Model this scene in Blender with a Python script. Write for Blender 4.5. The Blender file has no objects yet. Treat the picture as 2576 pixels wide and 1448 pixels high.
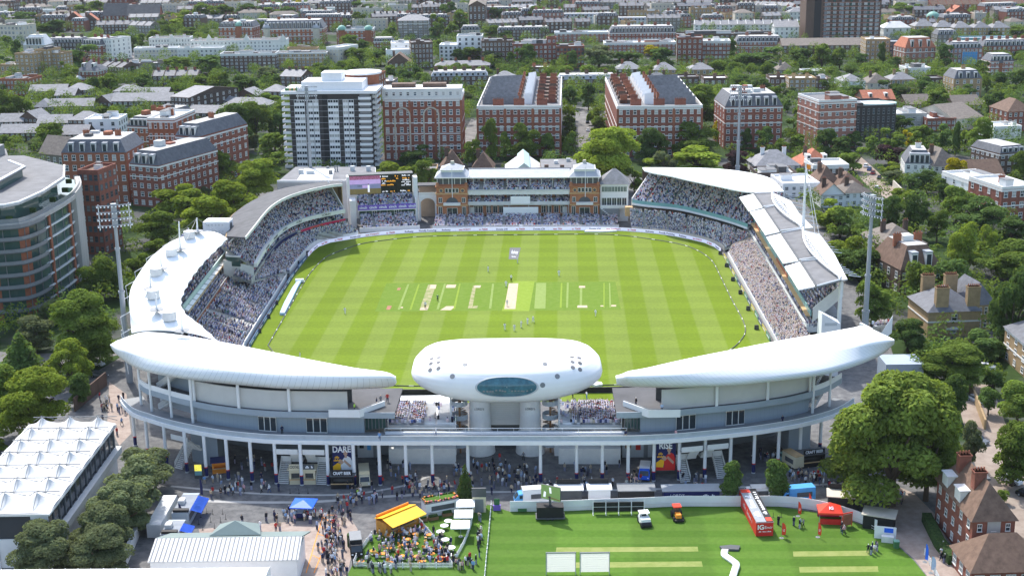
SKY,SUN,EXPO=.15,2.55,1.12
import bpy,math,random
import numpy as np
from mathutils import Vector,Matrix
from mathutils.bvhtree import BVHTree
rnd=random.Random(7)
SC=bpy.context.scene
COL=SC.collection
V=Vector
F,CX,CY,CH=3434.0,1288.0,724.0,106.0
TH,RO=math.radians(15.76),0.0133
_X=V((1,0,0));_U0=V((0,math.sin(TH),math.cos(TH)));FW=V((0,math.cos(TH),-math.sin(TH)))
CR=_X*math.cos(RO) - _U0*math.sin(RO)
CU=_U0*math.cos(RO) + _X*math.sin(RO)
def ray(x,y):return CR*((x-CX)/F) + CU*(-(y-CY)/F) + FW
def G(x,y,z=0.0):
    d=ray(x,y);t=(z-CH)/d.z
    return V((d.x*t,d.y*t,z))
def AD(x,y,Y):
    d=ray(x,y);t=Y/d.y
    return V((d.x*t,Y,CH+d.z*t))
def depth(p):return (p-V((0,0,CH))).dot(FW)
def PX(p):
    q=p-V((0,0,CH));w=q.dot(FW)
    return CX+F*q.dot(CR)/w,CY-F*q.dot(CU)/w
PHI=math.radians(2.19)
E1=V((math.cos(PHI),-math.sin(PHI),0));E2=V((math.sin(PHI),math.cos(PHI),0))
MATS={}
def nodes(name):
    m=bpy.data.materials.new(name);m.use_nodes=True
    nt=m.node_tree;b=nt.nodes['Principled BSDF']
    return m,nt,b
def mk(name,col,rough=.8,var=.14,scale=.6,metal=0.0,emit=0.0,spec=.3,rand=.0,streak=False):
    m,nt,b=nodes(name);N=nt.nodes;L=nt.links
    b.inputs['Roughness'].default_value=rough;b.inputs['Metallic'].default_value=metal
    b.inputs['Specular IOR Level'].default_value=spec
    if var > 0:
        tc=N.new('ShaderNodeTexCoord');no=N.new('ShaderNodeTexNoise')
        no.inputs['Scale'].default_value=scale;no.inputs['Detail'].default_value=5;no.inputs['Roughness'].default_value=.65
        src=tc.outputs['Object']
        if streak:
            mp=N.new('ShaderNodeMapping');mp.inputs['Scale'].default_value=(1,1,.18);L.new(src,mp.inputs[0]);src=mp.outputs[0]
        L.new(src,no.inputs['Vector'])
        mr=N.new('ShaderNodeMapRange');mr.inputs[1].default_value=.3;mr.inputs[2].default_value=.7
        mr.inputs[3].default_value=1-var;mr.inputs[4].default_value=1+var
        L.new(no.outputs['Fac'],mr.inputs[0]);val=mr.outputs[0]
        if rand > 0:
            oi=N.new('ShaderNodeObjectInfo');m2=N.new('ShaderNodeMapRange')
            m2.inputs[3].default_value=1-rand;m2.inputs[4].default_value=1+rand
            L.new(oi.outputs['Random'],m2.inputs[0])
            mu=N.new('ShaderNodeMath');mu.operation='MULTIPLY';L.new(val,mu.inputs[0]);L.new(m2.outputs[0],mu.inputs[1]);val=mu.outputs[0]
        vm=N.new('ShaderNodeVectorMath');vm.operation='SCALE';vm.inputs[0].default_value=col
        L.new(val,vm.inputs['Scale']);L.new(vm.outputs[0],b.inputs['Base Color'])
    else:
        b.inputs['Base Color'].default_value=(*col,1)
    if emit:
        b.inputs['Emission Color'].default_value=(*col,1);b.inputs['Emission Strength'].default_value=emit
    MATS[name]=m
    return m
def M(n):return MATS[n]
for n,c,r,va,sc in [
    ('brick_red',(.23,.085,.058),.85,.22,.9),('brick_orange',(.3,.11,.06),.85,.2,.9),('brick_brown',(.13,.085,.065),.85,.22,.9),
    ('brick_dark',(.085,.062,.052),.85,.22,.9),('brick_tan',(.36,.25,.135),.85,.18,.9),('brick_pink',(.32,.15,.11),.85,.18,.9),
    ('brick_grey',(.2,.175,.15),.85,.2,.9),('terracotta',(.4,.165,.08),.8,.2,.9),
    ('stucco',(.74,.73,.69),.7,.08,.5),('cream',(.55,.5,.41),.75,.1,.5),('stone',(.5,.46,.38),.8,.12,.6),('concrete',(.4,.39,.37),.8,.15,.4),
    ('slate',(.12,.125,.14),.7,.28,.7),('slate_light',(.205,.205,.215),.7,.25,.7),('slate_brown',(.16,.135,.115),.8,.28,.8),('lead',(.34,.36,.39),.6,.14,.4),
    ('tile_brown',(.15,.095,.068),.85,.28,.9),('tile_red',(.36,.13,.075),.85,.25,.9),('flat_grey',(.17,.17,.175),.85,.2,.3),('flat_dark',(.09,.09,.094),.85,.25,.3),
    ('flat_light',(.62,.62,.61),.8,.14,.25),('white_paint',(.8,.8,.8),.5,.04,.5),('white_membrane',(.86,.86,.85),.55,.03,.2),
    ('white_trim',(.72,.71,.68),.6,.06,1),('grey_clad',(.33,.38,.43),.45,.07,.3),('grey_light',(.52,.54,.55),.5,.07,.4),('grey_mid',(.22,.23,.24),.6,.1,.5),
    ('grey_dark',(.09,.095,.1),.6,.12,.5),('black',(.018,.018,.02),.6,.1,1),('black_brick',(.05,.046,.046),.7,.2,.9),('panel_beige',(.58,.57,.545),.6,.05,.3),
    ('navy',(.015,.022,.11),.5,.08,1),('blue',(.02,.13,.7),.5,.05,1),('sky_blue',(.09,.36,.72),.4,.06,1),('purple',(.2,.12,.5),.5,.05,1),('red',(.62,.03,.025),.5,.06,1),
    ('bright_red',(.8,.06,.03),.5,.05,1),('pink',(.62,.02,.1),.5,.05,1),('yellow_roof',(.95,.5,.02),.5,.05,.6),('orange',(.8,.27,.03),.6,.1,1),('orange_slats',(.62,.27,.05),.7,.2,1),
    ('wood',(.26,.14,.07),.7,.2,1),('wood_tan',(.55,.36,.18),.7,.12,1),('trunk',(.09,.065,.045),.9,.25,3),('asphalt',(.1,.1,.105),.9,.18,.2),('cream_paint',(.66,.58,.4),.5,.05,1),
    ('copper_green',(.2,.38,.31),.6,.15,.8),('teal_glass',(.22,.42,.43),.25,.08,.5),('sage_roof',(.2,.25,.235),.5,.08,.4),('rust',(.3,.13,.07),.8,.2,1),
    ('skin',(.5,.32,.23),.6,.05,2),('skin_dark',(.16,.09,.06),.6,.05,2),('hair_brown',(.06,.04,.025),.7,.1,3),('hair_fair',(.35,.24,.12),.7,.1,3),('straw',(.6,.5,.33),.8,.05,3),
    ('cloth_white',(.75,.75,.76),.8,.04,2),('cloth_cream',(.7,.66,.55),.8,.05,2),('cloth_navy',(.02,.025,.07),.8,.1,2),('cloth_black',(.02,.02,.022),.8,.1,2),('cloth_blue',(.2,.36,.62),.8,.06,2),
    ('cloth_sky',(.45,.58,.74),.8,.06,2),('cloth_red',(.5,.035,.03),.8,.06,2),('cloth_pink',(.65,.36,.38),.8,.06,2),('cloth_green',(.06,.17,.07),.8,.1,2),('cloth_grey',(.2,.2,.22),.8,.1,2),
    ('cloth_beige',(.48,.38,.26),.8,.08,2),('cloth_lime',(.5,.75,.1),.7,.05,2),('denim',(.06,.09,.19),.8,.1,2),('soil',(.2,.15,.1),.9,.2,.5),('tan_paving',(.42,.33,.25),.9,.12,.3),
    ('rubber',(.02,.02,.02),.8,.1,2),('steel',(.33,.35,.37),.4,.06,1),('steel_dark',(.2,.21,.22),.45,.08,1),('mint',(.5,.64,.6),.5,.05,.5),('flower',(.6,.16,.2),.8,.5,6),
]:
    mk(n,c,r,va,sc,rand=.1 if n.startswith(('brick','slate','tile','stucco','cream','flat')) else 0,streak=n in ('stucco','brick_brown','cream','concrete','grey_light'))
for n,c,r in [('glass',(.035,.045,.055),.08),('glass_light',(.2,.22,.23),.15),('glass_blue',(.06,.1,.13),.06),('glass_green',(.05,.1,.09),.06),('curtain',(.42,.41,.39),.5),('car_white',(.75,.75,.76),.15),
                ('car_black',(.015,.015,.017),.12),('car_silver',(.4,.41,.43),.2),('car_red',(.4,.02,.02),.15),('car_blue',(.04,.08,.25),.15),('car_grey',(.1,.105,.11),.15)]:
    mk(n,c,r,0,1,spec=.5,metal=.3 if n == 'car_silver' else 0)
mk('lamp_white',(.9,.92,.95),.3,0)
class MB:
    def __init__(s):s.v=[];s.f=[];s.m=[];s.u=None
    def add(s,vs,fs,mi=0):
        b=len(s.v);s.v+=[tuple(p) for p in vs]
        for f in fs:s.f.append([b+i for i in f]);s.m.append(mi)
    def box(s,x0,y0,z0,x1,y1,z1,mi=0,tap=0.0):
        a=tap
        s.add([(x0,y0,z0),(x1,y0,z0),(x1,y1,z0),(x0,y1,z0),(x0+a,y0+a,z1),(x1-a,y0+a,z1),(x1-a,y1-a,z1),(x0+a,y1-a,z1)],
              [(0,3,2,1),(4,5,6,7),(0,1,5,4),(1,2,6,5),(2,3,7,6),(3,0,4,7)],mi)
    def prism(s,pts,z0,z1,mi=0,top=None):
        n=len(pts)
        a=sum(pts[i][0]*pts[(i+1) % n][1]-pts[(i+1) % n][0]*pts[i][1] for i in range(n))
        if a < 0:pts=pts[::-1]
        s.add([(p[0],p[1],z0) for p in pts]+[(p[0],p[1],z1) for p in pts],[(i,(i+1) % n,n+(i+1) % n,n+i) for i in range(n)]+[tuple(range(n-1,-1,-1))],mi)
        s.add([(p[0],p[1],z1) for p in pts],[tuple(range(n))],mi if top is None else top)
    def tube(s,p0,p1,r0,r1=None,n=8,mi=0,cap=True):
        p0,p1=V(p0),V(p1);r1=r0 if r1 is None else r1
        d=(p1-p0).normalized();a=d.orthogonal().normalized();b=d.cross(a)
        ring=[a*math.cos(2*math.pi*i/n)+b*math.sin(2*math.pi*i/n) for i in range(n)]
        s.add([p0+q*r0 for q in ring]+[p1+q*r1 for q in ring],[(i,(i+1) % n,n+(i+1) % n,n+i) for i in range(n)]+([tuple(range(n-1,-1,-1)),tuple(range(n,2*n))] if cap else []),mi)
    def path(s,pts,r,n=6,mi=0):
        for a,b in zip(pts,pts[1:]):s.tube(a,b,r,r,n,mi)
    def loft(s,rings,closed=True,caps=True,mi=0,mis=None):
        n=len(rings[0]);b=len(s.v)
        for r in rings:s.v+=[tuple(p) for p in r]
        for k in range(len(rings)-1):
            for i in range(n if closed else n-1):
                j=(i+1) % n
                s.f.append([b+k*n+i,b+k*n+j,b+(k+1)*n+j,b+(k+1)*n+i]);s.m.append(mis[i] if mis else mi)
        if caps and closed:
            s.f.append([b+i for i in range(n-1,-1,-1)]);s.m.append(mi)
            s.f.append([b+(len(rings)-1)*n+i for i in range(n)]);s.m.append(mi)
    def ribbon(s,poly,th,z0,z1,mi=0):
        o=offset(poly,th)
        rings=[]
        for i,(p,q) in enumerate(zip(poly,o)):
            a=z0[i] if isinstance(z0,(list,tuple)) else z0;b=z1[i] if isinstance(z1,(list,tuple)) else z1
            rings.append([(p[0],p[1],a),(p[0],p[1],b),(q[0],q[1],b),(q[0],q[1],a)])
        s.loft(rings,True,True,mi)
    def build(s,name,mats,parent=None,org=None,smooth=False,loc=None,rz=0):
        me=bpy.data.meshes.new(name)
        vs=s.v if org is None else [(a-org[0],b-org[1],c-org[2]) for a,b,c in s.v]
        me.from_pydata(vs,[],s.f)
        if isinstance(mats,str):mats=[mats]
        for m in mats:me.materials.append(M(m) if isinstance(m,str) else m)
        me.polygons.foreach_set('material_index',s.m)
        if smooth:me.polygons.foreach_set('use_smooth',[True]*len(s.f))
        me.update()
        o=bpy.data.objects.new(name,me);COL.objects.link(o)
        if parent:o.parent=parent
        if loc is not None:o.location=loc
        o.rotation_euler[2]=rz
        return o
def offset(poly,d):
    out=[];n=len(poly)
    for i in range(n):
        a=poly[max(i-1,0)];b=poly[min(i+1,n-1)]
        t=V((b[0]-a[0],b[1]-a[1],0))
        if t.length < 1e-6:t=V((1,0,0))
        t.normalize();nn=V((-t.y,t.x,0))
        p=poly[i];out.append(V((p[0]+nn.x*d,p[1]+nn.y*d,p[2] if len(p) > 2 else 0)))
    return out
def resample(poly,n):
    L=[0]
    for a,b in zip(poly,poly[1:]):L.append(L[-1]+(V(b)-V(a)).length)
    out=[]
    for k in range(n):
        t=L[-1]*k/(n-1);i=0
        while i < len(L)-2 and L[i+1] < t:i+=1
        u=(t-L[i])/max(L[i+1]-L[i],1e-9)
        out.append(V(poly[i]).lerp(V(poly[i+1]),min(max(u,0),1)))
    return out
def smooth_poly(poly,n=40):
    pts=[V(p) for p in poly]
    q=[pts[0]*2-pts[1]]+pts+[pts[-1]*2-pts[-2]];out=[]
    for i in range(1,len(q)-2):
        for k in range(10):
            t=k/10;a,b,c,d=q[i-1],q[i],q[i+1],q[i+2]
            out.append(.5*((2*b)+(c-a)*t+(2*a-5*b+4*c-d)*t*t+(3*b-a-3*c+d)*t**3))
    out.append(pts[-1])
    return resample(out,n)
def plen(poly):return sum((V(b)-V(a)).length for a,b in zip(poly,poly[1:]))
THINGS=[]
def tag(o,label=None,cat=None,group=None,kind=None):
    if label:o['label']=label
    if cat:o['category']=cat
    if group:o['group']=group
    if kind:o['kind']=kind
    return o
def root(name,label,cat,loc,rz=0,group=None):
    o=bpy.data.objects.new(name,None);COL.objects.link(o);o.empty_display_size=.1
    o.location=loc;o.rotation_euler[2]=rz
    return tag(o,label,cat,group)
def structure(o):o['kind']='structure';return o
def copy_obj(o,parent=None):
    c=o.copy();COL.objects.link(c)
    if parent:c.parent=parent
    return c
def text(body,size,mat,parent,loc,rot=(math.pi/2,0,0),name='lettering',sx=1.0,align='CENTER',ext=.01,label=None,bold=0.0):
    c=bpy.data.curves.new(name,'FONT');c.body=body;c.size=size;c.align_x=align;c.align_y='CENTER';c.extrude=ext;c.offset=bold
    c.resolution_u=3
    c.materials.append(M(mat));o=bpy.data.objects.new(name,c);COL.objects.link(o)
    bpy.context.view_layer.update()
    me=bpy.data.meshes.new_from_object(o.evaluated_get(bpy.context.evaluated_depsgraph_get()));bpy.data.objects.remove(o)
    o=bpy.data.objects.new(name,me);COL.objects.link(o)
    if parent:o.parent=parent
    o.location=loc;o.rotation_euler=rot;o.scale=(sx,1,1)
    return o
def blocks(parent,w,h,n,mat,loc,rot=(math.pi/2,0,0),seed=1):
    r=random.Random(seed);b=MB();x=-w/2;step=w/n
    for i in range(n):
        if r.random() > .14:hh=h*r.choice((.6,.6,.75,1));b.box(x+step*.12,-h*.4,0,x+step*.86,-h*.4+hh,.012)
        x+=step
    o=b.build('lettering',mat,parent,None,loc=loc);o.rotation_euler=rot;return o
def sheet(name,pts,z,mat,struct=True):
    b=MB();n=len(pts)
    a=sum(pts[i][0]*pts[(i+1) % n][1]-pts[(i+1) % n][0]*pts[i][1] for i in range(n))
    if a < 0:pts=pts[::-1]
    b.add([(p[0],p[1],z) for p in pts],[tuple(range(n))])
    o=b.build(name,mat)
    return structure(o) if struct else o
CROWD=[]
SH=[(.62,.52,.6),(.66,.6,.7),(.7,.55,.54),(.66,.58,.52),(.56,.5,.62)]*2+[(.72,.72,.76)]*5+[(.42,.5,.68)]*3+[(.05,.06,.16)]*4+[(.035,.035,.045)]*4+[(.58,.36,.34)]*1+[(.52,.43,.33)]*2+[(.42,.05,.05)]+[(.26,.26,.3)]*3+[(.5,.48,.62)]*3+[(.12,.18,.4)]*2+[(.1,.22,.18)]
HD=[(.46,.3,.22)]*4+[(.74,.7,.62)]*3+[(.05,.038,.03)]*4+[(.3,.2,.12)]*2+[(.03,.04,.12)]+[(.6,.5,.34)]
def seat_rows(front,back,nrows,spacing=.5,fill=.93,aisle=9.0,gapw=1.0,skip=None,scale=1.0,r=rnd,warm=0.0):
    n=max(int(plen(front)/2.0),8)
    A=resample(front,n);B=resample(back,n)
    for k in range(nrows):
        t=(k+.5)/nrows
        line=[a.lerp(b,t) for a,b in zip(A,B)]
        L=plen(line);cnt=int(L/spacing)
        if cnt < 2:continue
        pts=resample(line,cnt)
        for i,p in enumerate(pts):
            s=i*spacing
            if aisle and (s+aisle*.5) % aisle < gapw:continue
            if r.random() > fill:continue
            if skip and skip(i/cnt,t):continue
            j=min(int(i/cnt*n),n-1);d=A[j]-B[j]
            yaw=math.atan2(d.y,d.x)
            c=r.choice(SH)
            if warm and r.random() < warm:c=r.choice([(.62,.52,.46),(.66,.5,.46),(.6,.56,.52),(.7,.6,.5)])
            CROWD.append((p.x+r.uniform(-.08,.08),p.y+r.uniform(-.08,.08),p.z+.02,yaw,c,r.choice(HD),scale*r.uniform(.92,1.1),0))
def tier_mesh(front,back,nrows,n=None,drop=.6):
    b=MB();n=n or max(int(plen(front)/3.0),6)
    A=resample(front,n);B=resample(back,n)
    rings=[]
    for a,c in zip(A,B):
        ring=[]
        for k in range(nrows):
            p=a.lerp(c,k/nrows);q=a.lerp(c,(k+1)/nrows);z=a.z+(c.z-a.z)*(k+.5)/nrows
            ring+=[(p.x,p.y,z),(q.x,q.y,z)]
        ring+=[(c.x,c.y,c.z-drop),(a.x,a.y,a.z-drop)]
        rings.append(ring)
    b.loft(rings,True,True)
    return b
def gp(lst,z=0.0):return [G(x,y,z) for x,y in lst]
def ground_mat():
    m,nt,b=nodes('city_ground');N=nt.nodes;L=nt.links
    g=N.new('ShaderNodeNewGeometry');n1=N.new('ShaderNodeTexNoise');n1.inputs['Scale'].default_value=.035;n1.inputs['Detail'].default_value=6
    n2=N.new('ShaderNodeTexNoise');n2.inputs['Scale'].default_value=.6;n2.inputs['Detail'].default_value=5
    L.new(g.outputs['Position'],n1.inputs['Vector']);L.new(g.outputs['Position'],n2.inputs['Vector'])
    r=N.new('ShaderNodeValToRGB');e=r.color_ramp.elements;e[0].position=.42;e[0].color=(.085,.085,.083,1);e[1].position=.52;e[1].color=(.03,.055,.014,1)
    L.new(n1.outputs['Fac'],r.inputs[0])
    mr=N.new('ShaderNodeMapRange');mr.inputs[3].default_value=.55;mr.inputs[4].default_value=1.45;L.new(n2.outputs['Fac'],mr.inputs[0])
    s=N.new('ShaderNodeVectorMath');s.operation='SCALE';L.new(r.outputs[0],s.inputs[0]);L.new(mr.outputs[0],s.inputs['Scale'])
    L.new(s.outputs[0],b.inputs['Base Color']);b.inputs['Roughness'].default_value=.95;b.inputs['Specular IOR Level'].default_value=.1
    MATS['city_ground']=m
ground_mat()
def mow_mat(name,dark,light,org,e1,e2,w1,w2,amp2,base=None):
    """mown turf: broad stripes along e2 (period 2*w1), faint cross bands along e1, blade-scale mottling"""
    m,nt,b=nodes(name);N=nt.nodes;L=nt.links
    g=N.new('ShaderNodeNewGeometry')
    sub=N.new('ShaderNodeVectorMath');sub.operation='SUBTRACT';sub.inputs[1].default_value=org;L.new(g.outputs['Position'],sub.inputs[0])
    def axis(e,w):
        d=N.new('ShaderNodeVectorMath');d.operation='DOT_PRODUCT';d.inputs[1].default_value=e;L.new(sub.outputs[0],d.inputs[0])
        wv=N.new('ShaderNodeMath');wv.operation='MULTIPLY';wv.inputs[1].default_value=math.pi/w;L.new(d.outputs['Value'],wv.inputs[0])
        si=N.new('ShaderNodeMath');si.operation='SINE';L.new(wv.outputs[0],si.inputs[0])
        mr=N.new('ShaderNodeMapRange');mr.inputs[1].default_value=-.12;mr.inputs[2].default_value=.12;L.new(si.outputs[0],mr.inputs[0])
        return mr.outputs[0]
    a=axis(e1,w1);c=axis(e2,w2)
    mx=N.new('ShaderNodeMix');mx.data_type='RGBA';L.new(a,mx.inputs[0]);mx.inputs[6].default_value=(*dark,1);mx.inputs[7].default_value=(*light,1)
    no=N.new('ShaderNodeTexNoise');no.inputs['Scale'].default_value=1.1;no.inputs['Detail'].default_value=7;no.inputs['Roughness'].default_value=.75
    L.new(g.outputs['Position'],no.inputs['Vector'])
    n3=N.new('ShaderNodeTexNoise');n3.inputs['Scale'].default_value=.045;n3.inputs['Detail'].default_value=3;L.new(g.outputs['Position'],n3.inputs['Vector'])
    mr=N.new('ShaderNodeMapRange');mr.inputs[1].default_value=.25;mr.inputs[2].default_value=.75;mr.inputs[3].default_value=.8;mr.inputs[4].default_value=1.2;L.new(no.outputs['Fac'],mr.inputs[0])
    m3=N.new('ShaderNodeMapRange');m3.inputs[3].default_value=.82;m3.inputs[4].default_value=1.18;L.new(n3.outputs['Fac'],m3.inputs[0])
    m2=N.new('ShaderNodeMapRange');m2.inputs[3].default_value=1-amp2;m2.inputs[4].default_value=1+amp2;L.new(c,m2.inputs[0])
    p=N.new('ShaderNodeMath');p.operation='MULTIPLY';L.new(mr.outputs[0],p.inputs[0]);L.new(m2.outputs[0],p.inputs[1])
    p2=N.new('ShaderNodeMath');p2.operation='MULTIPLY';L.new(p.outputs[0],p2.inputs[0]);L.new(m3.outputs[0],p2.inputs[1])
    s=N.new('ShaderNodeVectorMath');s.operation='SCALE';L.new(mx.outputs[2],s.inputs[0]);L.new(p2.outputs[0],s.inputs['Scale'])
    L.new(s.outputs[0],b.inputs['Base Color']);b.inputs['Roughness'].default_value=.9;b.inputs['Specular IOR Level'].default_value=.12
    MATS[name]=m
SQ=G(1280,745)
stripe0=G(2232/1.5901,992/1.5901)
mow_mat('turf',(.125,.186,.008),(.15,.206,.028),stripe0,E1,E2,6.0,5.6,.05)
mow_mat('nursery_turf',(.068,.142,.016),(.084,.16,.022),G(1400,1300),E2,E1,2.6,13.0,.08)
mow_mat('lawn',(.06,.125,.014),(.07,.14,.02),G(1100,1350),E2,E1,4,9,.06)
def noise2(name,c1,c2,sc,lo=.4,hi=.6,rough=.9):
    m,nt,b=nodes(name);N=nt.nodes;L=nt.links
    g=N.new('ShaderNodeNewGeometry');no=N.new('ShaderNodeTexNoise');no.inputs['Scale'].default_value=sc;no.inputs['Detail'].default_value=6;no.inputs['Roughness'].default_value=.7
    L.new(g.outputs['Position'],no.inputs['Vector'])
    r=N.new('ShaderNodeValToRGB');e=r.color_ramp.elements;e[0].position=lo;e[0].color=(*c1,1);e[1].position=hi;e[1].color=(*c2,1)
    L.new(no.outputs['Fac'],r.inputs[0]);L.new(r.outputs[0],b.inputs['Base Color']);b.inputs['Roughness'].default_value=rough;b.inputs['Specular IOR Level'].default_value=.15
    MATS[name]=m
noise2('strip_pale',(.43,.34,.235),(.52,.42,.3),1.2)
noise2('strip_worn',(.17,.22,.06),(.36,.31,.18),.5)
noise2('strip_green',(.19,.26,.06),(.22,.29,.08),.8)
noise2('strip_dark',(.105,.182,.010),(.13,.2,.022),.6)
noise2('strip_lime',(.18,.26,.02),(.21,.29,.035),.8)
noise2('nursery_strip',(.19,.24,.06),(.25,.28,.09),.5)
noise2('paving',(.1,.1,.103),(.19,.187,.182),.55,.36,.66)
noise2('paving_tan',(.3,.235,.2),(.38,.31,.265),.5)
noise2('road',(.13,.125,.12),(.2,.19,.18),.25)
noise2('road_tan',(.24,.19,.155),(.31,.255,.21),.25)
noise2('hedge_green',(.02,.045,.012),(.05,.09,.025),2.5)
sheet('ground',[(-900,-300),(900,-300),(1500,2600),(-1500,2600)],0,'city_ground')
FENCE_PX=[(629,874),(664,815),(700,757),(740,692),(775,646),(799,622),(835,609),(880,602),(930,594),(1000,588),(1090,583),(1200,581),(1300,580),(1400,579.5),
            (1500,579.5),(1560,580.5),(1635,586),(1703,595),(1770,610),(1795,620),(1813.6,634.7),(1850,702),(1895,784),(1936.6,860)]
FW_=gp(FENCE_PX)
near=[V((64.0,310,0)),V((60,297,0)),V((50,290,0)),V((20,288.5,0)),V((-20,288.5,0)),V((-50,290,0)),V((-60,297,0)),V((-64,310,0))]
fence_loop=FW_+near
sheet('plaza_paving',gp([(-40,1040),(200,960),(300,900),(380,800),(560,560),(640,480),(1000,470),(1500,460),(1700,430),(2000,470),(2220,800),(2330,1180),(2440,1448),(2480,1600),(-200,1600),(-200,1200)]),.006,'paving')
sheet('outfield',fence_loop,.02,'turf')
for k_,(pa_,w_) in enumerate((([(300,1235),(500,1258),(760,1262),(1000,1246),(1180,1236)],.5),([(430,1222),(640,1240),(860,1243),(1010,1222),(1080,1196)],.35),([(1180,1236),(1300,1236),(1700,1228),(2100,1216),(2300,1190)],.4))):
    c_=smooth_poly(gp(pa_),40);q_=MB();q_.loft([[(u.x,u.y,.014),(v.x,v.y,.014)] for u,v in zip(offset(c_,w_),offset(c_,-w_))],False,False);structure(q_.build('paving_band','concrete'))
def strip(x0,x1,l0,l1,mat,z,name='pitch_strip'):
    pts=[SQ+E1*x0+E2*l0,SQ+E1*x1+E2*l0,SQ+E1*x1+E2*l1,SQ+E1*x0+E2*l1]
    return sheet(name,pts,z,mat)
sheet('mown_square',gp([(944,783),(1562,779),(1548,708),(972,712)]),.024,'strip_dark')
sheet('pitch_surround',gp([(1262,782),(1331,782),(1345,707),(1291,707)]),.028,'strip_lime')
sheet('match_pitch',gp([(1268.5,777),(1296.5,777),(1304,712.5),(1280,712.5)]),.034,'strip_pale')
sheet('green_pitch',gp([(1344,776),(1372,776),(1374,711.5),(1349,711.5)]),.028,'strip_green')
WZ=.04
for x0,x1,xt0,xt1,y0,y1,mt in [(1055,1076,1077,1097,780,716,'strip_worn'),(1107,1134,1123,1147,780,770,'strip_pale'),(1121,1145,1124,1148,724,716,'strip_pale'),(1056,1075,1059,1078,780,773,'strip_pale'),(1080,1096,1083,1098,726,716,'strip_pale'),
                                     (1177,1188,1190,1198,776,718,'strip_worn'),(1187,1200,1192,1203,776,769,'strip_worn'),(1192,1208,1194,1210,724,718,'strip_pale'),(1452,1478,1453,1477,774,768,'strip_pale'),(1456,1472,1457,1472,724,719,'strip_pale'),
                                     (1510,1519,1511,1519,771,768,'strip_pale'),(1537,1550,1538,1550,771,767,'strip_pale'),(971,981,975,986,779,769,'rust'),(998,1006,1001,1009,730,724,'rust'),(1004,1014,1006,1014,775,772,'strip_pale'),
                                     (1408,1413,1411,1415,774,712,'strip_lime'),(1424,1429,1426,1431,774,711,'strip_green'),(1458,1464,1459,1465,768,724,'strip_green'),(1518,1521,1518,1521,774,712,'strip_lime'),(1533,1537,1532,1535,774,712,'strip_green'),
                                     (1140,1145,1155,1159,778,714,'strip_lime'),(1098,1104,1117,1122,778,714,'strip_green'),(1030,1035,1052,1056,779,715,'strip_lime'),(1000,1006,1025,1030,779,715,'strip_green'),(1230,1236,1238,1243,776,714,'strip_green')]:
    WZ+=.0012;sheet('worn_strip',gp([(x0,y0),(x1,y0),(xt1,y1),(xt0,y1)]),WZ,mt)
pts=gp([(1279.5,652),(1303,652),(1310,623),(1282.5,623)])
sheet('painted_panel',pts,.03,'grey_dark')
for body,yy,sz in (('Rothesay',634,1.0),('Pensions',645,.8)):
    p=G(1295 if yy < 640 else 1292.5,yy,.06)
    t=text(body,sz*(3.9 if yy < 640 else 3.2),'lamp_white',None,p,(0,0,-PHI-.02),name='painted_lettering',sx=.24*sz+.0,ext=.001)
    t.scale=(.145,1.7 if yy < 640 else 1.1,1);structure(t)
ROPE_PX=[(674,868),(715.6,795),(764,711),(788.6,676.4),(817.6,648),(842,636),(880,622),(921.8,610.4),(1000,600),(1060.8,594.8),(1180,591.5),(1293,590.3),(1400,589),(1512,589),(1570,592.5),(1616.6,598),(1698,611),(1747.6,626),(1789,653),
           (1813.6,697),(1841,753),(1869,805),(1875,833),(1862,857),(1834,881),(1760,925),(1650,958),(1550,967),(1280,970),(990,969),(840,955),(720,915),(674,868)]
rope=smooth_poly(gp(ROPE_PX,.14),420)
b=MB()
for i,(p,q) in enumerate(zip(rope,rope[1:])):b.tube(p,q,.12,.12,6,0 if (i % 6 < 5) else 1)
tag(b.build('boundary_rope',['grey_dark','white_trim']),'padded boundary rope of dark and pale sections circling the cricket field','rope')
fs=smooth_poly(FW_,220)
def arc_index(px,poly=fs):return min(range(len(poly)),key=lambda i:abs(PX(poly[i])[0]-px[0])+abs(PX(poly[i])[1]-px[1]))
i0,i1=arc_index((775,646)),arc_index((1813,634))
mk('led_white',(.66,.67,.86),.4,0,emit=.25)
words_=[('to 70600','red'),('Donate £20','navy'),('text TEN','red'),('to 70600','red'),('Donate £20','navy'),('text TWENTY','red'),('to 70600','red'),('Rothesay','navy'),('Proudly Powering','navy'),('Rothesay','navy'),('text FORTY','red'),('to 70600','red'),('Donate £40','navy')]
seg=resample(offset(fs[i0:i1+1],.05),27)
for k in range(26):
    a,c=seg[k],seg[k+1];mid=(a+c)/2;ang=math.atan2(c.y-a.y,c.x-a.x)
    w,mt=words_[k % len(words_)]
    where='left of the pavilion' if mid.x < -28 else ('in front of the pavilion' if mid.x < 28 else 'right of the pavilion')
    r_=root('advertising_board',f'lit white perimeter board {k}','advertising board',(mid.x,mid.y,.02),ang,'lit white advertising boards round the field edge')
    r_['look']='lit white board with ' + ('red' if mt == 'red' else 'navy') + ' lettering'
    L2=(c-a).length/2-.02
    p=MB();p.box(-L2,-.06,0,L2,.12,1.05);p.build('panel','led_white',r_)
    text(w,.8,mt,r_,(0,-.075,.52),name='lettering',bold=.02)
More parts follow.
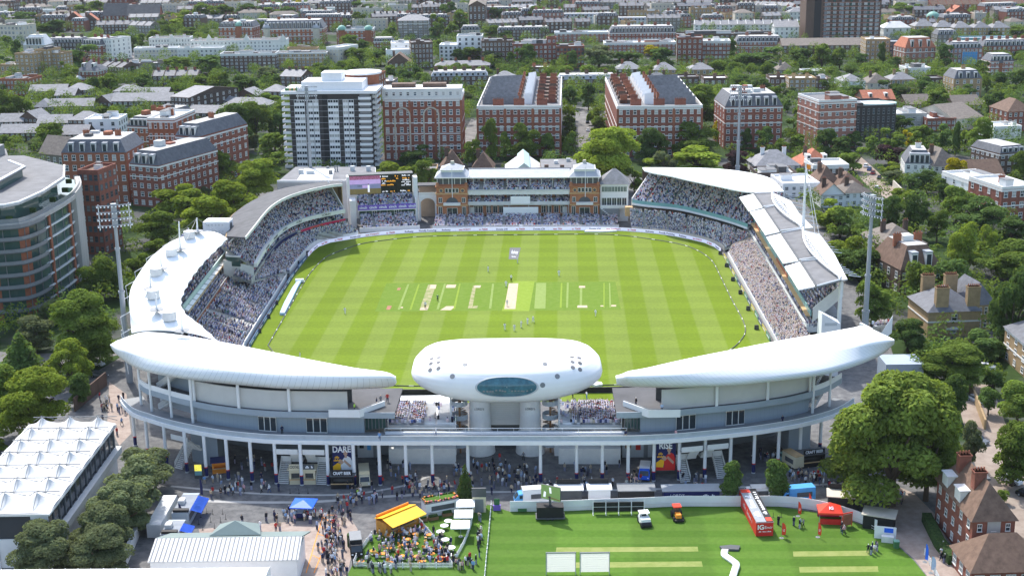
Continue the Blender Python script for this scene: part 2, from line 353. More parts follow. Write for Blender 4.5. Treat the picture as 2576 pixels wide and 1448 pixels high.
def board_run(px0,px1,n,mats,look):
    j0,j1=arc_index(px0),arc_index(px1)
    sg=resample(offset(fs[j0:j1+1],.05),n+1)
    for k in range(n):
        a,c=sg[k],sg[k+1];mid=(a+c)/2;ang=math.atan2(c.y-a.y,c.x-a.x);L2=(c-a).length/2-.02
        r_=root('advertising_board','','advertising board',(mid.x,mid.y,.02),ang,'static advertising boards along the side fences')
        r_['look']=look[k % len(look)]
        p=MB();p.box(-L2,-.06,0,L2,.12,1.1);p.build('panel',mats[k % len(mats)],r_)
        q=MB();q.box(-L2*.6,-.075,.35,L2*.6,-.065,.75);q.build('lettering','cloth_white',r_)
mk('board_blue',(.06,.14,.3),.4,.1);mk('board_yellow',(.45,.36,.06),.4,.1);mk('board_green',(.05,.17,.12),.4,.1)
board_run((629,874),(770,652),14,['board_blue','board_blue','navy'],['mid blue field-side board','mid blue field-side board','dark navy field-side board'])
board_run((1820,646),(1936,860),14,['board_yellow','board_green','navy'],['mustard yellow field-side board','dark green field-side board','dark navy field-side board'])
for k,(x,y) in enumerate([(647,836),(670,800),(690,765),(723,703),(745,665),(771,640),(1816,640),(1832,671),(1848,706),(1867,739),(1887,780),(1908,828)]):
    p=G(x,y);r_=root('loudspeaker','','loudspeaker',(p.x+(.5 if x < 1288 else -.5),p.y,.02),0,'black loudspeakers along the side fences');r_['look']='black box loudspeaker on the grass'
    q=MB();q.box(-.55,-.45,0,.55,.45,1.1,0,.08);q.build('cabinet','black',r_)
    q=MB();q.box(-.4,-.47,.2,.4,-.452,.95);q.build('grille','grey_dark',r_)
cv=gp([(704,793),(716,765),(735,730),(748,712),(758,712),(750,725),(733,760),(716,793)])
b=MB();b.prism(cv,.03,.75);o=b.build('cover_sheet','cloth_sky');tag(o,'long pale blue pitch cover rolled beside the left boundary rope','pitch cover')
b=MB();e=G(754,711,0);b.tube(e+V((-1.2,0,.6)),e+V((1.2,.2,.6)),.65,.65,12);tag(b.build('cover_roll','white_membrane',smooth=False),'white end roll at the far tip of the pale blue pitch cover','cover roll')
b=MB();b.prism(gp([(1476,968),(1480,962),(1512,965),(1516,970),(1500,973)]),.03,.5);tag(b.build('cover_heap','white_membrane'),'crumpled white sheet on the grass to the right of the media pod','pitch cover')
b=MB();b.prism(gp([(1470,584.5),(1475,582),(1548,580.8),(1552,583),(1510,585)]),.03,.5);tag(b.build('cover_heap','white_membrane'),'crumpled white sheet on the grass in front of the pavilion fence','pitch cover')
def line(px,z):return [G(x,y,z) for x,y in px]
def zset(p,z):return [V((q.x,q.y,z)) for q in p]
def sub(poly,pa,pb):
    a,c=arc_index(pa,poly),arc_index(pb,poly);return poly[a:c+1]
white_seats='white_trim'
mound=root('tent_roof_stand','stand with a white tent roof of peaks and masts on the left of the field','stand',(-80,330,0))
O=V((-80,330,0))
fl=sub(fs,(629,874),(735,700));fl=[V((-63.9,292,0)),V((-63.7,306,0))]+fl
lowA=zset(offset(fl,1.6),1.0);lowB=zset(offset(fl,14.0),5.6)
tier_mesh(lowA,lowB,18).build('lower_tier','concrete',mound,O)
seat_rows(lowA,lowB,20,.52,.86,9.5,1.2,skip=lambda u,t:(.46 < u < .5) or (.72 < u < .8 and t > .55 and rnd.random() < .5) or (u > .93))
wb=MB();wb.ribbon(zset(offset(fl,1.3),0),.25,0,1.5);wb.build('field_wall','white_trim',mound,O)
def boxes_between(parent,org,A,z,n,mat='white_trim',name='divider',w=.12,h=1.0,B=None):
    bb=MB()
    for p,q in zip(resample(A,n),resample(B,n)):
        bb.tube(V(p)+V((0,0,h)),V(q)+V((0,0,h)),.1,.1,5);bb.tube(V(p),V(p)+V((0,0,h)),.06,.06,5)
    return bb.build(name,mat,parent,org)
boxes_between(mound,O,lowA,1,6,'white_trim','gangway_rail',B=lowB)
railL=line([(495,815),(528,768),(565,715),(601.4,664.4)],6.0);railL=resample(railL,14)
railU=line([(462,779),(500,730),(536,684),(572.7,637)],10.0);railU=resample(railU,14)
q=MB();q.ribbon(railL,.25,5.6,7.0);q.build('balcony_front','concrete',mound,O)
q=MB();q.ribbon(zset(offset(railL,-.06),0),.05,5.9,6.8);q.build('banner','tile_red',mound,O)
mezA=zset(offset(railL,.4),6.0);mezB=zset(offset(railL,3.6),7.4)
tier_mesh(mezA,mezB,4).build('mezzanine_tier','concrete',mound,O);seat_rows(mezA,mezB,4,.5,.9,0)
c1,c2=zset(offset(railL,1.6),9.2),zset(offset(railU,-.15),9.9)
q=MB();q.loft([[a,b2,b2+V((0,0,.12)),a+V((0,0,.12))] for a,b2 in zip(c1,c2)]);q.build('canopy','white_membrane',mound,O)
q=MB();q.ribbon(c1,.3,9.05,9.45);q.build('canopy_edge','wood_tan',mound,O)
q=MB()
for a,b2 in zip(resample(c1,13),resample(c2,13)):q.tube(a+V((0,0,.2)),b2+V((0,0,.2)),.07,.07,5)
q.build('canopy_rib','grey_mid',mound,O)
q=MB();q.ribbon(railU,.3,9.6,11.2);q.build('upper_parapet','mint',mound,O)
upA=zset(offset(railU,.5),10.2);upB=zset(offset(railU,11),17)
tier_mesh(upA,upB,14).build('upper_tier','concrete',mound,O);seat_rows(upA,upB,14,.55,.92,10)
q=MB();q.prism([(p.x,p.y) for p in zset(offset(railL,4.0),0)]+[(p.x,p.y) for p in reversed(offset(railU,11.4))],0,9.4);q.build('back_wall','grey_light',mound,O)
LP=[(331,838),(327,790),(326.7,735),(345,695),(381,646),(431,607),(465,596),(493,590)]
RP=[(556,862),(506,817),(469,788),(458.6,753),(486,697),(520,655),(545,630),(574,601)]
Ls=smooth_poly(line(LP,18.3),57);Rs=smooth_poly(line(RP,19.0),57)
mast_px=[((497.6,590),(495,548)),((454,635),(450,557)),((406,685),(404.4,638.6)),((379,736),(377,688.7)),((395,789),(392,739)),((458.6,842),(456,787.6))]
drum_px=[(476.7,602.7),(431.7,647),(393.5,697),(386,753),(427,808)]
mb_=[G(a[0],a[1],21.3) for a,_ in mast_px];db_=[G(a[0],a[1]-3,21.0) for a in drum_px]
rings=[];NV=22
for i,(l,r_) in enumerate(zip(Ls,Rs)):
    row=[]
    sc_=.55*abs(math.sin(i*math.pi/4))
    for k in range(NV+1):
        v=k/NV
        p=l.lerp(r_+(l-r_).normalized()*(.9*sc_),v);z=p.z+1.5*math.sin(math.pi*v)**.8
        for m_ in mb_:z+=2.2*math.exp(-(V((p.x,p.y,0))-V((m_.x,m_.y,0))).length/1.7)
        for m_ in db_:z+=1.2*math.exp(-((V((p.x,p.y,0))-V((m_.x,m_.y,0))).length/2.0)**2)
        row.append((p.x,p.y,z))
    rings.append(row+[(x,y,z-.12) for x,y,z in reversed(row)])
q=MB();q.loft(rings);q.build('tent_roof','white_membrane',mound,O,smooth=True)
for (a,t_),m_ in zip(mast_px,mb_):
    top=AD(t_[0],t_[1],m_.y)
    q=MB();q.tube(m_+V((0,0,.3)),top,.28,.16,8);ms=q.build('mast','white_paint',mound,O)
    q=MB();q.tube(m_+V((0,0,.9)),m_+V((0,0,1.05)),1.55,1.6,16);q.build('mast_disc','grey_mid',ms,O)
for m_ in db_:
    q=MB();q.tube(m_+V((0,0,.2)),m_+V((0,0,2.0)),1.5,1.45,16,0,False);q.tube(m_+V((0,0,2.0)),m_+V((0,0,2.05)),1.45,1.2,16,1);q.tube(m_+V((0,0,2)),m_+V((0,0,2.9)),.08,.08,5,1);q.build('roof_vent',['flat_light','white_membrane'],mound,O)
q=MB()
for i in range(2,55,8):
    l=Ls[i];q.tube(l,l+V((-2.2,0,-1.2)),.1,.1,5);q.tube(l+V((-2.2,0,-1.2)),V((l.x-1.5,l.y,8)),.1,.1,5)
q.build('outrigger','white_paint',mound,O)
q=MB()
t0=AD(495,549,mb_[0].y)
for e in (Ls[-1],Ls[-9],Rs[-1],mb_[1]):q.tube(t0,e,.05,.05,4)
q.build('stay_cable','steel_dark',mound,O)
tav=root('grey_roof_stand','curved two-tier stand under a dark grey roof beside the scoreboard','stand',(-72,400,0));O=V((-72,400,0))
ft=sub(fs,(740,692),(905,598))
lowA=zset(offset(ft,1.6),1.0);lowB=resample(line([(640,705),(668,665),(710,618),(752,594),(803,577),(868,562)],5.0),len(lowA))
tier_mesh(lowA,lowB,14).build('lower_tier','concrete',tav,O);seat_rows(lowA,lowB,19,.48,.95,10,1.0)
q=MB();q.ribbon(zset(offset(ft,1.2),0),.35,0,1.7);q.build('field_wall','white_trim',tav,O)
bal=smooth_poly(line([(633,703),(644,686),(672,645),(707,604),(751,581),(803,564),(868.6,549.5)],6.6),44)
q=MB();q.ribbon(bal,.3,5.2,6.7);q.build('balcony_front','concrete',tav,O)
q=MB();q.ribbon(offset(bal[12:32],-.08),.06,5.3,6.6);q.build('banner','navy',tav,O,)
q=MB();q.ribbon(offset(bal[32:44],-.08),.06,5.3,6.6);q.build('banner','pink',tav,O)
def along(parent,poly,body,size,mat,org,z,d=-.16,at=(.5,)):
    for u in at:
        j=min(int(u*(len(poly)-1)),len(poly)-2);p,e=poly[j],poly[j+1];ang=math.atan2(e.y-p.y,e.x-p.x)
        n_=V((-math.sin(ang),math.cos(ang),0));text(body,size,mat,parent,V((p.x,p.y,z))+n_*d-org,(math.pi/2,0,ang),bold=.015)
along(tav,bal,'DYNAMOS CRICKET',.95,'orange',O,5.95,at=(.86,));along(tav,bal,'UGANYBAR',.95,'white_paint',O,5.95,at=(.44,))
mezA=zset(offset(bal,.5),6.0);mezB=zset(offset(bal,5.0),8.2)
tier_mesh(mezA,mezB,5).build('middle_tier','grey_mid',tav,O);seat_rows(mezA,mezB,5,.55,.9,8)
par=smooth_poly(line([(646,661),(671,619),(709,577),(751,553.7),(803,539),(868.6,526.5)],10.4),44)
q=MB();q.ribbon(par,.9,9.2,10.4);q.build('upper_parapet','white_trim',tav,O)
along(tav,par,'HOBGOBLIN',.95,'grey_dark',O,9.85,d=-.03,at=(.3,.46,.6,.74,.9))
upA=zset(offset(par,1.0),9.6);upB=zset(offset(par,9.3),15.2)
tier_mesh(upA,upB,15).build('upper_tier','concrete',tav,O);seat_rows(upA,upB,18,.48,.95,10,1.0)
ri=smooth_poly(line([(616.5,600),(641.7,568.5),(664,540),(688,517),(722,498),(761.5,484.5),(800,475),(839,467.6),(862,466)],19.2),40)
ro=smooth_poly(line([(570,597),(581,549.5),(604,528),(631,509.6),(670,491),(713,476),(773,466),(837,457.0),(858,460)],16.5),40)
q=MB();q.loft([[a,b2,b2+V((0,0,.35)),a+V((0,0,.35))] for a,b2 in zip(ri,ro)]);q.build('roof','flat_dark',tav,O)
q=MB();q.ribbon(offset(ri,-.3),.28,18.9,19.75);q.build('roof_fascia','white_trim',tav,O)
q=MB();q.ribbon(zset(ro,0),.4,0,16.6);q.build('back_wall','brick_tan',tav,O)
q=MB()
for i in range(2,40,5):q.tube(V((upB[i].x,upB[i].y,14)),V((ro[i].x*.5+ri[i].x*.5,ro[i].y*.5+ri[i].y*.5,18)),.18,.18,6)
q.build('roof_post','white_paint',tav,O)
q=MB();a,c=upA[-1],upB[-1]
q.ribbon([V((a.x,a.y,0)),V((c.x,c.y,0))],.25,[9.0,9.0],[11.2,19]);q.build('end_wall','white_trim',tav,O)
q=MB();a,c=upA[0],upB[0];q.ribbon([V((c.x,c.y,0)),V((a.x,a.y,0))],.25,[5,5],[11.5,9.4]);q.build('end_wall','white_trim',tav,O)
pb=line([(567,643),(604,645),(621,620),(572,621)],12.6)
r_=root('commentary_box','white-topped glazed box at the joint of the tent-roofed and grey-roofed stands','commentary box',pb[0])
q=MB();q.prism(pb,12.3,12.7);q.build('roof','white_membrane',r_,pb[0])
ins=[p.lerp(sum(pb,V())/4,.06) for p in pb]
q=MB();q.prism(ins,6,9.6);q.build('base','white_trim',r_,pb[0])
q=MB();q.prism(ins,9.6,12.3);q.build('glazing','glass_green',r_,pb[0])
ck=G(551,600,14.0);r_=root('clock_turret','white boxy clock turret on a stem above the tent roof','clock turret',ck,-.05)
q=MB();q.box(-2.9,-2,-14,2.9,2.4,2.0);q.build('stem','white_paint',r_)
q=MB();q.box(-3.7,-2.6,2.0,3.7,2.6,5.4);q.box(-3.2,-2.2,5.4,3.2,2.2,5.6);q.box(-3.3,-2.2,1.6,3.3,2.2,2.0);q.build('clock_box','white_paint',r_)
q=MB();q.tube((3.72,0,3.7),(3.85,0,3.7),1.2,1.2,20);q.build('clock_face','grey_dark',r_)
q=MB()
for i in range(5):q.tube((-2+i,-2.62,4.6),(-2+i,-2.68,4.6),.28,.28,8);q.tube((-2+i,-2.62,2.8),(-2+i,-2.68,2.8),.28,.28,8)
q.build('vent','flat_light',r_)
pa,pb2=G(905,587),G(1057,580);ang=math.atan2(pb2.y-pa.y,pb2.x-pa.x);Wd=(pb2-pa).length
al=root('scoreboard_stand','small white-sided stand carrying the big video scoreboard left of the pavilion','stand',pa,ang)
def loc2w(o,x,y,z):
    c,s=math.cos(ang),math.sin(ang);return V((pa.x+c*x-s*y,pa.y+s*x+c*y,z))
lowA=[loc2w(al,1.0,1.5,1),loc2w(al,Wd-1,1.5,1)];lowB=[loc2w(al,.6,8.3,4.0),loc2w(al,Wd-1.2,8.3,4.0)]
tier_mesh(lowA,lowB,9,4).build('lower_tier','concrete',al,pa,rz=-ang).matrix_parent_inverse.identity()
seat_rows(lowA,lowB,12,.46,.95,7)
q=MB();q.box(0,1.0,0,Wd,1.3,1.6);q.build('field_wall','white_trim',al)
q=MB();q.box(.3,9.2,3.6,Wd-.8,9.6,6.0);q.build('glazing','glass_green',al)
for i in range(9):
    q=MB();q.box(.3+i*(Wd-1.2)/8,9.1,3.6,.42+i*(Wd-1.2)/8,9.2,6.0);q.build('mullion','white_trim',al)
for x in (4.7,12.2):
    q=MB();q.box(x,9.0,3.5,x+1.7,9.12,5.6);d_=q.build('door','white_trim',al)
    q=MB()
    for i in range(2):
        for j in range(2):q.box(x+.2+i*.75,8.97,3.7+j*.95,x+.75+i*.75,8.995,4.5+j*.95)
    q.build('pane','glass',d_)
q=MB();q.box(.0,7.9,6.1,Wd-.6,8.3,7.75);q.build('fascia','purple',al)
for i in range(6):text('cinch',1.25,'lamp_white',al,(1.8+i*(Wd-3.6)/5,7.86,6.95),bold=.03)
q=MB();q.box(.0,7.8,5.8,Wd-.6,8.3,6.1);q.build('sill','white_trim',al)
upA=[loc2w(al,.2,8.6,6.9),loc2w(al,Wd-.8,8.6,6.9)];upB=[loc2w(al,.2,15.5,10.6),loc2w(al,Wd-.8,15.5,10.6)]
tier_mesh(upA,upB,8,4).build('upper_tier','concrete',al,pa,rz=-ang);seat_rows(upA,upB,10,.46,.95,7)
sx0,sx1=-2.3,Wd-1.2
q=MB();q.box(sx0-1.0,13.6,0,sx0,17.5,16.6);q.box(Wd-.9,13.6,0,Wd+.6,17.5,15.6);q.box(-2.6,8.2,0,-.6,13.6,9.5);q.box(Wd-.7,8.4,0,Wd-.3,13.6,9.0);q.build('side_wall','white_paint',al)
q=MB();q.box(sx0,13.6,10.4,sx1,14.6,16.9);q.box(sx0-.3,13.3,16.9,sx1+.3,17.5,17.25);q.build('screen_housing',['grey_dark'],al)
mk('screen_black',(.012,.012,.014),.3,0);mk('screen_grass',(.13,.105,.045),.4,.2,emit=.3);mk('screen_pink',(.38,.27,.5),.4,.2,emit=.35);mk('screen_crowd',(.26,.09,.16),.4,.8,2.2,emit=.3);mk('screen_blue',(.16,.18,.3),.4,.2,emit=.3)
mk('screen_white',(.7,.7,.75),.4,0,emit=.4);mk('screen_orange',(.8,.35,.04),.4,0,emit=.4)
sw=sx1-sx0;y_=13.58
def sq(x0,z0,x1,z1,mat,name,dy=0):
    q=MB();q.box(sx0+sw*x0,y_-.03-dy,10.5+6.3*z0,sx0+sw*x1,y_-dy,10.5+6.3*z1);return q.build(name,mat,scr)
q=MB();q.box(sx0,y_-.0,10.5,sx1,y_+.02,16.8);scr=q.build('video_screen','screen_black',al)
sq(0,0,.495,.3,'screen_grass','picture');sq(0,.3,.495,.55,'screen_blue','picture');sq(0,.55,.495,.8,'screen_pink','picture');sq(0,.8,.495,1,'screen_crowd','picture')
sq(.285,.1,.315,.5,'screen_white','picture',.04);sq(.288,.5,.31,.56,'hair_brown','picture',.04);sq(.2,.34,.29,.5,'screen_pink','picture',.03)
text('text',1.0,'grey_dark',scr,(sx0+sw*.16,y_-.05,13.4))
for i,(x,z,nl,c) in enumerate([(.55,.93,7,'screen_white'),(.54,.8,6,'screen_orange'),(.55,.68,4,'screen_white'),(.66,.66,8,'screen_orange'),(.55,.55,4,'screen_white'),(.6,.46,11,'screen_orange'),(.56,.1,5,'screen_white'),(.68,.1,4,'screen_orange'),(.75,.93,3,'screen_orange'),(.76,.8,2,'screen_orange'),
                                (.91,.95,8,'screen_white'),(.9,.8,6,'screen_orange'),(.9,.7,6,'screen_white'),(.9,.6,8,'screen_white'),(.9,.5,5,'screen_white'),(.9,.42,8,'screen_white'),(.86,.1,6,'screen_white'),(.94,.1,2,'screen_orange')]):
    blocks(scr,.4*nl,.5,nl,c,(sx0+sw*x,y_-.05,10.5+6.3*z),seed=i)
pj=G(1062,556);r_=root('arched_bridge','white footbridge with an arch between scoreboard stand and pavilion','footbridge',pj,0)
q=MB();q.box(-1,0,8.3,5.2,2.4,9.2)
for x in (-1,4.6):q.box(x,0,0,x+.6,2.4,8.3)
for i in range(8):
    a0,a1=math.pi*i/8,math.pi*(i+1)/8;c=2.0
    q.add([(2.1-2.5*math.cos(a0),.2,6+2*math.sin(a0)),(2.1-2.5*math.cos(a1),.2,6+2*math.sin(a1)),(2.1-2.5*math.cos(a1),.2,8.3),(2.1-2.5*math.cos(a0),.2,8.3)],[(0,1,2,3)])
q.build('arch','white_paint',r_)
q=MB();q.box(-1,0,9.2,5.2,.1,10.1);q.build('parapet','white_trim',r_)
q=MB();q.box(-1.6,3,11.6,6,8,12);q.build('roof','flat_dark',r_)
q=MB();q.box(-1.2,7,0,5.6,7.6,11.6);q.build('rear_wall','tan_paving',r_)
pa=G(1088,578);pb2=G(1512,576);pang=math.atan2(pb2.y-pa.y,pb2.x-pa.x)
PO=(pa+pb2)/2;PW=(pb2-pa).length
pav=root('pavilion','terracotta brick pavilion with two domed towers, white balconies and packed terraces','pavilion',PO,pang)
def PL(x,y,z):
    c,s=math.cos(pang),math.sin(pang);return V((PO.x+c*x-s*y,PO.y+s*x+c*y,z))
def px2x(px,d=12):
    p=PO+V((0,d,0));k=F/depth(V((p.x,p.y,4)));return (px-PX(V((PO.x,PO.y+d,4)))[0])/k
X0,X1=-PW/2,PW/2
def pbox(name,x0,y0,z0,x1,y1,z1,mat,parent=None,tap=0):
    q=MB();q.box(x0,y0,z0,x1,y1,z1,0,tap);return q.build(name,mat,parent or pav)
A=[PL(X0+.5,1.2,.6),PL(X1+5.5,1.2,.6)];B_=[PL(X0+.5,10.6,2.2),PL(X1+5.5,10.6,2.2)]
t=tier_mesh(A,B_,9,10);t.build('terrace','concrete',pav,PO,rz=-pang)
seat_rows(A,B_,13,.46,.93,6.5,.9)
q=MB()
for z in (.35,1.3):q.box(X0,.5,z,X1+6,.62,z+.12)
for i in range(40):q.box(X0+(X1+6-X0)*i/39-.05,.45,0,X0+(X1+6-X0)*i/39+.05,.6,1.5)
q.box(X0,.66,0,X1+6,.76,1.0);q.build('terrace_fence','white_trim',pav)
pbox('gate',-.9+.9*2,.3,0,2.0,.44,1.7,'white_paint')
tx=[(px2x(1096),px2x(1174.5)),(px2x(1430),px2x(1504))]
mx0,mx1=tx[0][1],tx[1][0]
pbox('rear_block',X0+2,16.5,0,X1-2,27,14.2,'terracotta')
pbox('ground_wall',mx0,13.2,2.0,mx1,16.4,6.2,'terracotta')
pbox('middle_wall',mx0,15.2,6.2,mx1,16.45,11,'terracotta')
def win(x,z,w,h,y,parent,mat='glass',fr='white_trim',bars=2):
    q=MB();t_=.12
    q.box(x-w/2-t_,y-.1,z-t_,x+w/2+t_,y+.02,z);q.box(x-w/2-t_,y-.1,z+h,x+w/2+t_,y+.02,z+h+t_)
    q.box(x-w/2-t_,y-.1,z,x-w/2,y+.02,z+h);q.box(x+w/2,y-.1,z,x+w/2+t_,y+.02,z+h)
    for i in range(1,bars):q.box(x-w/2+w*i/bars-.05,y-.09,z,x-w/2+w*i/bars+.05,y+.02,z+h)
    q.box(x-w/2,y-.05,z,x+w/2,y-.01,z+h,1)
    return q.build('window',[fr,mat],parent)
for px in (1193,1205,1226,1242,1257,1364,1378,1396,1412):win(px2x(px),2.9,1.35,2.3,13.2,pav)
for px in (1184,1418):pbox('door',px2x(px)-.8,13.05,2.1,px2x(px)+.8,13.18,4.9,'white_trim')
pbox('balcony',mx0-1.0,10.9,6.05,mx1+1.0,15.1,6.3,'white_trim');pbox('balcony_rail',mx0-1,10.8,6.3,mx1+1,10.95,7.3,'flat_light')
for i in range(6):pbox('balcony_post',mx0+.4+(mx1-mx0-.8)*i/5-.08,10.95,2.2,mx0+.4+(mx1-mx0-.8)*i/5+.08,11.1,6.0,'white_trim')
A=[PL(mx0+.3,11.2,6.4),PL(mx1-.3,11.2,6.4)];B_=[PL(mx0+.3,15,8.0),PL(mx1-.3,15,8.0)]
tier_mesh(A,B_,4,3).build('middle_tier','concrete',pav,PO,rz=-pang);seat_rows(A,B_,6,.45,.9,8)
for px in (1186,1414):pbox('door',px2x(px)-.8,15.0,8.0,px2x(px)+.8,15.15,10.2,'white_trim')
for i in range(9):win(mx0+3.2+i*(mx1-mx0-6.4)/8,8.2,1.2,1.7,15.18,pav)
pbox('upper_balcony',mx0-1.6,10.6,9.7,mx1+1.6,14,10.9,'white_trim');pbox('upper_rail',mx0-1.6,10.5,10.9,mx1+1.6,10.58,11.5,'flat_light')
A=[PL(mx0,11.0,10.9),PL(mx1,11.0,10.9)];B_=[PL(mx0,18.5,14.3),PL(mx1,18.5,14.3)]
tier_mesh(A,B_,9,4).build('upper_tier','concrete',pav,PO,rz=-pang);seat_rows(A,B_,13,.45,.95,8)
for i in range(9):pbox('roof_post',mx0+(mx1-mx0)*(i+.5)/9-.09,12.4,11,mx0+(mx1-mx0)*(i+.5)/9+.09,12.6,15.3,'white_trim')
q=MB();q.add([(mx0,12,15.4),(mx1,12,15.4),(mx1,22,16.6),(mx0,22,16.6),(mx0,12,15.2),(mx1,12,15.2),(mx1,22,16.4),(mx0,22,16.4)],[(0,1,2,3),(4,7,6,5),(0,4,5,1),(1,5,6,2),(2,6,7,3),(3,7,4,0)])
rf=q.build('main_roof','lead',pav)
pbox('ridge',mx0-.5,21.8,16.4,mx1+.5,22.2,16.85,'grey_mid',rf)
q=MB()
for i in range(60):
    x=mx0+(mx1-mx0)*i/59;q.add([(x-.04,12,15.45),(x+.04,12,15.45),(x+.04,22,16.65),(x-.04,22,16.65)],[(0,1,2,3)])
q.build('roof_seam','steel',rf)
pbox('gutter',mx0,11.8,15.1,mx1,12.0,15.5,'white_trim',rf)
for px0,px1,z0,z1,y in ((1263,1351,2.3,5.4,10.4),(1282,1331,6.5,9.2,10.3)):
    pbox('sightscreen',px2x(px0),y,z0,px2x(px1),y+.12,z1,'white_membrane')
for (a,c) in tx:
    m_=(a+c)/2;w=(c-a)/2
    tw=pbox('tower',a,10.2,0,c,21,12.6,'terracotta')
    for z,d in ((6.0,.18),(10.0,.22),(12.4,.3)):pbox('string_course',a-d,10.2-d,z,c+d,21+d,z+.35,'wood_tan' if z < 12 else 'terracotta',tw)
    pbox('loggia',a+.4,10.8,12.6,c-.4,20.5,15.6,'grey_dark',tw)
    for i in range(6):pbox('loggia_post',a+.3+(c-a-.8)*i/5,10.5,12.6,a+.5+(c-a-.8)*i/5,10.7,15.6,'white_trim',tw)
    for sx in (a,c-.9):
        pbox('pier',sx,10.1,12.6,sx+.9,11.0,14.0,'terracotta',tw)
    pbox('loggia_wall',a+.1,10.25,12.6,c-.1,10.45,13.5,'brick_orange',tw)
    win(m_,2.6,3.4,2.6,10.2,tw);
    for s in (-1,1):
        win(m_+s*(w-1.3),2.7,1.1,2.9,10.2,tw);win(m_+s*(w-1.4),7.2,1.0,1.6,10.2,tw,bars=2)
        q=MB();q.tube((m_+s*(w-1.7),10.12,11.3),(m_+s*(w-1.7),10.2,11.3),.75,.75,14,0);q.tube((m_+s*(w-1.7),10.08,11.3),(m_+s*(w-1.7),10.13,11.3),.5,.5,14,1);q.build('roundel',['wood_tan','grey_dark'],tw)
    for i in range(4):win(m_-1.8+i*1.2,10.7,.8,1.3,10.2,tw,bars=1)
    q=MB();n=12
    q.add([(m_,10.15,6.9)]+[(m_+2.1*math.cos(math.pi*i/n),10.15,7.0+2.0*math.sin(math.pi*i/n)) for i in range(n+1)],[(0,i+1,i) for i in range(1,n+1)]);q.build('arch','grey_dark',tw)
    pbox('balconet',m_-2.9,9.0,6.3,m_+2.9,10.15,7.2,'white_trim',tw)
    def frust(x0,x1,y0,y1,z0,z1,s0,s1,mat,name):
        q=MB();mx,my=(x0+x1)/2,(y0+y1)/2
        lo=[(mx+(x-mx)*s0,my+(y-my)*s0,z0) for x,y in ((x0,y0),(x1,y0),(x1,y1),(x0,y1))];hi=[(mx+(x-mx)*s1,my+(y-my)*s1,z1) for x,y in ((x0,y0),(x1,y0),(x1,y1),(x0,y1))]
        q.loft([lo,hi],True,True);return q.build(name,mat,tw)
    frust(a,c,10.2,20.8,15.6,15.9,1.08,1.08,'white_trim','cornice');frust(a,c,10.2,20.8,15.9,17.4,1.06,.7,'lead','tower_roof')
    frust(a,c,10.2,20.8,17.4,18.0,.7,.7,'white_trim','lantern');frust(a,c,10.2,20.8,18.0,18.25,.74,.74,'white_trim','lantern');frust(a,c,10.2,20.8,18.25,19.6,.7,.2,'lead','lantern_roof')
    frust(a,c,10.2,20.8,19.6,20.7,.13,.1,'stone','finial')
    q=MB();q.tube((m_+.2,9.6,9),(m_+.2,9.6,19.5),.13,.08,6);q.build('flagpole','white_paint',tw)
seat_rows([PL(tx[0][0]+.8,11,12.9),PL(tx[0][1]-.8,11,12.9)],[PL(tx[0][0]+.8,14,13.6),PL(tx[0][1]-.8,14,13.6)],4,.5,.8,0)
seat_rows([PL(tx[1][0]+.8,11,12.9),PL(tx[1][1]-.8,11,12.9)],[PL(tx[1][0]+.8,14,13.6),PL(tx[1][1]-.8,14,13.6)],4,.5,.8,0)
ax0,ax1=px2x(1506),px2x(1576)
an=root('pavilion_annexe','white timber annexe with a grey hipped roof against the pavilion','annexe',PO,pang)
pbox('wall',ax0,11.5,0,ax1,21,13.0,'white_paint',an)
for z,n,h in ((10.4,8,1.7),(5.6,5,2.6)):
    for i in range(n):
        w_=(ax1-ax0-1)/n;win(ax0+.5+w_*(i+.5),z,w_*.8,h,11.5,an,'glass_green' if z > 8 else 'glass')
pbox('balcony',ax0,9.6,4.9,ax1-.4,11.4,5.2,'white_trim',an);pbox('balcony_rail',ax0,9.5,5.2,ax1-.4,9.6,6.1,'white_trim',an)
q=MB();q.add([(ax0-.6,10.9,13),(ax1+.6,10.9,13),(ax1+.6,21.6,13),(ax0-.6,21.6,13),((ax0+ax1)/2-.3,16,17.6),((ax0+ax1)/2+.6,16,17.6)],[(0,1,5,4),(1,2,5),(2,3,4,5),(3,0,4),(3,2,1,0)]);q.build('roof','slate_light',an)
q=MB();
for i in range(9):q.box(ax0+.2+i*.55,8.2,4.9-i*.5,ax0+.85+i*.55,9.4,5.0-i*.5)
q.build('staircase','white_trim',an)
pbox('lower_wall',ax0,9.4,2,ax1-3,9.9,4.9,'grey_mid',an)
hp=[G(697,458,13),G(892,458,13),G(945,458,13),G(945,421,13),G(742,421,13)]
r_=root('flat_roof_hall','wide pale grey flat-roofed hall in front of the white tower block','hall',hp[0])
q=MB();q.prism(hp,0,13);q.build('wall','white_paint',r_,hp[0])
q=MB();q.prism([p.lerp(sum(hp,V())/5,.015) for p in hp],13.02,13.25);rf=q.build('roof','flat_grey',r_,hp[0])
q=MB();q.ribbon([hp[0],hp[2]],.4,10,13.6);q.build('parapet','white_paint',r_,hp[0])
for x,y,w,h in ((758,437,1.6,1.5),(781,437,2.6,1.2),(832,438,1.2,1.4),(887,430,1.5,1.8),(927,430,1.5,1.8),(825,424,1.0,.8),(843,432,.4,2.2),(849,432,.4,2.2)):
    p=G(x,y,13.25);q=MB();q.box(-w/2,-w/2,0,w/2,w/2,h);o=q.build('roof_vent','grey_light' if w > 1.3 else 'steel_dark',rf,None,loc=p-hp[0])
q=MB();q.prism([G(746,455,13.3),G(835,455,13.3),G(842,425,13.3),G(765,425,13.3)],13.3,13.32);q.build('roof_patch','flat_light',rf,hp[0])
war=root('white_curved_roof_stand','curved two-tier stand with a plain white roof right of the pavilion','stand',(60,440,0));O=V((60,440,0))
fw=sub(fs,(1585,581),(1813,634))
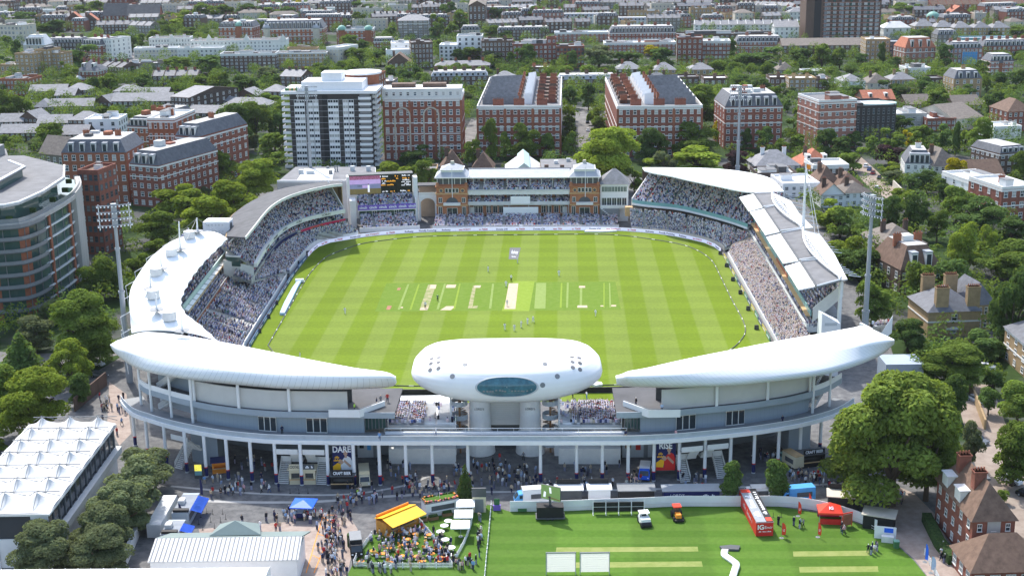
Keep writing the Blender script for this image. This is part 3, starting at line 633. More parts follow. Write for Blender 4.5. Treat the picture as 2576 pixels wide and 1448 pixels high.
lowA=zset(offset(fw,1.6),1.0);lowB=resample(line([(1586,530),(1640,534),(1703,541),(1770,556),(1838,575),(1886,594)],6.2),len(lowA))
tier_mesh(lowA,lowB,15).build('lower_tier','concrete',war,O);seat_rows(lowA,lowB,21,.46,.94,8,.9)
q=MB();q.ribbon(zset(offset(fw,1.2),0),.35,0,1.5);q.build('field_wall','stone',war,O)
par=smooth_poly(line([(1590,505),(1635,511),(1703,518),(1770.6,533),(1838,551.5),(1880,566)],8.6),40)
q=MB();q.ribbon(par,.5,7.2,7.9);q.build('balcony_edge','white_paint',war,O)
q=MB();q.ribbon(offset(par,.1),.12,7.9,9.0);q.build('glass_parapet','teal_glass',war,O)
upA=zset(offset(par,.7),8.1);upB=zset(offset(par,13.0),16.4)
tier_mesh(upA,upB,16).build('upper_tier','concrete',war,O);seat_rows(upA,upB,22,.46,.95,9,.9)
ri=smooth_poly(line([(1622,432),(1645,438),(1690,446),(1736.7,457),(1800,470),(1862,483),(1899,487)],19.0),40)
ro=smooth_poly(line([(1616,424),(1660,424),(1720,425),(1781,426),(1860,433),(1935,450),(1972,484)],15.6),40)
q=MB();q.loft([[a,b2,b2+V((0,0,.4)),a+V((0,0,.4))] for a,b2 in zip(ri,ro)]);q.build('roof','white_membrane',war,O)
q=MB();q.ribbon(zset(offset(ro,-.6),0),.4,0,15.5);q.build('back_wall','brick_brown',war,O)
q=MB()
for i in range(2,40,6):q.tube(V((upB[i].x,upB[i].y,14)),V(ro[i])*.55+V(ri[i])*.45,.16,.16,6)
q.build('roof_post','white_paint',war,O)
for sgn,(i,nm) in (( 1,(0,'end_wall')),):
    a,c=upA[i],upB[i];q=MB();q.ribbon([V((a.x-.3,a.y,0)),V((c.x-.3,c.y,0))],.3,[1,1],[9.3,17]);q.build(nm,'white_trim',war,O)
q=MB();p=G(1583,524,6);q.box(p.x-1.4,p.y-1,3.5,p.x+1.2,p.y+1.2,6.6);tag(q.build('kiosk','wood_tan'),'small tan kiosk squeezed between the white annexe and the curved stand','kiosk')
gs=root('grandstand','long grandstand with four white and grey roof bays and lattice arches right of the field','stand',(75,370,0));O=V((75,370,0))
fg=sub(fs,(1819,645),(1936,860));fg=fg+[V((63.4,312,0)),V((63,302,0))]
lowA=zset(offset(fg,1.6),1.0);railL=resample(line([(1876,572),(1925,650),(1975,735),(2028,825)],6.0),24);
dirn=(railL[-1]-railL[0]).normalized();railL2=railL+[railL[-1]+dirn*8,railL[-1]+dirn*16]
lowB=resample(zset(railL2,5.2),len(lowA))
tier_mesh(lowA,lowB,14).build('lower_tier','concrete',gs,O);seat_rows(lowA,lowB,19,.46,.97,12,.8,skip=lambda u,t:u > .86 and rnd.random() < (u-.86)*8,warm=.5)
q=MB()
for i in range(9):
    a=lowA[-4+min(i//3,3)].lerp(lowA[-3+min(i//3,2)],(i % 3)/3);
q=MB();q.ribbon(zset(offset(fg,1.2),0),.35,0,1.5);q.build('field_wall','white_trim',gs,O)
q=MB();q.ribbon(railL,.3,5.0,6.9);q.build('balcony_front','white_trim',gs,O)
q=MB();q.ribbon(offset(railL,-.08),.06,5.3,6.4);q.build('banner','grey_light',gs,O)
mezA=zset(offset(railL,.5),6.2);mezB=zset(offset(railL,2.6),7.2)
tier_mesh(mezA,mezB,3).build('box_tier','grey_mid',gs,O);seat_rows(mezA,mezB,3,.5,.85,0)
railU=resample(line([(1884,536),(1936,622),(1988,706),(2038,789)],9.6),24)
q=MB();q.ribbon(zset(offset(railU,-1.0),0),1.0,9.0,9.25);q.build('box_roof','wood_tan',gs,O)
q=MB();q.ribbon(railU,.3,9.0,10.4);q.build('upper_parapet','teal_glass',gs,O)
for a,c in ((.14,.3),(.55,.75)):
    i,j=int(a*23),int(c*23);q=MB();q.ribbon(offset(railU[i:j],-.08),.05,9.2,10.2);q.build('banner','tile_red',gs,O)
upA=zset(offset(railU,.6),9.6);upB=zset(offset(railU,7.6),14.5)
tier_mesh(upA,upB,9).build('upper_tier','grey_mid',gs,O);seat_rows(upA,upB,10,.5,.93,10)
q=MB();q.prism([(p.x,p.y) for p in offset(railL,3.0)]+[(p.x,p.y) for p in reversed(offset(railU,7.6))],0,8.9);q.build('base_block','grey_mid',gs,O)
q=MB();a,c=upA[-1],upB[-1];q.ribbon([V((c.x,c.y,0)),V((a.x,a.y,0))],.3,[14,7.5],[17.5,11.2]);q.build('end_rail','white_trim',gs,O)
q=MB();q.ribbon([railL[-1]+V((7,1,0)),railL[-1]],.3,5,7.2);q.build('end_rail','white_trim',gs,O)
bays=[([(1860,495.6),(1896,487),(1919.6,521),(1884,531)],[(1896,487),(1946.7,485.5),(1973.8,514),(1919.6,521)]),
        ([(1887.4,533),(1923,524.4),(1962,582),(1926,590.5)],[(1923,524.4),(1971,513),(2012.8,575),(1962,582)]),
        ([(1928,595.6),(1964,587),(2009.4,654.8),(1970.4,661.6)],[(1964,587),(2016,577),(2055,648),(2009.4,654.8)]),
        ([(1973.8,670),(2012.8,658),(2053.4,719),(2009.4,727.7)],[(2012.8,658),(2061.9,653),(2116,704),(2053.4,721)])]
for wq,gq in bays:
    zz=[18.6,19.4,19.4,18.6];pts=[G(x,y,z) for (x,y),z in zip(wq,zz)]
    q=MB();q.add([*pts,*[p-V((0,0,.3)) for p in pts]],[(0,1,2,3),(7,6,5,4),(0,4,5,1),(1,5,6,2),(2,6,7,3),(3,7,4,0)]);q.build('canopy_panel','white_membrane',gs,O)
    pts=[G(x,y,z) for (x,y),z in zip(gq,[19.3,19.9,19.9,19.3])]
    q=MB();q.add([*pts,*[p-V((0,0,.4)) for p in pts]],[(0,1,2,3),(7,6,5,4),(0,4,5,1),(1,5,6,2),(2,6,7,3),(3,7,4,0)]);q.build('roof_panel','flat_grey',gs,O)
    q=MB();q.tube(pts[0]+V((0,0,.2)),pts[3]+V((0,0,.2)),.3,.3,6);q.build('gutter','grey_dark',gs,O)
    for i_,j_ in ((2,3),(0,1)):q=MB();q.tube(pts[i_]+V((0,0,.2)),pts[j_]+V((0,0,.2)),.22,.22,6);q.build('roof_beam','white_paint',gs,O)
for tri,lv in (([(1946,485),(1974,513),(2013,575),(2046,572),(2010,536),(1990,505)],[(2008,490),(2060,566),8]),([(2016,577),(2055,648),(2116,704),(2132,702),(2100,640),(2062,588)],[(2062,590),(2118,634),7]),([],[(2118,664),(2165,694),6])):
    if tri:
        pts=[G(x,y,19.2) for x,y in tri];q=MB();q.prism(pts,18.9,19.2);q.build('rear_roof','flat_light',gs,O)
    (x0,y0),(x1,y1),n=lv
    for k in range(n):
        u=k/(n-1);a=G(x0+(x1-x0)*u-30,y0+(y1-y0)*u-2,18.2);c=G(x0+(x1-x0)*u,y0+(y1-y0)*u+2,17.6);q=MB();q.tube(a,c,.16,.1,5);q.build('louvre_blade','white_paint',gs,O)
for (ax,ay),(bx,by),hh in (((1943,484),(2018,574),3.6),((2020,578),(2116,704),4.2)):
    p,e=G(ax,ay,20),G(bx,by,20);n=15;bot,top=[],[]
    side=V(((e-p).y,-(e-p).x,0)).normalized()
    for i in range(n+1):
        u=i/n;s=math.sin(math.pi*u);m_=p.lerp(e,u);bot.append(m_+V((0,0,.2))-side*(-.2));top.append(m_+V((0,0,.6+.4*s))+side*(2.9*s))
    q=MB();q.path(bot,.22,6);q.path(top,.28,6)
    for i in range(n):q.tube(bot[i],top[i+1],.12,.12,5);q.tube(top[i],bot[i+1],.12,.12,5)
    q.build('lattice_arch','white_paint',gs,O)
mbse=G(2020.5,574,19.5);mt=AD(2028,408,mbse.y)
q=MB();q.tube((mbse.x,mbse.y,0),mbse,.55,.5,10);q.tube(mbse,mt,.48,.15,10);ms=q.build('mast','white_paint',gs,O)
q=MB()
for x,y in ((2052,600),(2066,618)):q.tube(mt-V((0,0,1)),G(x,y,19),.07,.07,4)
q.build('stay_cable','white_paint',ms,O)
q=MB();q.add([mt+V((0,0,-1.8)),mt+V((1.2,-.2,-2)),mt+V((1.3,-.3,-.8)),mt+V((0,0,-.4))],[(0,1,2,3),(3,2,1,0)]);q.build('flag','orange',ms,O)
p=G(2114,712,0);Yc=G(2116,704,19).y
q=MB();a=G(2116,706,18.6);q.tube((a.x,a.y,0),a,.5,.5,10);q.build('corner_post','white_paint',gs,O)
p=G(2083,818,12);r_=root('stair_hood','white angular stair hood between grandstand and the right curved stand','stair hood',p)
q=MB();q.add([(-1.7,-1,-12),(2.6,-1,-12),(2.6,3,-12),(-1.7,3,-12),(-1.7,-1,3.2),(2.6,-1,.6),(2.6,3,.6),(-1.7,3,2.8)],[(3,2,1,0),(4,5,6,7),(0,1,5,4),(1,2,6,5),(2,3,7,6),(3,0,4,7)]);q.build('shell','white_paint',r_)
q=MB();q.box(-1.0,-1.06,.2,1.8,-1.01,.9);q.build('slot','grey_light',r_)
ZD=8.5
DECK_PX=[(303,1011),(314,1026),(336.5,1045),(375,1058.5),(420,1072.4),(467,1083.6),(519.6,1094),(575,1102),(634.7,1108),(694,1112),(826,1114.5),(957,1115.5),(1089,1115.5),(1270,1115.5),(1450,1115.5),(1579,1115),(1644,1112.5),
           (1707,1109),(1772,1103),(1835,1097),(1897.7,1090),(1957,1081),(2009,1072),(2065,1058),(2110,1042),(2150,1018)]
deck=smooth_poly(line(DECK_PX,ZD),160)
def di(px):return min(range(len(deck)),key=lambda i:abs(PX(deck[i])[0]-px))
wk=root('walkway','long white raised walkway on slim columns along the front of the ground','walkway',deck[80]);O=V(deck[80])
q=MB();inner=zset(offset(deck,4.6),ZD)
q.loft([[a+V((0,0,0)),b2,b2+V((0,0,.5)),a+V((0,0,.5))] for a,b2 in zip(deck,inner)]);q.build('deck','grey_mid',wk,O)
q=MB();q.ribbon(offset(deck,-.12),.25,ZD-.25,ZD+.55);q.build('edge_fascia','white_paint',wk,O)
mk('mesh_rail',(.42,.46,.5),.5,.1)
q=MB();q.ribbon(offset(deck,.15),.05,ZD+.55,ZD+1.45);q.build('mesh_rail','mesh_rail',wk,O)
q=MB();q.path([p+V((0,0,1.5)) for p in offset(deck,.15)],.06,5);q.build('handrail','white_paint',wk,O)
c0,c1=di(962),di(1575)
inn=offset(deck[c0:c1+1],3.4)
q=MB();q.ribbon(zset(inn,0),.25,ZD,ZD+.95);q.build('inner_parapet','white_paint',wk,O)
q=MB();q.path([p+V((0,0,1.75)) for p in inn],.06,5)
for p in inn[::3]:q.tube(p+V((0,0,.9)),p+V((0,0,1.75)),.05,.05,4)
q.build('handrail','white_paint',wk,O)
q=MB();q.ribbon(zset(offset(inn,1.5),0),.15,ZD-.5,ZD+.6);q.build('rear_screen','mesh_rail',wk,O)
COLS=[(471,1187),(520,1198),(575,1205),(635,1210),(696,1215),(760,1219),(827,1219),(892.6,1220),(957,1219),(1023,1219),(1089,1216),(1178.5,1214),(1360,1214),(1450.5,1213),(1515,1213),(1579.5,1213),(1644,1209),(1707.7,1206),(1772,1202),(1836,1196),(1895,1189),(1956,1177),(2011,1161),(2062,1137),(420,1170),(374,1150),(341,1120)]
for x,y in COLS:
    p=G(x,y);q=MB()
    q.tube((p.x,p.y,2.1),(p.x,p.y,ZD),.33,.33,12,0,False);q.tube((p.x,p.y,.25),(p.x,p.y,1.9),.35,.35,12,1);q.tube((p.x,p.y,1.9),(p.x,p.y,2.1),.36,.36,12,2);q.tube((p.x,p.y,0),(p.x,p.y,.25),.4,.4,12,3)
    q.build('column',['white_paint','navy','red','grey_light'],wk,O)
def seam_mat(name,col,n,dark=.6):
    m,nt,b=nodes(name);N=nt.nodes;L=nt.links
    a=N.new('ShaderNodeAttribute');a.attribute_name='along'
    mu=N.new('ShaderNodeMath');mu.operation='MULTIPLY';mu.inputs[1].default_value=n;L.new(a.outputs['Fac'],mu.inputs[0])
    fr=N.new('ShaderNodeMath');fr.operation='FRACT';L.new(mu.outputs[0],fr.inputs[0])
    gt=N.new('ShaderNodeMath');gt.operation='LESS_THAN';gt.inputs[1].default_value=.05;L.new(fr.outputs[0],gt.inputs[0])
    mx=N.new('ShaderNodeMix');mx.data_type='RGBA';L.new(gt.outputs[0],mx.inputs[0]);mx.inputs[6].default_value=(*col,1);mx.inputs[7].default_value=(*[c*dark for c in col],1)
    no=N.new('ShaderNodeTexNoise');no.inputs['Scale'].default_value=.25;no.inputs['Detail'].default_value=4
    g=N.new('ShaderNodeNewGeometry');L.new(g.outputs['Position'],no.inputs['Vector'])
    mr=N.new('ShaderNodeMapRange');mr.inputs[3].default_value=.93;mr.inputs[4].default_value=1.06;L.new(no.outputs['Fac'],mr.inputs[0])
    s=N.new('ShaderNodeVectorMath');s.operation='SCALE';L.new(mx.outputs[2],s.inputs[0]);L.new(mr.outputs[0],s.inputs['Scale'])
    L.new(s.outputs[0],b.inputs['Base Color']);b.inputs['Roughness'].default_value=.45;b.inputs['Specular IOR Level'].default_value=.3
    MATS[name]=m
seam_mat('clad_roof',(.74,.76,.76),62,.62);seam_mat('clad_wall',(.30,.35,.40),40,.86)
def set_along(o,vals):
    at=o.data.attributes.new('along','FLOAT','POINT');at.data.foreach_set('value',vals)
def clad(name,poly,z0,z1,th,parent,org,mat='clad_wall'):
    q=MB();q.ribbon(poly,th,z0,z1);o=q.build(name,mat,parent,org)
    n=len(poly);set_along(o,[i/n for i in range(n) for _ in range(4)]);return o
def curved_stand(side,label,sl_deck,wall_px,panel_px,roofs,terr_px,win_px,stair_px):
    i0,i1=sl_deck;D=deck[i0:i1+1];c=D[len(D)//2];O=V((c.x,c.y,0))
    st=root('curved_stand',label,'stand',O)
    def sl(a,b2,off):
        j0,j1=sorted((di(a),di(b2)));return offset(deck,off)[j0:j1+1]
    w=sl(*wall_px,4.2)
    clad('clad_wall',zset(w,0),ZD+.5,12.9,.5,st,O)
    s0=zset(sl(*terr_px,3.1),0);s1=zset(sl(*terr_px,17),0)
    q=MB();q.loft([[V((a.x,a.y,12.9)),V((b2.x,b2.y,12.9)),V((b2.x,b2.y,13.4)),V((a.x,a.y,13.4))] for a,b2 in zip(s0,s1)]);q.build('upper_floor','asphalt',st,O)
    q=MB();q.ribbon(zset(offset(s0,-.1),0),.2,12.4,13.55);q.build('floor_edge','grey_clad',st,O)
    pn=zset(sl(*panel_px,4.2),0)
    k=3;n=len(pn)
    for a in range(k):
        seg_=pn[a*(n-1)//k:(a+1)*(n-1)//k+1];q=MB();q.ribbon(seg_,.3,13.4,17.3);q.build('screen_panel','panel_beige',st,O)
    q=MB();q.ribbon(zset(offset(pn,5),0),.3,13.4,19.5);q.build('rear_wall','grey_dark',st,O)
    pp=[pn[0]]+[pn[(a+1)*(n-1)//k] for a in range(k-1)]+[pn[-1]]
    for p in (pp[:-1] if side < 0 else pp[1:]):
        o_=offset([p,p+V((1,0,0))],-.7)[0];q=MB();q.tube((o_.x,o_.y,13.4),(o_.x,o_.y,19.2),.3,.3,10);q.build('roof_post','white_paint',st,O)
    B,C,E,zb,zc,ze=roofs
    Bp=smooth_poly(line(B,zb),90);Cp=smooth_poly([G(x,y,z) for (x,y),z in zip(C,zc)],90);Ep=smooth_poly([G(x,y,z) for (x,y),z in zip(E,ze)],90)
    rings=[];vals=[]
    for i,(b2,c_,e) in enumerate(zip(Bp,Cp,Ep)):
        out=(c_-e);out.z=0
        out=out.normalized() if out.length > .05 else V((0,-1,0));th=min(1.0,(c_-e).length/6)
        ring=[b2,b2.lerp(c_,.3)+out*.75*th,b2.lerp(c_,.62)+out*.85*th,b2.lerp(c_,.86)+out*.45*th,c_+V((0,0,.05)),c_.lerp(e,.12)+V((0,0,.3*th)),c_.lerp(e,.3)+V((0,0,.55*th)),c_.lerp(e,.6)+V((0,0,.5*th)),e,e+V((0,0,-.5*th-.02)),b2.lerp(e,.5)+V((0,0,-.1))]
        rings.append(ring);vals+=[i/90]*11
    q=MB();q.loft(rings,True,True,0,[1,1,1,0,0,0,0,0,0,2,2]);o=q.build('roof_shell',['white_membrane','clad_roof','flat_light'],st,O,smooth=True);set_along(o,vals)
    tp=terr_px
    for x0,x1 in win_px:
        ws=sl(x0,x1,4.05);a,e=ws[0],ws[-1];ang=math.atan2(e.y-a.y,e.x-a.x);m_=(a+e)/2;L2=(e-a).length/2
        r_=MB();r_.box(-L2,-.12,ZD+.5,L2,.0,ZD+3.6,0)
        for i in range(3):r_.box(-L2+.1+i*2*L2/3,-.16,ZD+.7,-L2-.1+(i+1)*2*L2/3,-.121,ZD+3.4,1)
        r_.build('window',['white_trim','glass'],st,None,loc=(m_.x-O.x,m_.y-O.y,0),rz=ang)
    u=zset(sl(*terr_px,15),0)
    q=MB();q.ribbon(u,.4,0,8.5);q.build('undercroft_wall','grey_mid',st,O)
    A_=zset(sl(*panel_px,42),1.2);B_=zset(sl(*panel_px,17),12.4)
    tier_mesh(A_,B_,16).build('lower_tier','concrete',st,O)
    q=MB();a1=zset(sl(*panel_px,17),0);a2=zset(sl(*panel_px,15.6),0);q.ribbon(a1,.4,0,13);q.build('back_wall','white_trim',st,O)
    for x,l2,sgn in stair_px:
        cpos=offset(deck,3.4)[di(x)];a=offset(deck,3.4)[di(x)+1]-cpos;ang=math.atan2(a.y,a.x)
        q=MB()
        for i in range(12):q.box(sgn*(-1.1)-.95,-3.2+i*.27,i*.27,sgn*(-1.1)+.95,-2.9+i*.27,i*.27+.14)
        q.box(-2.1,.0,3.2,2.1,1.8,3.4)
        for i in range(10):q.box(sgn*1.1-.95,-.0-i*.27,3.4+i*.27,sgn*1.1+.95,.3-i*.27,3.54+i*.27)
        q.box(-2.1,-3.4,6.1,2.1,-2.4,6.25)
        fl_=q.build('staircase','white_trim',st,None,loc=(cpos.x-O.x,cpos.y-O.y,0),rz=ang)
        q=MB();q.box(-2.1,-.1,3.4,2.1,0,4.4);q.box(-2.1,-3.5,6.25,2.1,-3.4,7.2)
        for s in (-1,1):
            xx=sgn*(-1.1)+s*.97;q.add([(xx,-3.2,.3),(xx+.05,-3.2,.3),(xx+.05,0,3.4),(xx,0,3.4),(xx,-3.2,1.3),(xx+.05,-3.2,1.3),(xx+.05,0,4.4),(xx,0,4.4)],[(0,1,5,4),(1,2,6,5),(2,3,7,6),(3,0,4,7),(4,5,6,7),(3,2,1,0)])
        q.build('stair_rail','white_trim',fl_)
    return st,O,sl
left_roof=([(283,880),(300,897),(327,917),(370,935),(460,952),(572,965),(697,976),(800,979),(900,978),(985,972),(996,953)],
             [(277,868),(300,877),(330,884),(370,892),(460,908),(572,925),(697,934),(800,938),(900,943),(982,947),(996,949)],
             [(277,866),(300,855),(330,843),(370,835),(460,843),(572,862),(697,887),(800,907.5),(900,926),(982,941),(996,946)],
             18.4,[20.5]+[21.4]*9+[20],[20.5,20.5]+[20.4]*7+[20.3,19.9])
right_roof=([(1552,968),(1570,971),(1600,973),(1695,975),(1770,973),(1842,969),(1960,957),(2072,942),(2150,921),(2216,893),(2250,864)],
              [(1549,949),(1570,948),(1600,946),(1695,937),(1770,926),(1842,914),(1960,896),(2072,878),(2140,868),(2205,860),(2250,857)],
              [(1549,944),(1570,939),(1600,931),(1695,909),(1770,893),(1842,879),(1960,856),(2072,837),(2143,824),(2178,821),(2249,853)],
              18.4,[20]+[21.4]*9+[20.6],[19.9,20.3]+[20.4]*8+[20.4])
lst,LO,lsl=curved_stand(-1,'big curved stand with ribbed white roof shell left of the media pod',(0,di(985)),(462,905),(457,866),left_roof,(318,985),[(634,682),(766,814)],[(716,0,1),(792,0,-1),(452,0,1)])
rst,ROO,rsl=curved_stand(1,'big curved stand with ribbed white roof shell right of the media pod',(di(1555),len(deck)-1),(1625,2072),(1672,2070),right_roof,(1553,2150),[(1718,1766),(1848,1897)],[(1745,0,1),(1812,0,-1)])
def terrace(st,O,pts,z,glassx,lab):
    P3=line(pts,z+1.1);q=MB();q.ribbon(zset(P3,0),.2,z-.4,z+1.1);q.build('terrace_parapet','white_paint',st,O)
    q=MB();q.path([p+V((0,0,.25)) for p in P3],.05,4);q.build('handrail','steel',st,O)
terrace(lst,LO,[(826,1030),(904,1031),(968,1008)],13.3,None,'')
terrace(rst,ROO,[(1567,1008),(1632,1031),(1712,1030)],13.3,None,'')
for st,O,px0,px1,off in ((lst,LO,905,975,1),(rst,ROO,1565,1628,-1)):
    a=[G(px0,1092,ZD+.5),G(px1,1085 if off > 0 else 1092,ZD+.5)] if off > 0 else [G(px0,1085,ZD+.5),G(px1,1092,ZD+.5)]
    a=[V((p.x,p.y,0)) for p in a]
    q=MB();q.ribbon(offset(a,2.0),.3,ZD+.5,12.9);g_=q.build('glazed_corner','glass_green',st,O)
    q=MB()
    for p in resample(offset(a,1.95),9):q.tube((p.x,p.y,ZD+.5),(p.x,p.y,12.9),.09,.09,5)
    q.build('mullion','steel_dark',g_,O)
    q=MB();q.prism([(p.x,p.y) for p in offset(a,2.3)]+[(p.x,p.y) for p in reversed(offset(a,16))],ZD+.5,12.85);q.build('end_block','grey_clad',st,O)
for st,O,xs,sl_ in ((lst,LO,(318,457),lsl),(rst,ROO,(2075,2150),rsl)):
    e=zset(sl_(*xs,3.1),0);q=MB();q.ribbon(e,.15,13.2,14.6);q.build('balcony_rail','white_paint',st,O)
    for p in e[::6]:
        q=MB();q.tube((p.x,p.y,9),(p.x,p.y,18.6),.28,.28,8);q.build('roof_post','white_paint',st,O)
    f=zset(sl_(*xs,7),0);q=MB();q.ribbon(f,.3,8.9,17);q.build('stair_wall','grey_clad',st,O)
    m_=f[len(f)//2];a=f[len(f)//2+1]-m_;ang=math.atan2(a.y,a.x)
    for zz in (9.0,13.4):
        q=MB()
        for i in range(14):q.box(-3+i*.42,-2.3,zz+i*.28,-2.5+i*.42,-.4,zz+i*.28+.12)
        q.add([(-3,-2.35,zz+.1),(3,-2.35,zz+4),(3,-2.35,zz+5),(-3,-2.35,zz+1.1)],[(0,1,2,3),(3,2,1,0)])
        q.build('staircase','white_paint',st,None,loc=(m_.x-O.x,m_.y-O.y,0),rz=ang)
p0,p1=G(478,1172),G(545,1190)
q=MB();q.prism([(p0.x,p0.y+2.5),(p1.x,p1.y+2.5),(p1.x,p1.y+9),(p0.x-1,p0.y+9)],0,8.4);q.build('core_wall','grey_clad',lst,LO)
p0,p1=G(1985,1148),G(2040,1132)
q=MB();q.prism([(p0.x,p0.y+1),(p1.x,p1.y+1),(p1.x,p1.y+8),(p0.x-1,p0.y+8)],0,8.4);q.build('core_wall','grey_clad',rst,ROO)
pr=[(2165,838,17),(2232,868,17),(2244,800,19.5),(2215,803,19)]
a=[G(2168,820,15),G(2222,848,15),G(2246,796,19.2)]
q=MB();q.ribbon([a[0]+V((0,2,0)),a[1]+V((0,2,0)),a[2]],.4,[13.5,13.5,15.5],[15.2,15.2,19.4]);q.build('prow_wall','white_paint',rst,ROO)
A=[G(2200,832,14.5),G(2222,838,14.5)];B_=[G(2195,818,17),G(2236,812,17)]
tier_mesh(A,B_,4,3).build('corner_tier','concrete',rst,ROO);seat_rows(A,B_,5,.5,.8,0)
p=G(2262,915,5);q=MB();q.box(p.x-3.5,p.y-2,0,p.x+5,p.y+5,5.6);tag(q.build('plant_room','grey_clad'),'small grey clad block behind the right curved stand end','plant room')
mc0=V((-1.25,257.6,0));pod=root('media_centre','smooth white pod-shaped media centre raised on two round towers','media centre',mc0,-PHI*.5)
PR=[(12.35,9.0,5.6),(12.5,11.0,7.0),(12.75,13.2,8.6),(13.15,15.3,9.9),(13.75,17.0,10.8),(14.5,18.2,11.3),(15.4,18.85,11.6),(16.4,19.0,11.7),(17.4,18.75,11.55),(18.3,18.0,11.1),(19.1,17.2,10.5),(19.75,16.0,9.7),(20.2,14.4,8.6),(20.5,11.5,6.8),(20.65,6.0,3.5)]
def pod_pt(ang,t,out=0.0):
    t=min(max(t,0),len(PR)-1.001);i=int(t);u=t-i
    z,a,b2=[PR[i][k]*(1-u)+PR[i+1][k]*u for k in range(3)]
    c,s=math.cos(ang),math.sin(ang);n=4.2 if s > 0 else 2.35
    r_=(abs(c)**n+abs(s)**n)**(-1/n)
    lift=.35*(abs(c)**4)*max(0,(16.4-z)/4)
    return V(((a+out)*c*r_,(b2+out)*s*r_,z+lift*4))
NS=96
rings=[[pod_pt(2*math.pi*i/NS,t) for i in range(NS)] for t in np.linspace(0,len(PR)-1,43)]
q=MB();q.loft(rings,True,True);shell=q.build('pod_shell','white_membrane',pod,smooth=True)
mk('pod_glass',(.05,.15,.19),.12,.35,.9,spec=.6)
q=MB();rr=[]
def wpt(r,th,o):return pod_pt(-math.pi/2+.012+r*.3*abs(math.cos(th))**.8*(1 if math.cos(th) > 0 else -1),7.5+r*1.95*math.sin(th),o)
for r_ in (0.02,.25,.5,.75,1.0):rr.append([wpt(r_,2*math.pi*i/48,.07) for i in range(48)])
q.loft(rr,True,False);wdo=q.build('window','pod_glass',pod,smooth=True)
q=MB();q.loft([[wpt(1.0,2*math.pi*i/48,.03) for i in range(48)],[wpt(1.0,2*math.pi*i/48,.14) for i in range(48)],[wpt(1.06,2*math.pi*i/48,.14) for i in range(48)],[wpt(1.07,2*math.pi*i/48,.0) for i in range(48)]],True,False);q.build('window_rim','grey_light',wdo,smooth=True)
q=MB()
for i in range(16):
    x=-6.3+i*.85+rnd.uniform(-.2,.2);th=rnd.uniform(-.6,.1)
    b0=wpt(abs(x)/8.2,0 if x > 0 else math.pi,.1);q.box(b0.x-.2,b0.y-.03,b0.z-.75+th*.4,b0.x+.2,b0.y+.02,b0.z-.4+th*.5)
q.build('interior_desk','steel_dark',wdo)
Mp=Matrix.Translation(mc0) @ Matrix.Rotation(-PHI*.5,4,'Z')
bvh=BVHTree.FromPolygons([Mp @ v.co for v in shell.data.vertices],[tuple(p.vertices) for p in shell.data.polygons])
def disc_on(px,py,r,mat,name='porthole'):
    hit,nrm,_,_=bvh.ray_cast(V((0,0,CH)),ray(px,py).normalized())
    if hit is None:return
    if nrm.z < 0:nrm=-nrm
    q=MB();a=nrm.orthogonal().normalized();b2=nrm.cross(a);n=18
    q.add([hit+nrm*.06]+[hit+nrm*.06+(a*math.cos(2*math.pi*i/n)+b2*math.sin(2*math.pi*i/n))*r for i in range(n)]+[hit-nrm*.1+(a*math.cos(2*math.pi*i/n)+b2*math.sin(2*math.pi*i/n))*r for i in range(n)],[(0,i+1,(i+1) % n+1) for i in range(n)]+[(i+1,n+1+i,n+1+(i+1) % n,(i+1) % n+1) for i in range(n)])
    o=q.build(name,mat,pod,mc0);o.rotation_euler[2]=PHI*.5
for x,y in ((1086,902),(1104,899),(1084,914),(1103,911),(1082,930),(1103,926),(1439,898),(1457,900),(1440,910),(1459,913),(1441,924),(1459,929)):disc_on(x,y,.45,'flat_grey')
for x,y in ((1170,916.5),(1371,915),(1138,946),(1402,946),(1365,968)):disc_on(x,y,.5,'grey_mid')
for s,px in ((-1,1209),(1,1336)):
    p=G(px,1149);x=p.x-mc0.x
    q=MB();q.tube((x,-2.6,0),(x,-2.6,13.2),3.0 if 0 else 2.3,2.0,24);q.build('support_tower','white_paint',pod)
    q=MB();q.tube((x,-2.6,0),(x,-2.6,4.2),3.0,2.6,24);q.build('tower_skirt','white_trim',pod)
    xs=x+s*4.0
    q=MB();q.tube((xs,-3.2,0),(xs,-3.2,13),.22,.22,8)
    for i in range(46):
        a=i*.42;z=1+i*.25;q.add([(xs,-3.2,z),(xs+1.5*math.cos(a),-3.2+1.5*math.sin(a),z),(xs+1.5*math.cos(a+.42),-3.2+1.5*math.sin(a+.42),z),(xs,-3.2,z+.06),(xs+1.5*math.cos(a),-3.2+1.5*math.sin(a),z+.06),(xs+1.5*math.cos(a+.42),-3.2+1.5*math.sin(a+.42),z+.06)],[(3,4,5),(2,1,0),(1,2,5,4)])
    q.build('spiral_stair','wood',pod)
    for k in range(4):
        q=MB();z=1.6+k*2.9;n=20
        q.loft([[(xs+1.62*math.cos(2*math.pi*i/n),-3.2+1.62*math.sin(2*math.pi*i/n),z+dz) for i in range(n)] for dz in (0,1.0)],True,False);q.build('stair_rail','mesh_rail',pod)
    q=MB();q.box(xs+s*1.7-.2,-3.6,0,xs+s*1.7+.2,-3.2,13.6);q.build('stair_column','white_paint',pod)
    text("LORD'S",.6,'grey_mid',pod,(x,-4.95,9.9),bold=.01)
xl=G(1223,1149).x-mc0.x;xr=G(1322,1149).x-mc0.x
q=MB();q.box(xl,-1.9,5.4,xr,-1.6,13.2);q.build('core_panel','panel_beige',pod)
q=MB()
for i in range(16):q.box(xl+.02,-1.95,6.6+i*.4,xr-.02,-1.91,6.66+i*.4)
q.build('louvre','flat_light',pod)
q=MB();q.box(xl,-.5,0,xr,0,8.4);q.build('gateway_wall','grey_dark',pod)
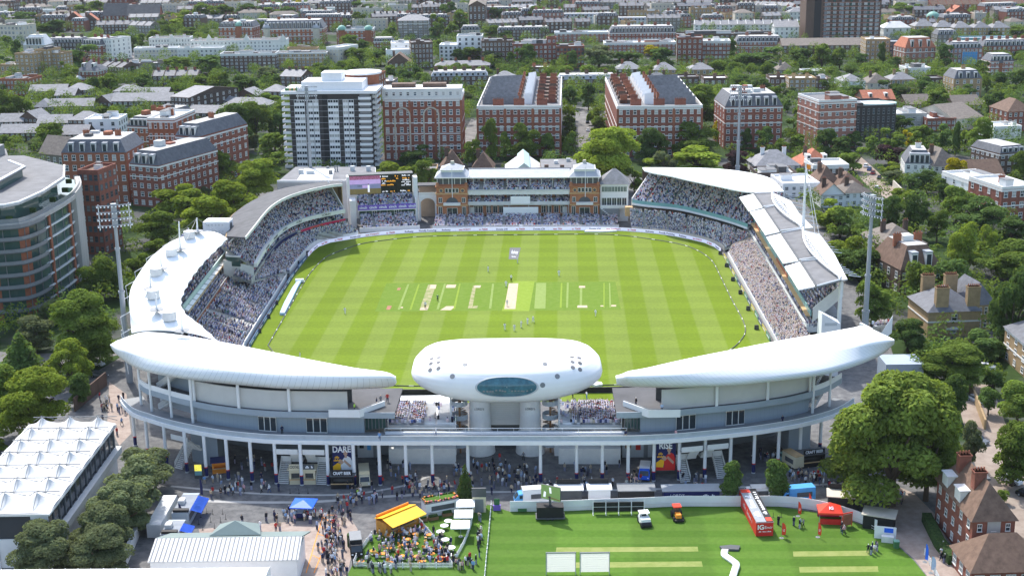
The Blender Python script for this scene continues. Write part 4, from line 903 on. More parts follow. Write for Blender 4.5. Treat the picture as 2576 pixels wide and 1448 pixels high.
for nm,lab,fx0,fx1,nx0,nx1,fy,ny,fill,sk in (('open_seat_bank','half-empty open bank of white seats left of the media pod',990,1145,975,1145,1018,1068,.92,lambda u,t:u > .53 and not (u > .9 and rnd.random() < .25) and rnd.random() > .06),
                                                     ('open_seat_bank','open bank of white seats full of people right of the media pod',1405,1556,1405,1562,1016,1068,.95,lambda u,t:u < .2 and rnd.random() > .08)):
    A=[G(fx0,fy,3.4),G(fx1,fy,3.4)];B_=[G(nx0,ny,8.2),G(nx1,ny,8.2)]
    c=(A[0]+B_[1])/2;c.z=0;r_=root(nm,lab,'seating',c)
    tier_mesh([A[0],A[1]],[B_[0],B_[1]],34,6,drop=1.0).build('seat_tier','flat_light',r_,c)
    seat_rows(A,B_,34,.46,fill,6.5,.7,skip=sk,scale=1.05)
    q=MB();q.prism([(B_[0].x,B_[0].y),(B_[1].x,B_[1].y),(A[1].x,A[1].y),(A[0].x,A[0].y)],0,3.2);q.build('base_block','white_trim',r_,c)
    q=MB()
    for a,e in ((A[0],B_[0]),(A[1],B_[1])):q.ribbon([V((a.x,a.y,0)),V((e.x,e.y,0))],.2,[3,7.5],[4.5,9.3])
    q.build('side_wall','white_paint',r_,c)
    q=MB()
    for k in range(16):
        for j in range(34):
            if j % 12 == 0:continue
            u,t=(j+.5)/34,(k+.55)/16;p=A[0].lerp(A[1],u).lerp(B_[0].lerp(B_[1],u),t);q.box(p.x-.19,p.y-.05,p.z,p.x+.19,p.y,p.z+.42)
    q.build('seat_backs','white_paint',r_,c)['kind']='stuff'
fz=G(1064,1008,3.8);q=MB();q.box(-8.2,-1.5,0,8.4,3.2,3.8);q.box(-8.0,-1.3,3.8,8.2,3.0,3.95)
tag(q.build('groundstaff_shed','white_membrane',None,None,loc=(fz.x,fz.y,0)),'long low white-roofed shed at the field edge behind the half-empty seats','shed')
q=MB();nf=[V((-50,289.6,0)),V((-20,288.2,0)),V((20,288.2,0)),V((50,289.6,0))]
q.ribbon(nf,.3,0,1.3);tag(q.build('field_end_wall','black'),'low black boundary wall crossing the field end beneath the media pod','wall')
sheet('grass_verge',[(-40,288),(40,288),(40,283),(-40,283)],.024,'turf')
for x0,x1,y,d,mats in ((900,955,1150,8,('grey_light','sky_blue')),(985,1148,1146,6.5,('white_paint','grey_dark')),(1395,1560,1146,6.5,('white_paint','grey_dark')),(1565,1640,1150,8,('grey_light','red'))):
    a,e=G(x0,y),G(x1,y);r_=root('undercroft_kiosk','','kiosk',a,0,'service rooms beneath the walkway');r_['look']='white-walled service room' if mats[0] == 'white_paint' else 'grey-walled service room with a bright notice'
    w=e.x-a.x;q=MB();q.box(0,0,0,w,min(d,5),5.2);q.build('wall',mats[0],r_)
    q=MB();q.box(w*.45,-.06,1.6,w*.62,-.0,3.2);q.build('notice',mats[1],r_)
    q=MB();q.box(w*.72,-.07,0,w*.86,0,2.6);q.build('door','grey_mid',r_)
    q=MB();q.box(w*.1,-.07,2.0,w*.3,0,3.4);q.build('hatch','wood' if x0 > 1000 else 'glass',r_)
def flood(name_px,base,top,lab,tilt=0,grey='steel'):
    p=G(*base);t=AD(top[0],top[1],p.y);h=t.z
    r_=root('floodlight_mast',lab,'floodlight',p,tilt,'telescopic floodlight masts round the ground')
    for z0,z1,ra in ((0,h*.3,.8),(h*.3,h*.52,.6),(h*.52,h*.76,.48),(h*.76,h*.93,.4)):
        q=MB();q.tube((0,0,z0),(0,0,z1),ra,ra,10,0);q.tube((0,0,z1-.5),(0,0,z1),ra+.14,ra+.14,10,0);q.build('mast_section','steel',r_)
    q=MB();q.box(-.6,-.5,h*.88,.6,.6,h);q.build('mast_head','steel',r_)
    for k in range(4):
        z=h*.885+k*(h*.115)/3.2
        q=MB();pts=[(-3.8+7.6*i/8,-1.3*math.cos((i-4)/4*1.1)+.8,z+.0) for i in range(9)];q.path(pts,.11,6);bar=q.build('lamp_bar','steel',r_)
        for i in range(10):
            x=-3.6+7.2*i/9;q=MB();y=-1.3*math.cos(x/3.8*1.1)+.7;q.box(x-.2,y-.3,z-.42,x+.2,y+.05,z-.06,0);q.box(x-.15,y-.32,z-.38,x+.15,y-.302,z-.1,1);q.build('lamp',['steel_dark','lamp_white'],bar)
    q=MB()
    for x in (-3.3,3.3):q.tube((x,.2,h*.86),(x,.2,h*1.0),.1,.1,5)
    q.build('lamp_frame','white_paint',r_)
flood('a',(327,960),(303,512),'tall grey floodlight mast rising beside the peaked tent roof',.35)
flood('b',(2171,900),(2190,490),'tall grey floodlight mast rising by the end of the grandstand',-1.15)
flood('c',(786,510),(782,216),'tall pale floodlight mast in front of the white tower block')
flood('d',(1853,500),(1858,216),'tall pale floodlight mast behind the plain white curved roof')
def win_mesh(name,frame,pane,kind):
    b=MB();f=.1 if kind != 'wide' else .06
    b.box(-.5,-.05,-.5,-.5+f,.06,.5);b.box(.5-f,-.05,-.5,.5,.06,.5);b.box(-.5+f,-.05,.5-f*.8,.5-f,.06,.5);b.box(-.56,-.12,-.56,.56,.06,-.5+f*.5)
    b.box(-.5+f,-.04,-.05,.5-f,.05,.05)
    if kind == 'wide':
        for x in (-.17,.17):b.box(x-.025,-.04,-.5+f,x+.025,.05,.5-f)
    else:b.box(-.03,-.04,.05,.03,.05,.45)
    b.box(-.5+f,.0,-.5+f*.5,.5-f,.03,.5-f*.8,1)
    o=b.build(name,[frame,pane]);me=o.data;bpy.data.objects.remove(o);return me
WIN={}
for k,fr in (('sash','white_trim'),('dark','grey_mid'),('wide','white_trim'),('wdark','grey_dark')):
    WIN[k]=[win_mesh('window',fr,p,'wide' if k[0] == 'w' else 's') for p in (('glass','glass','glass_blue','glass_light','curtain') if k != 'dark' else ('glass','glass_blue','glass'))]
FOOT=[]
BLD=[]
def mesh_obj(name,me,parent,loc,scale=(1,1,1),rz=0.0):
    o=bpy.data.objects.new(name,me);COL.objects.link(o);o.parent=parent;o.location=loc;o.scale=scale;o.rotation_euler[2]=rz;return o
def chimney(rf,x,y,z0,h,mat='brick_brown',w=1.5,d=.8,pots=3):
    b=MB();b.box(x-w/2,y-d/2,z0-1.5,x+w/2,y+d/2,z0+h);b.box(x-w/2-.12,y-d/2-.12,z0+h-.25,x+w/2+.12,y+d/2+.12,z0+h)
    for i in range(pots):
        px=x-w/2+w*(i+.5)/pots;b.tube((px,y,z0+h),(px,y,z0+h+.6),.15,.12,6,1)
    return b.build('chimney',[mat,'tile_red'],rf)
def bld(look,x0,x1,ye,yb,dep,yaw=0,floors=3,cols=6,wall='brick_brown',roof='hip',rh=3,rmat='slate',win='sash',bands=(),chim=0,dorm=0,side=4,cat='house',name='house',label=None,wfrac=.5,clutter=0,hfrac=.55,chmat=None,sidewall=None,h=None,group=None):
    xm=(x0+x1)/2;g=G(xm,yb);h=h or AD(xm,ye,g.y).z;ya=math.radians(yaw)
    k=F/depth(V((g.x,g.y,h)));w=(x1-x0)/k/max(math.cos(ya),.3)
    r=root(name,label or '',cat,g,ya,group)
    if not label:r['look']=look;BLD.append(r)
    FOOT.append((g.x-math.sin(ya)*dep/2,g.y+math.cos(ya)*dep/2,ya,w/2,dep/2))
    X=w/2
    b=MB();b.box(-X,0,0,X,dep,h);wl=b.build('wall',wall,r)
    if bands:
        for f in bands:
            b=MB();z=h*f;t=.35 if f < .97 else .6
            b.box(-X-.12,-.12,z-t,X+.12,dep+.12,z);b.build('cornice' if f > .97 else 'string_course','white_trim',r)
    fh=h/floors;cw=w/cols;ww=min(cw*wfrac*(1.3 if win[0] == 'w' else 1),3.4 if win[0] == 'w' else 1.5);wh=fh*hfrac;n=0;wk_=WIN[win]
    for f in range(floors):
        for c in range(cols):
            if n >= 100:break
            mesh_obj('window',rnd.choice(wk_),r,(-X+cw*(c+.5),-.03,fh*(f+.52)),(ww,1,wh));n+=1
    tocam=V((-g.x,-g.y,0)).normalized()
    for s in (1,-1):
        nn=V((math.cos(ya)*s,math.sin(ya)*s,0))
        if nn.dot(tocam) > .02 and side:
            sw_=dep/side
            for f in range(floors):
                for c in range(side):
                    if n >= 100:break
                    mesh_obj('window',rnd.choice(wk_),r,(s*(X+.03),sw_*(c+.5),fh*(f+.52)),(min(sw_*wfrac,1.5),1,wh),s*math.pi/2);n+=1
    ov=.45
    if roof == 'flat':
        b=MB();b.box(-X,0,h,X,dep,h+.06);rf=b.build('roof',rmat,r)
        b=MB();t=.35
        for q in ((-X-.05,-.05,X+.05,t),(-X-.05,dep-t,X+.05,dep+.05),(-X-.05,t,-X+t,dep-t),(X-t,t,X+.05,dep-t)):b.box(q[0],q[1],h-.1,q[2],q[3],h+.9)
        b.build('parapet','white_trim' if bands else wall,r);zr=h+.06
        for i in range(clutter):
            bw,bd,bh=rnd.uniform(.8,max(1,w*.16)),rnd.uniform(.8,max(1,dep*.25)),rnd.uniform(.6,2.6);cx,cy=rnd.uniform(-X+bw+1,X-bw-1) if X > bw+1.5 else 0,rnd.uniform(bd+1,max(dep-bd-1,bd+1.2))
            b=MB();b.box(cx-bw,cy-bd,zr,cx+bw,cy+bd,zr+bh);b.box(cx-bw-.1,cy-bd-.1,zr+bh,cx+bw+.1,cy+bd+.1,zr+bh+.12,1);b.build('roof_box',[rnd.choice(['grey_light','white_trim','flat_dark',wall]),'flat_grey'],rf)
        for i in range(chim):chimney(rf,-X+w*(i+.5)/chim,dep*.5,zr+.5,2.0,chmat or wall,2.0)
    elif roof == 'mansard':
        i_=rh*.55;b=MB()
        b.loft([[(-X-.1,-.1,h),(X+.1,-.1,h),(X+.1,dep+.1,h),(-X-.1,dep+.1,h)],[(-X+i_,i_,h+rh),(X-i_,i_,h+rh),(X-i_,dep-i_,h+rh),(-X+i_,dep-i_,h+rh)]],True,False)
        b.add([(-X+i_,i_,h+rh),(X-i_,i_,h+rh),(X-i_,dep-i_,h+rh),(-X+i_,dep-i_,h+rh)],[(0,1,2,3)],1);rf=b.build('roof',[rmat,'concrete'],r)
        for i in range(dorm or cols):
            nn_=dorm or cols;x=-X+i_*.6+(w-i_*1.2)*(i+.5)/nn_;dw=min(.9,w/nn_*.32)
            b=MB();b.box(x-dw,.15,h+.25,x+dw,i_+.6,h+rh*.72);b.box(x-dw-.1,.05,h+rh*.72,x+dw+.1,i_+.7,h+rh*.8,1);b.box(x-dw*.75,.1,h+.4,x+dw*.75,.149,h+rh*.66,2);b.build('dormer',['white_trim','lead','glass'],rf)
        for i in range(clutter):
            bw,bd,bh=rnd.uniform(.8,2),rnd.uniform(.8,2),rnd.uniform(.6,2.2);cx,cy=rnd.uniform(-X+i_+2,X-i_-2) if X > i_+3 else 0,rnd.uniform(i_+1,max(dep-i_-1,i_+1.5))
            b=MB();b.box(cx-bw,cy-bd,h+rh,cx+bw,cy+bd,h+rh+bh);b.build('roof_box',rnd.choice(['grey_light','white_trim','flat_dark',wall]),rf)
        for i in range(chim):chimney(rf,-X+w*(i+.5)/chim,dep*.5,h+rh,2.0,chmat or wall,2.2)
    else:
        b=MB();z1=h+rh
        e=[(-X-ov,-ov,h-.1),(X+ov,-ov,h-.1),(X+ov,dep+ov,h-.1),(-X-ov,dep+ov,h-.1)]
        if roof == 'hip':
            if w >= dep:q=dep/2;rd=[(-X+q*.9,dep/2,z1),(X-q*.9,dep/2,z1)];fs_=[(0,1,5,4),(1,2,5),(2,3,4,5),(3,0,4)]
            else:q=w/2;rd=[(0,q*.9,z1),(0,dep-q*.9,z1)];fs_=[(0,1,4),(1,2,5,4),(2,3,5),(3,0,4,5)]
            b.add(e+rd,fs_+[(3,2,1,0)])
        elif roof == 'gable':
            b.add(e+[(-X-ov,dep/2,z1),(X+ov,dep/2,z1)],[(0,1,5,4),(2,3,4,5),(3,2,1,0)]);b.add([(-X,0,h),(-X,dep,h),(-X,dep/2,z1-.1),(X,0,h),(X,dep,h),(X,dep/2,z1-.1)],[(1,0,2),(3,4,5)],1)
        elif roof == 'cross':
            b.add(e+[(0,-ov,z1),(0,dep+ov,z1)],[(0,4,5,3),(1,2,5,4),(3,2,1,0)]);b.add([(-X,0,h),(X,0,h),(0,0,z1-.1),(-X,dep,h),(X,dep,h),(0,dep,z1-.1)],[(0,1,2),(4,3,5)],1)
        elif roof == 'butterfly':
            b.add(e+[(-X-ov,dep*.5,z1),(X+ov,dep*.5,z1)],[(0,1,5,4),(2,3,4,5),(3,2,1,0)])
            nb=max(2,int(w/6.5))
            for i in range(nb+1):
                x=-X+w*i/nb;b.add([(x-.18,-.1,h),(x+.18,-.1,h),(x+.18,dep/2,z1+.45),(x-.18,dep/2,z1+.45),(x-.18,dep+.1,h),(x+.18,dep+.1,h),(x-.18,-.1,h+.5),(x+.18,-.1,h+.5)],[(0,1,7,6),(6,7,2,3),(3,2,5,4),(1,5,2),(0,3,4),(1,2,7),(0,6,3)],1)
        rf=b.build('roof',[rmat,wall],r)
        for i in range(chim):chimney(rf,-X+w*(i+.5)/chim if chim > 1 else -X*.5,dep*.5,h+rh*.8,1.9,chmat or ('brick_brown' if wall in ('stucco','cream','white_paint') else wall),1.5)
        for i in range(dorm):
            x=-X+w*(i+.5)/dorm;b=MB();b.box(x-.8,dep*.12,h+.2,x+.8,dep*.4,h+rh*.72);b.box(x-.6,dep*.12-.03,h+.35,x+.6,dep*.12-.001,h+rh*.64,1);b.build('dormer',['white_trim','glass'],rf)
    return r,w,h,wl,rf
BR=['brick_brown','brick_dark','brick_tan','brick_red','brick_grey','stucco','cream']
B=bld
T=dict(cat='terrace',name='terrace');MN=dict(cat='apartment block',name='mansion_block');HS=dict(cat='house',name='house');VL=dict(cat='villa',name='villa')
ALL=[
 ('low brown brick flats with a flat roof',0,38,8,42,14,-10,4,4,'brick_brown','flat',2,'flat_dark',dict(clutter=2,**MN)),
 ('small white villa with parapet roof',92,136,27,50,10,-5,2,5,'stucco','flat',2,'flat_light',dict(**VL)),
 ('modern cream terraced flats',0,64,66,112,18,-18,4,6,'cream','flat',2,'flat_light',dict(clutter=4,win='wide',**MN)),
 ('low brick house with twin red tile gables',170,206,48,74,12,8,3,4,'brick_brown','cross',6,'tile_red',dict(chim=1,**HS)),
 ('low brick house with twin red tile gables',208,247,52,76,12,8,3,4,'brick_brown','cross',6,'tile_red',dict(chim=1,**HS)),
 ('grey-roofed brown terrace with tall chimneys',245,335,62,86,12,6,3,10,'brick_brown','butterfly',3,'slate',dict(chim=5,**T)),
 ('grey-roofed brown terrace with tall chimneys',322,385,64,90,12,-24,3,7,'brick_grey','butterfly',3,'slate_light',dict(chim=4,**T)),
 ('brown brick church with long dark roof',262,322,40,62,18,3,2,6,'brick_red','gable',11,'flat_dark',dict(cat='church',name='church',hfrac=.7)),
 ('brown brick church with long dark roof',322,402,40,62,18,3,2,8,'brick_red','gable',10,'flat_dark',dict(cat='church',name='church',hfrac=.7)),
 ('cream flats under a pale domed mansard',60,118,114,148,16,-6,3,5,'cream','mansard',7,'flat_light',dict(chim=1,**MN)),
 ('brown terrace with a row of white dormers',118,215,108,142,14,-4,3,10,'brick_dark','mansard',3.5,'slate',dict(chim=4,**T)),
 ('white and red mansard corner block',205,262,112,152,22,-28,4,6,'brick_red','mansard',4,'slate',dict(bands=(.3,.98),chim=3,clutter=2,**MN)),
 ('white stucco side block with balconies',258,286,100,152,20,-28,5,4,'stucco','flat',2,'flat_light',dict(**MN)),
 ('tan brick slab of flats',40,92,138,196,16,-16,6,4,'brick_tan','flat',2,'flat_grey',dict(clutter=3,**MN)),
 ('tan brick slab of flats',92,126,128,192,16,-16,7,3,'brick_tan','flat',2,'flat_grey',dict(clutter=2,**MN)),
 ('tan brick slab of flats',124,158,137,190,14,-16,6,3,'brick_tan','flat',2,'flat_grey',dict(clutter=1,**MN)),
 ('long low tan annexe',0,82,166,196,14,-12,2,6,'brick_tan','flat',2,'flat_light',dict(clutter=2,**HS)),
 ('flat-roofed orange brick block with roof plant',0,76,202,240,18,-8,3,8,'brick_orange','flat',2,'flat_grey',dict(clutter=6,**MN)),
 ('ornate red brick house with big chimneys',196,248,178,218,14,-12,3,5,'brick_red','hip',6,'slate',dict(bands=(.5,.98),chim=4,dorm=2,**HS)),
 ('brown brick terrace end with tall chimneys',248,318,168,205,14,-30,3,8,'brick_brown','butterfly',2.5,'slate',dict(chim=4,**T)),
 ('long white stucco terrace with gablets',378,480,98,138,14,3,4,14,'stucco','flat',2,'tile_brown',dict(bands=(.45,.99),chim=3,**T)),
 ('long white stucco terrace with gablets',482,722,104,140,14,1,4,26,'stucco','flat',2,'tile_brown',dict(bands=(.45,.99),chim=6,wfrac=.45,**T)),
 ('cream corner terrace with white band',340,448,124,156,13,4,3,12,'cream','flat',2,'flat_light',dict(bands=(.6,.98),clutter=4,**T)),
 ('cream corner terrace with white band',448,560,124,154,12,2,3,10,'stucco','flat',2,'flat_light',dict(bands=(.98,),clutter=4,**T)),
 ('brown brick flats with white balconies',556,696,138,182,15,1,5,12,'brick_brown','flat',2,'flat_grey',dict(bands=(.99,),clutter=5,**MN)),
 ('tan brick flats with stepped top',695,824,136,176,15,0,5,12,'brick_tan','flat',2,'flat_dark',dict(bands=(.8,),clutter=4,**MN)),
 ('tan brick penthouse block',724,800,124,160,10,0,5,6,'brick_tan','flat',2,'flat_dark',dict(clutter=2,win='wide',**MN)),
 ('cream end block with tall windows',822,855,122,172,22,-30,5,4,'cream','flat',2,'flat_light',dict(bands=(.98,),**MN)),
 ('pale grey three-storey terrace',326,418,162,192,12,3,3,9,'brick_grey','flat',2,'flat_light',dict(clutter=4,win='wide',**T)),
 ('dark brick terrace with arched doors',386,500,190,226,13,2,3,9,'brick_dark','butterfly',2.5,'slate',dict(chim=5,chmat='brick_red',**T)),
 ('brick mansion with green copper dome',552,640,68,112,20,-6,4,8,'brick_orange','mansard',4,'slate',dict(bands=(.5,.98),clutter=2,**MN)),
 ('long orange mansion with dark corner domes',660,815,72,114,24,0,4,14,'brick_orange','mansard',6,'slate',dict(bands=(.55,.98),chim=2,**MN)),
 ('far white stucco villa',757,785,26,48,10,3,3,4,'stucco','flat',2,'flat_light',dict(**VL)),
 ('far white stucco villa',820,842,22,48,10,3,3,3,'stucco','flat',2,'flat_light',dict(**VL)),
 ('far white stucco villa',655,715,14,30,10,3,2,7,'stucco','hip',2.5,'flat_light',dict(**VL)),
 ('far white terrace block',815,880,40,66,26,-20,3,7,'stucco','butterfly',2,'slate_light',dict(chim=4,**T)),
 ('brown estate terrace with grey pitched roof',76,168,229,250,11,2,3,8,'brick_dark','gable',3.2,'slate_light',dict(**T)),
 ('brown estate terrace with grey pitched roof',165,222,226,252,12,-6,3,5,'brick_dark','hip',3.2,'slate_light',dict(**T)),
 ('brown estate terrace with grey pitched roof',140,190,240,262,11,-4,2,4,'brick_dark','gable',3.5,'slate_light',dict(**T)),
 ('brown estate terrace with grey pitched roof',88,130,269,298,12,2,3,4,'brick_dark','hip',3.6,'slate_light',dict(**T)),
 ('brown estate terrace with grey pitched roof',128,236,267,298,11,1,3,9,'brick_dark','gable',3.4,'slate_light',dict(**T)),
 ('brown estate terrace with grey pitched roof',238,286,258,292,14,-22,3,4,'brick_brown','cross',3.8,'slate_light',dict(**T)),
 ('brown estate terrace with grey pitched roof',284,434,254,292,12,-2,3,11,'brick_dark','gable',3.6,'slate_light',dict(**T)),
 ('tall brown estate terrace stepping uphill',430,482,244,298,42,-26,4,5,'brick_dark','gable',3.2,'slate_light',dict(side=8,**T)),
 ('brown estate terrace with grey pitched roof',285,350,230,254,11,-10,3,5,'brick_dark','hip',3.2,'slate_light',dict(**T)),
 ('brown estate terrace with grey pitched roof',350,424,237,258,11,-4,2,6,'brick_dark','gable',3.2,'slate_light',dict(**T)),
 ('brown estate terrace with grey pitched roof',0,60,306,330,11,2,3,5,'brick_dark','gable',3.4,'slate_light',dict(**T)),
 ('brown estate terrace with grey pitched roof',50,98,298,328,12,-14,3,4,'brick_brown','cross',3.6,'slate_light',dict(**T)),
 ('brown estate terrace with grey pitched roof',96,178,309,334,11,0,2,7,'brick_dark','gable',3.4,'slate_light',dict(**T)),
 ('brown estate terrace with grey pitched roof',172,246,302,334,12,-10,3,6,'brick_brown','hip',3.6,'slate_light',dict(**T)),
 ('brown estate terrace with grey pitched roof',0,92,334,356,11,0,2,7,'brick_dark','gable',3.4,'slate_light',dict(**T)),
 ('brown estate terrace with grey pitched roof',158,222,338,370,12,0,3,5,'brick_dark','gable',3.6,'slate_light',dict(**T)),
 ('brown estate terrace with grey pitched roof',372,440,284,308,11,-8,2,5,'brick_brown','cross',3.4,'slate_light',dict(**T)),
 ('brown estate terrace with grey pitched roof',528,590,254,280,11,-4,2,4,'brick_brown','hip',3.2,'slate_light',dict(**T)),
 ('brown estate terrace with grey pitched roof',586,648,240,268,12,-16,2,4,'brick_brown','cross',3.4,'slate_light',dict(**T)),
 ('brown estate terrace with grey pitched roof',472,556,284,306,12,-10,2,5,'brick_dark','gable',3.2,'slate_light',dict(**T)),
 ('brown estate terrace with grey pitched roof',560,680,264,290,12,-8,2,6,'brick_dark','hip',3.2,'slate_light',dict(**T)),
 ('brown estate terrace with grey pitched roof',660,714,230,262,12,-14,2,4,'brick_brown','hip',3.2,'slate_light',dict(**T)),
 ('brown house with stepped chimney stacks',706,760,192,232,16,-18,4,4,'brick_brown','gable',3,'slate_light',dict(chim=3,**HS)),
 ('small grey stone gabled chapel',96,168,388,420,12,-28,1,4,'brick_grey','gable',7,'slate_brown',dict(cat='chapel',name='chapel')),
 ('white rendered roof block with terraces',217,302,304,352,16,0,3,3,'white_paint','flat',2,'flat_light',dict(clutter=3,win='dark',**MN)),
 ('red mansion wing with white stepped front',325,386,318,400,40,-16,4,4,'brick_orange','mansard',4,'slate',dict(bands=(.55,.98),chim=3,chmat='brick_orange',clutter=3,**MN)),
 ('orange-red mansion with small-paned windows',165,330,384,512,22,-3,5,8,'brick_orange','mansard',4.6,'slate',dict(chim=2,dorm=5,clutter=3,chmat='brick_orange',**MN)),
 ('red mansion corner under grey mansard',330,412,414,520,36,-24,5,4,'brick_red','mansard',4.8,'slate',dict(bands=(.72,.98),dorm=3,side=10,clutter=2,**MN)),
 ('tall red mansion with white bay bands',448,514,342,474,34,-22,6,4,'brick_red','mansard',4.6,'slate',dict(bands=(.78,.97),dorm=3,side=8,chim=1,chmat='brick_orange',**MN)),
 ('red mansion link with white balconies',380,450,302,440,24,-8,5,5,'brick_orange','flat',2,'flat_light',dict(bands=(.72,.98),clutter=2,chim=1,chmat='brick_orange',**MN)),
 ('rust brick flats with ribbon bands',213,268,434,640,12,-12,8,4,'brick_red','flat',2,'tile_brown',dict(win='wdark',clutter=2,**MN)),
 ('grey slab of flats with a blue-grey crown',1002,1078,52,104,18,0,8,6,'brick_grey','hip',4,'slate_light',dict(win='wide',bands=(.86,),cat='apartment block',name='apartment_block')),
 ('twin-domed orange brick mansion',848,940,76,114,18,0,4,8,'brick_orange','flat',2,'slate',dict(bands=(.5,.98),clutter=3,**MN)),
 ('red and white three-storey terrace',940,990,104,128,12,2,3,7,'brick_red','mansard',2.5,'slate',dict(bands=(.98,),**T)),
 ('brown flats with a blank white side wall',1036,1090,110,172,20,8,5,6,'brick_brown','flat',2,'flat_grey',dict(clutter=4,**MN)),
 ('white rendered roof block',985,1036,112,160,18,4,4,2,'white_paint','flat',2,'flat_light',dict(clutter=2,**MN)),
 ('building wrapped in white sheeting',972,1036,128,168,14,2,3,0.01,'white_membrane','flat',2,'flat_light',dict(side=0,**MN)),
 ('brown gabled house with big chimney',976,1034,158,186,12,0,2,4,'brick_brown','cross',6,'tile_brown',dict(chim=1,**HS)),
 ('white flats with dark windows',1106,1152,116,164,16,-4,5,4,'white_paint','flat',2,'flat_light',dict(win='dark',clutter=1,**MN)),
 ('taller white flats with flat roof',1150,1214,94,160,16,-2,6,4,'white_paint','flat',2,'flat_grey',dict(win='dark',clutter=2,**MN)),
 ('long brown mews terrace',1252,1382,76,100,14,1,3,14,'brick_brown','mansard',2.4,'slate',dict(chim=5,**T)),
 ('pale terrace with white parapets',1395,1530,84,106,14,-2,3,12,'brick_pink','flat',2,'flat_light',dict(clutter=6,bands=(.98,),**T)),
 ('brown mansion backs with roof clutter',1212,1292,106,168,18,0,5,8,'brick_brown','flat',2,'flat_dark',dict(clutter=5,chim=2,**MN)),
 ('brown mansion backs with roof clutter',1290,1400,114,170,18,0,5,10,'brick_red','flat',2,'flat_grey',dict(clutter=7,chim=2,**MN)),
 ('narrow red brick tower of flats',1376,1400,98,168,9,0,6,2,'brick_red','flat',2,'flat_dark',dict(**MN)),
 ('red flats with dark iron balconies',1400,1470,120,172,16,0,5,8,'brick_red','flat',2,'flat_grey',dict(clutter=4,win='wdark',**MN)),
 ('red mansion range with grey mansard',1533,1700,82,122,18,-1,4,18,'brick_red','mansard',4.4,'slate',dict(bands=(.3,.6,.98),chim=5,**MN)),
 ('pink brick mansion backs with balconies',1520,1700,110,140,16,-1,4,16,'brick_pink','flat',2,'flat_light',dict(clutter=9,chim=3,bands=(.98,),**MN)),
 ('long white modern terrace with mansards',1280,1392,30,48,12,-6,2,12,'stucco','mansard',2.6,'lead',dict(**T)),
 ('long white modern terrace with mansards',1395,1550,42,60,12,-5,2,16,'stucco','mansard',2.6,'lead',dict(**T)),
 ('long white modern terrace with mansards',1545,1700,52,70,12,-5,2,16,'stucco','mansard',2.6,'lead',dict(**T)),
 ('brown terrace seen end-on along a street',1180,1222,14,70,90,0,3,4,'brick_brown','cross',4,'slate_brown',dict(chim=2,**T)),
 ('pale villa with grey mansard',1160,1208,76,96,12,2,3,5,'cream','mansard',3.4,'slate',dict(**VL)),
 ('white stucco hall with hipped roof',1060,1102,12,30,14,4,2,5,'stucco','hip',3,'slate_light',dict(**VL)),
 ('cream stucco terrace on the skyline',900,1000,8,28,12,2,3,10,'cream','flat',2,'flat_light',dict(clutter=3,**T)),
 ('grey terrace row with dormers',1500,1710,6,22,12,-10,2,18,'brick_grey','butterfly',3,'slate',dict(chim=6,**T)),
 ('low brown villas with white-edged roofs',1095,1232,165,186,12,0,2,8,'brick_brown','hip',2.6,'slate_light',dict(chim=4,chmat='brick_orange',**VL)),
 ('long brown terrace with white roof line',1085,1228,192,228,14,1,3,10,'brick_brown','mansard',2.6,'lead',dict(chim=6,**T)),
 ('brown villa with pale hipped roof',1235,1306,202,232,16,0,3,4,'brick_brown','hip',4.5,'slate_light',dict(chim=1,**VL)),
 ('low brick villa with tall orange chimney',1330,1386,172,196,12,0,2,4,'brick_brown','flat',2,'flat_light',dict(chim=2,chmat='brick_orange',**VL)),
 ('brown villa with grey hipped roof',1552,1612,174,202,13,0,3,4,'brick_brown','hip',4,'slate_light',dict(chim=1,chmat='brick_orange',**VL)),
 ('brown villa with grey hipped roof',1644,1700,176,204,13,0,3,4,'brick_tan','hip',4,'slate_light',dict(chim=1,chmat='brick_orange',**VL)),
 ('row of brown villas behind trees',1404,1550,200,232,13,0,3,8,'brick_brown','mansard',2.5,'lead',dict(chim=3,**T)),
 ('brown villa pair with grey roof',1620,1690,204,236,14,0,3,5,'brick_brown','hip',4,'slate',dict(chim=2,**VL)),
 ('brown-tiled cottage',1113,1168,424,448,10,6,2,3,'brick_brown','hip',7,'tile_brown',dict(chim=1,**HS)),
 ('brown-tiled cottage',1188,1240,424,448,10,-4,2,3,'brick_brown','hip',6,'tile_brown',dict(chim=1,**HS)),
 ('small tan kiosk house',1060,1100,430,452,10,0,1,3,'brick_tan','flat',2,'flat_grey',dict(**HS)),
 ('brown court flats behind the white tower',862,950,192,260,20,-10,4,5,'brick_orange','flat',2,'flat_light',dict(clutter=3,**MN)),
 ('grey houses between tower and mansion',940,990,208,246,16,-6,3,4,'brick_grey','flat',2,'flat_light',dict(clutter=2,**HS)),
 ('long white stucco terrace with slate roof',1748,2005,62,86,14,-4,3,24,'stucco','butterfly',3.2,'slate_light',dict(chim=10,**T)),
 ('brown mews backs in front of white terrace',1695,1950,88,110,16,-3,3,20,'brick_brown','flat',2,'flat_grey',dict(clutter=14,chim=4,**T)),
 ('white end house with pitched roof',1948,2008,68,112,16,-2,4,5,'stucco','gable',3.5,'slate_light',dict(**HS)),
 ('red mansion with stepped parapet',1702,1766,98,164,18,-6,5,5,'brick_red','flat',2,'flat_grey',dict(clutter=4,chim=1,**MN)),
 ('red mansion with tall white bays',1766,1836,106,160,16,-4,5,7,'brick_red','flat',2,'flat_light',dict(bands=(.98,),clutter=3,win='wide',**MN)),
 ('pink brick range with small gables',1852,1966,104,136,14,-3,3,11,'brick_pink','mansard',3.4,'slate',dict(bands=(.6,.98),chim=2,**MN)),
 ('far white terrace on a rising street',1695,1735,20,40,14,3,3,6,'stucco','flat',2,'flat_light',dict(**T)),
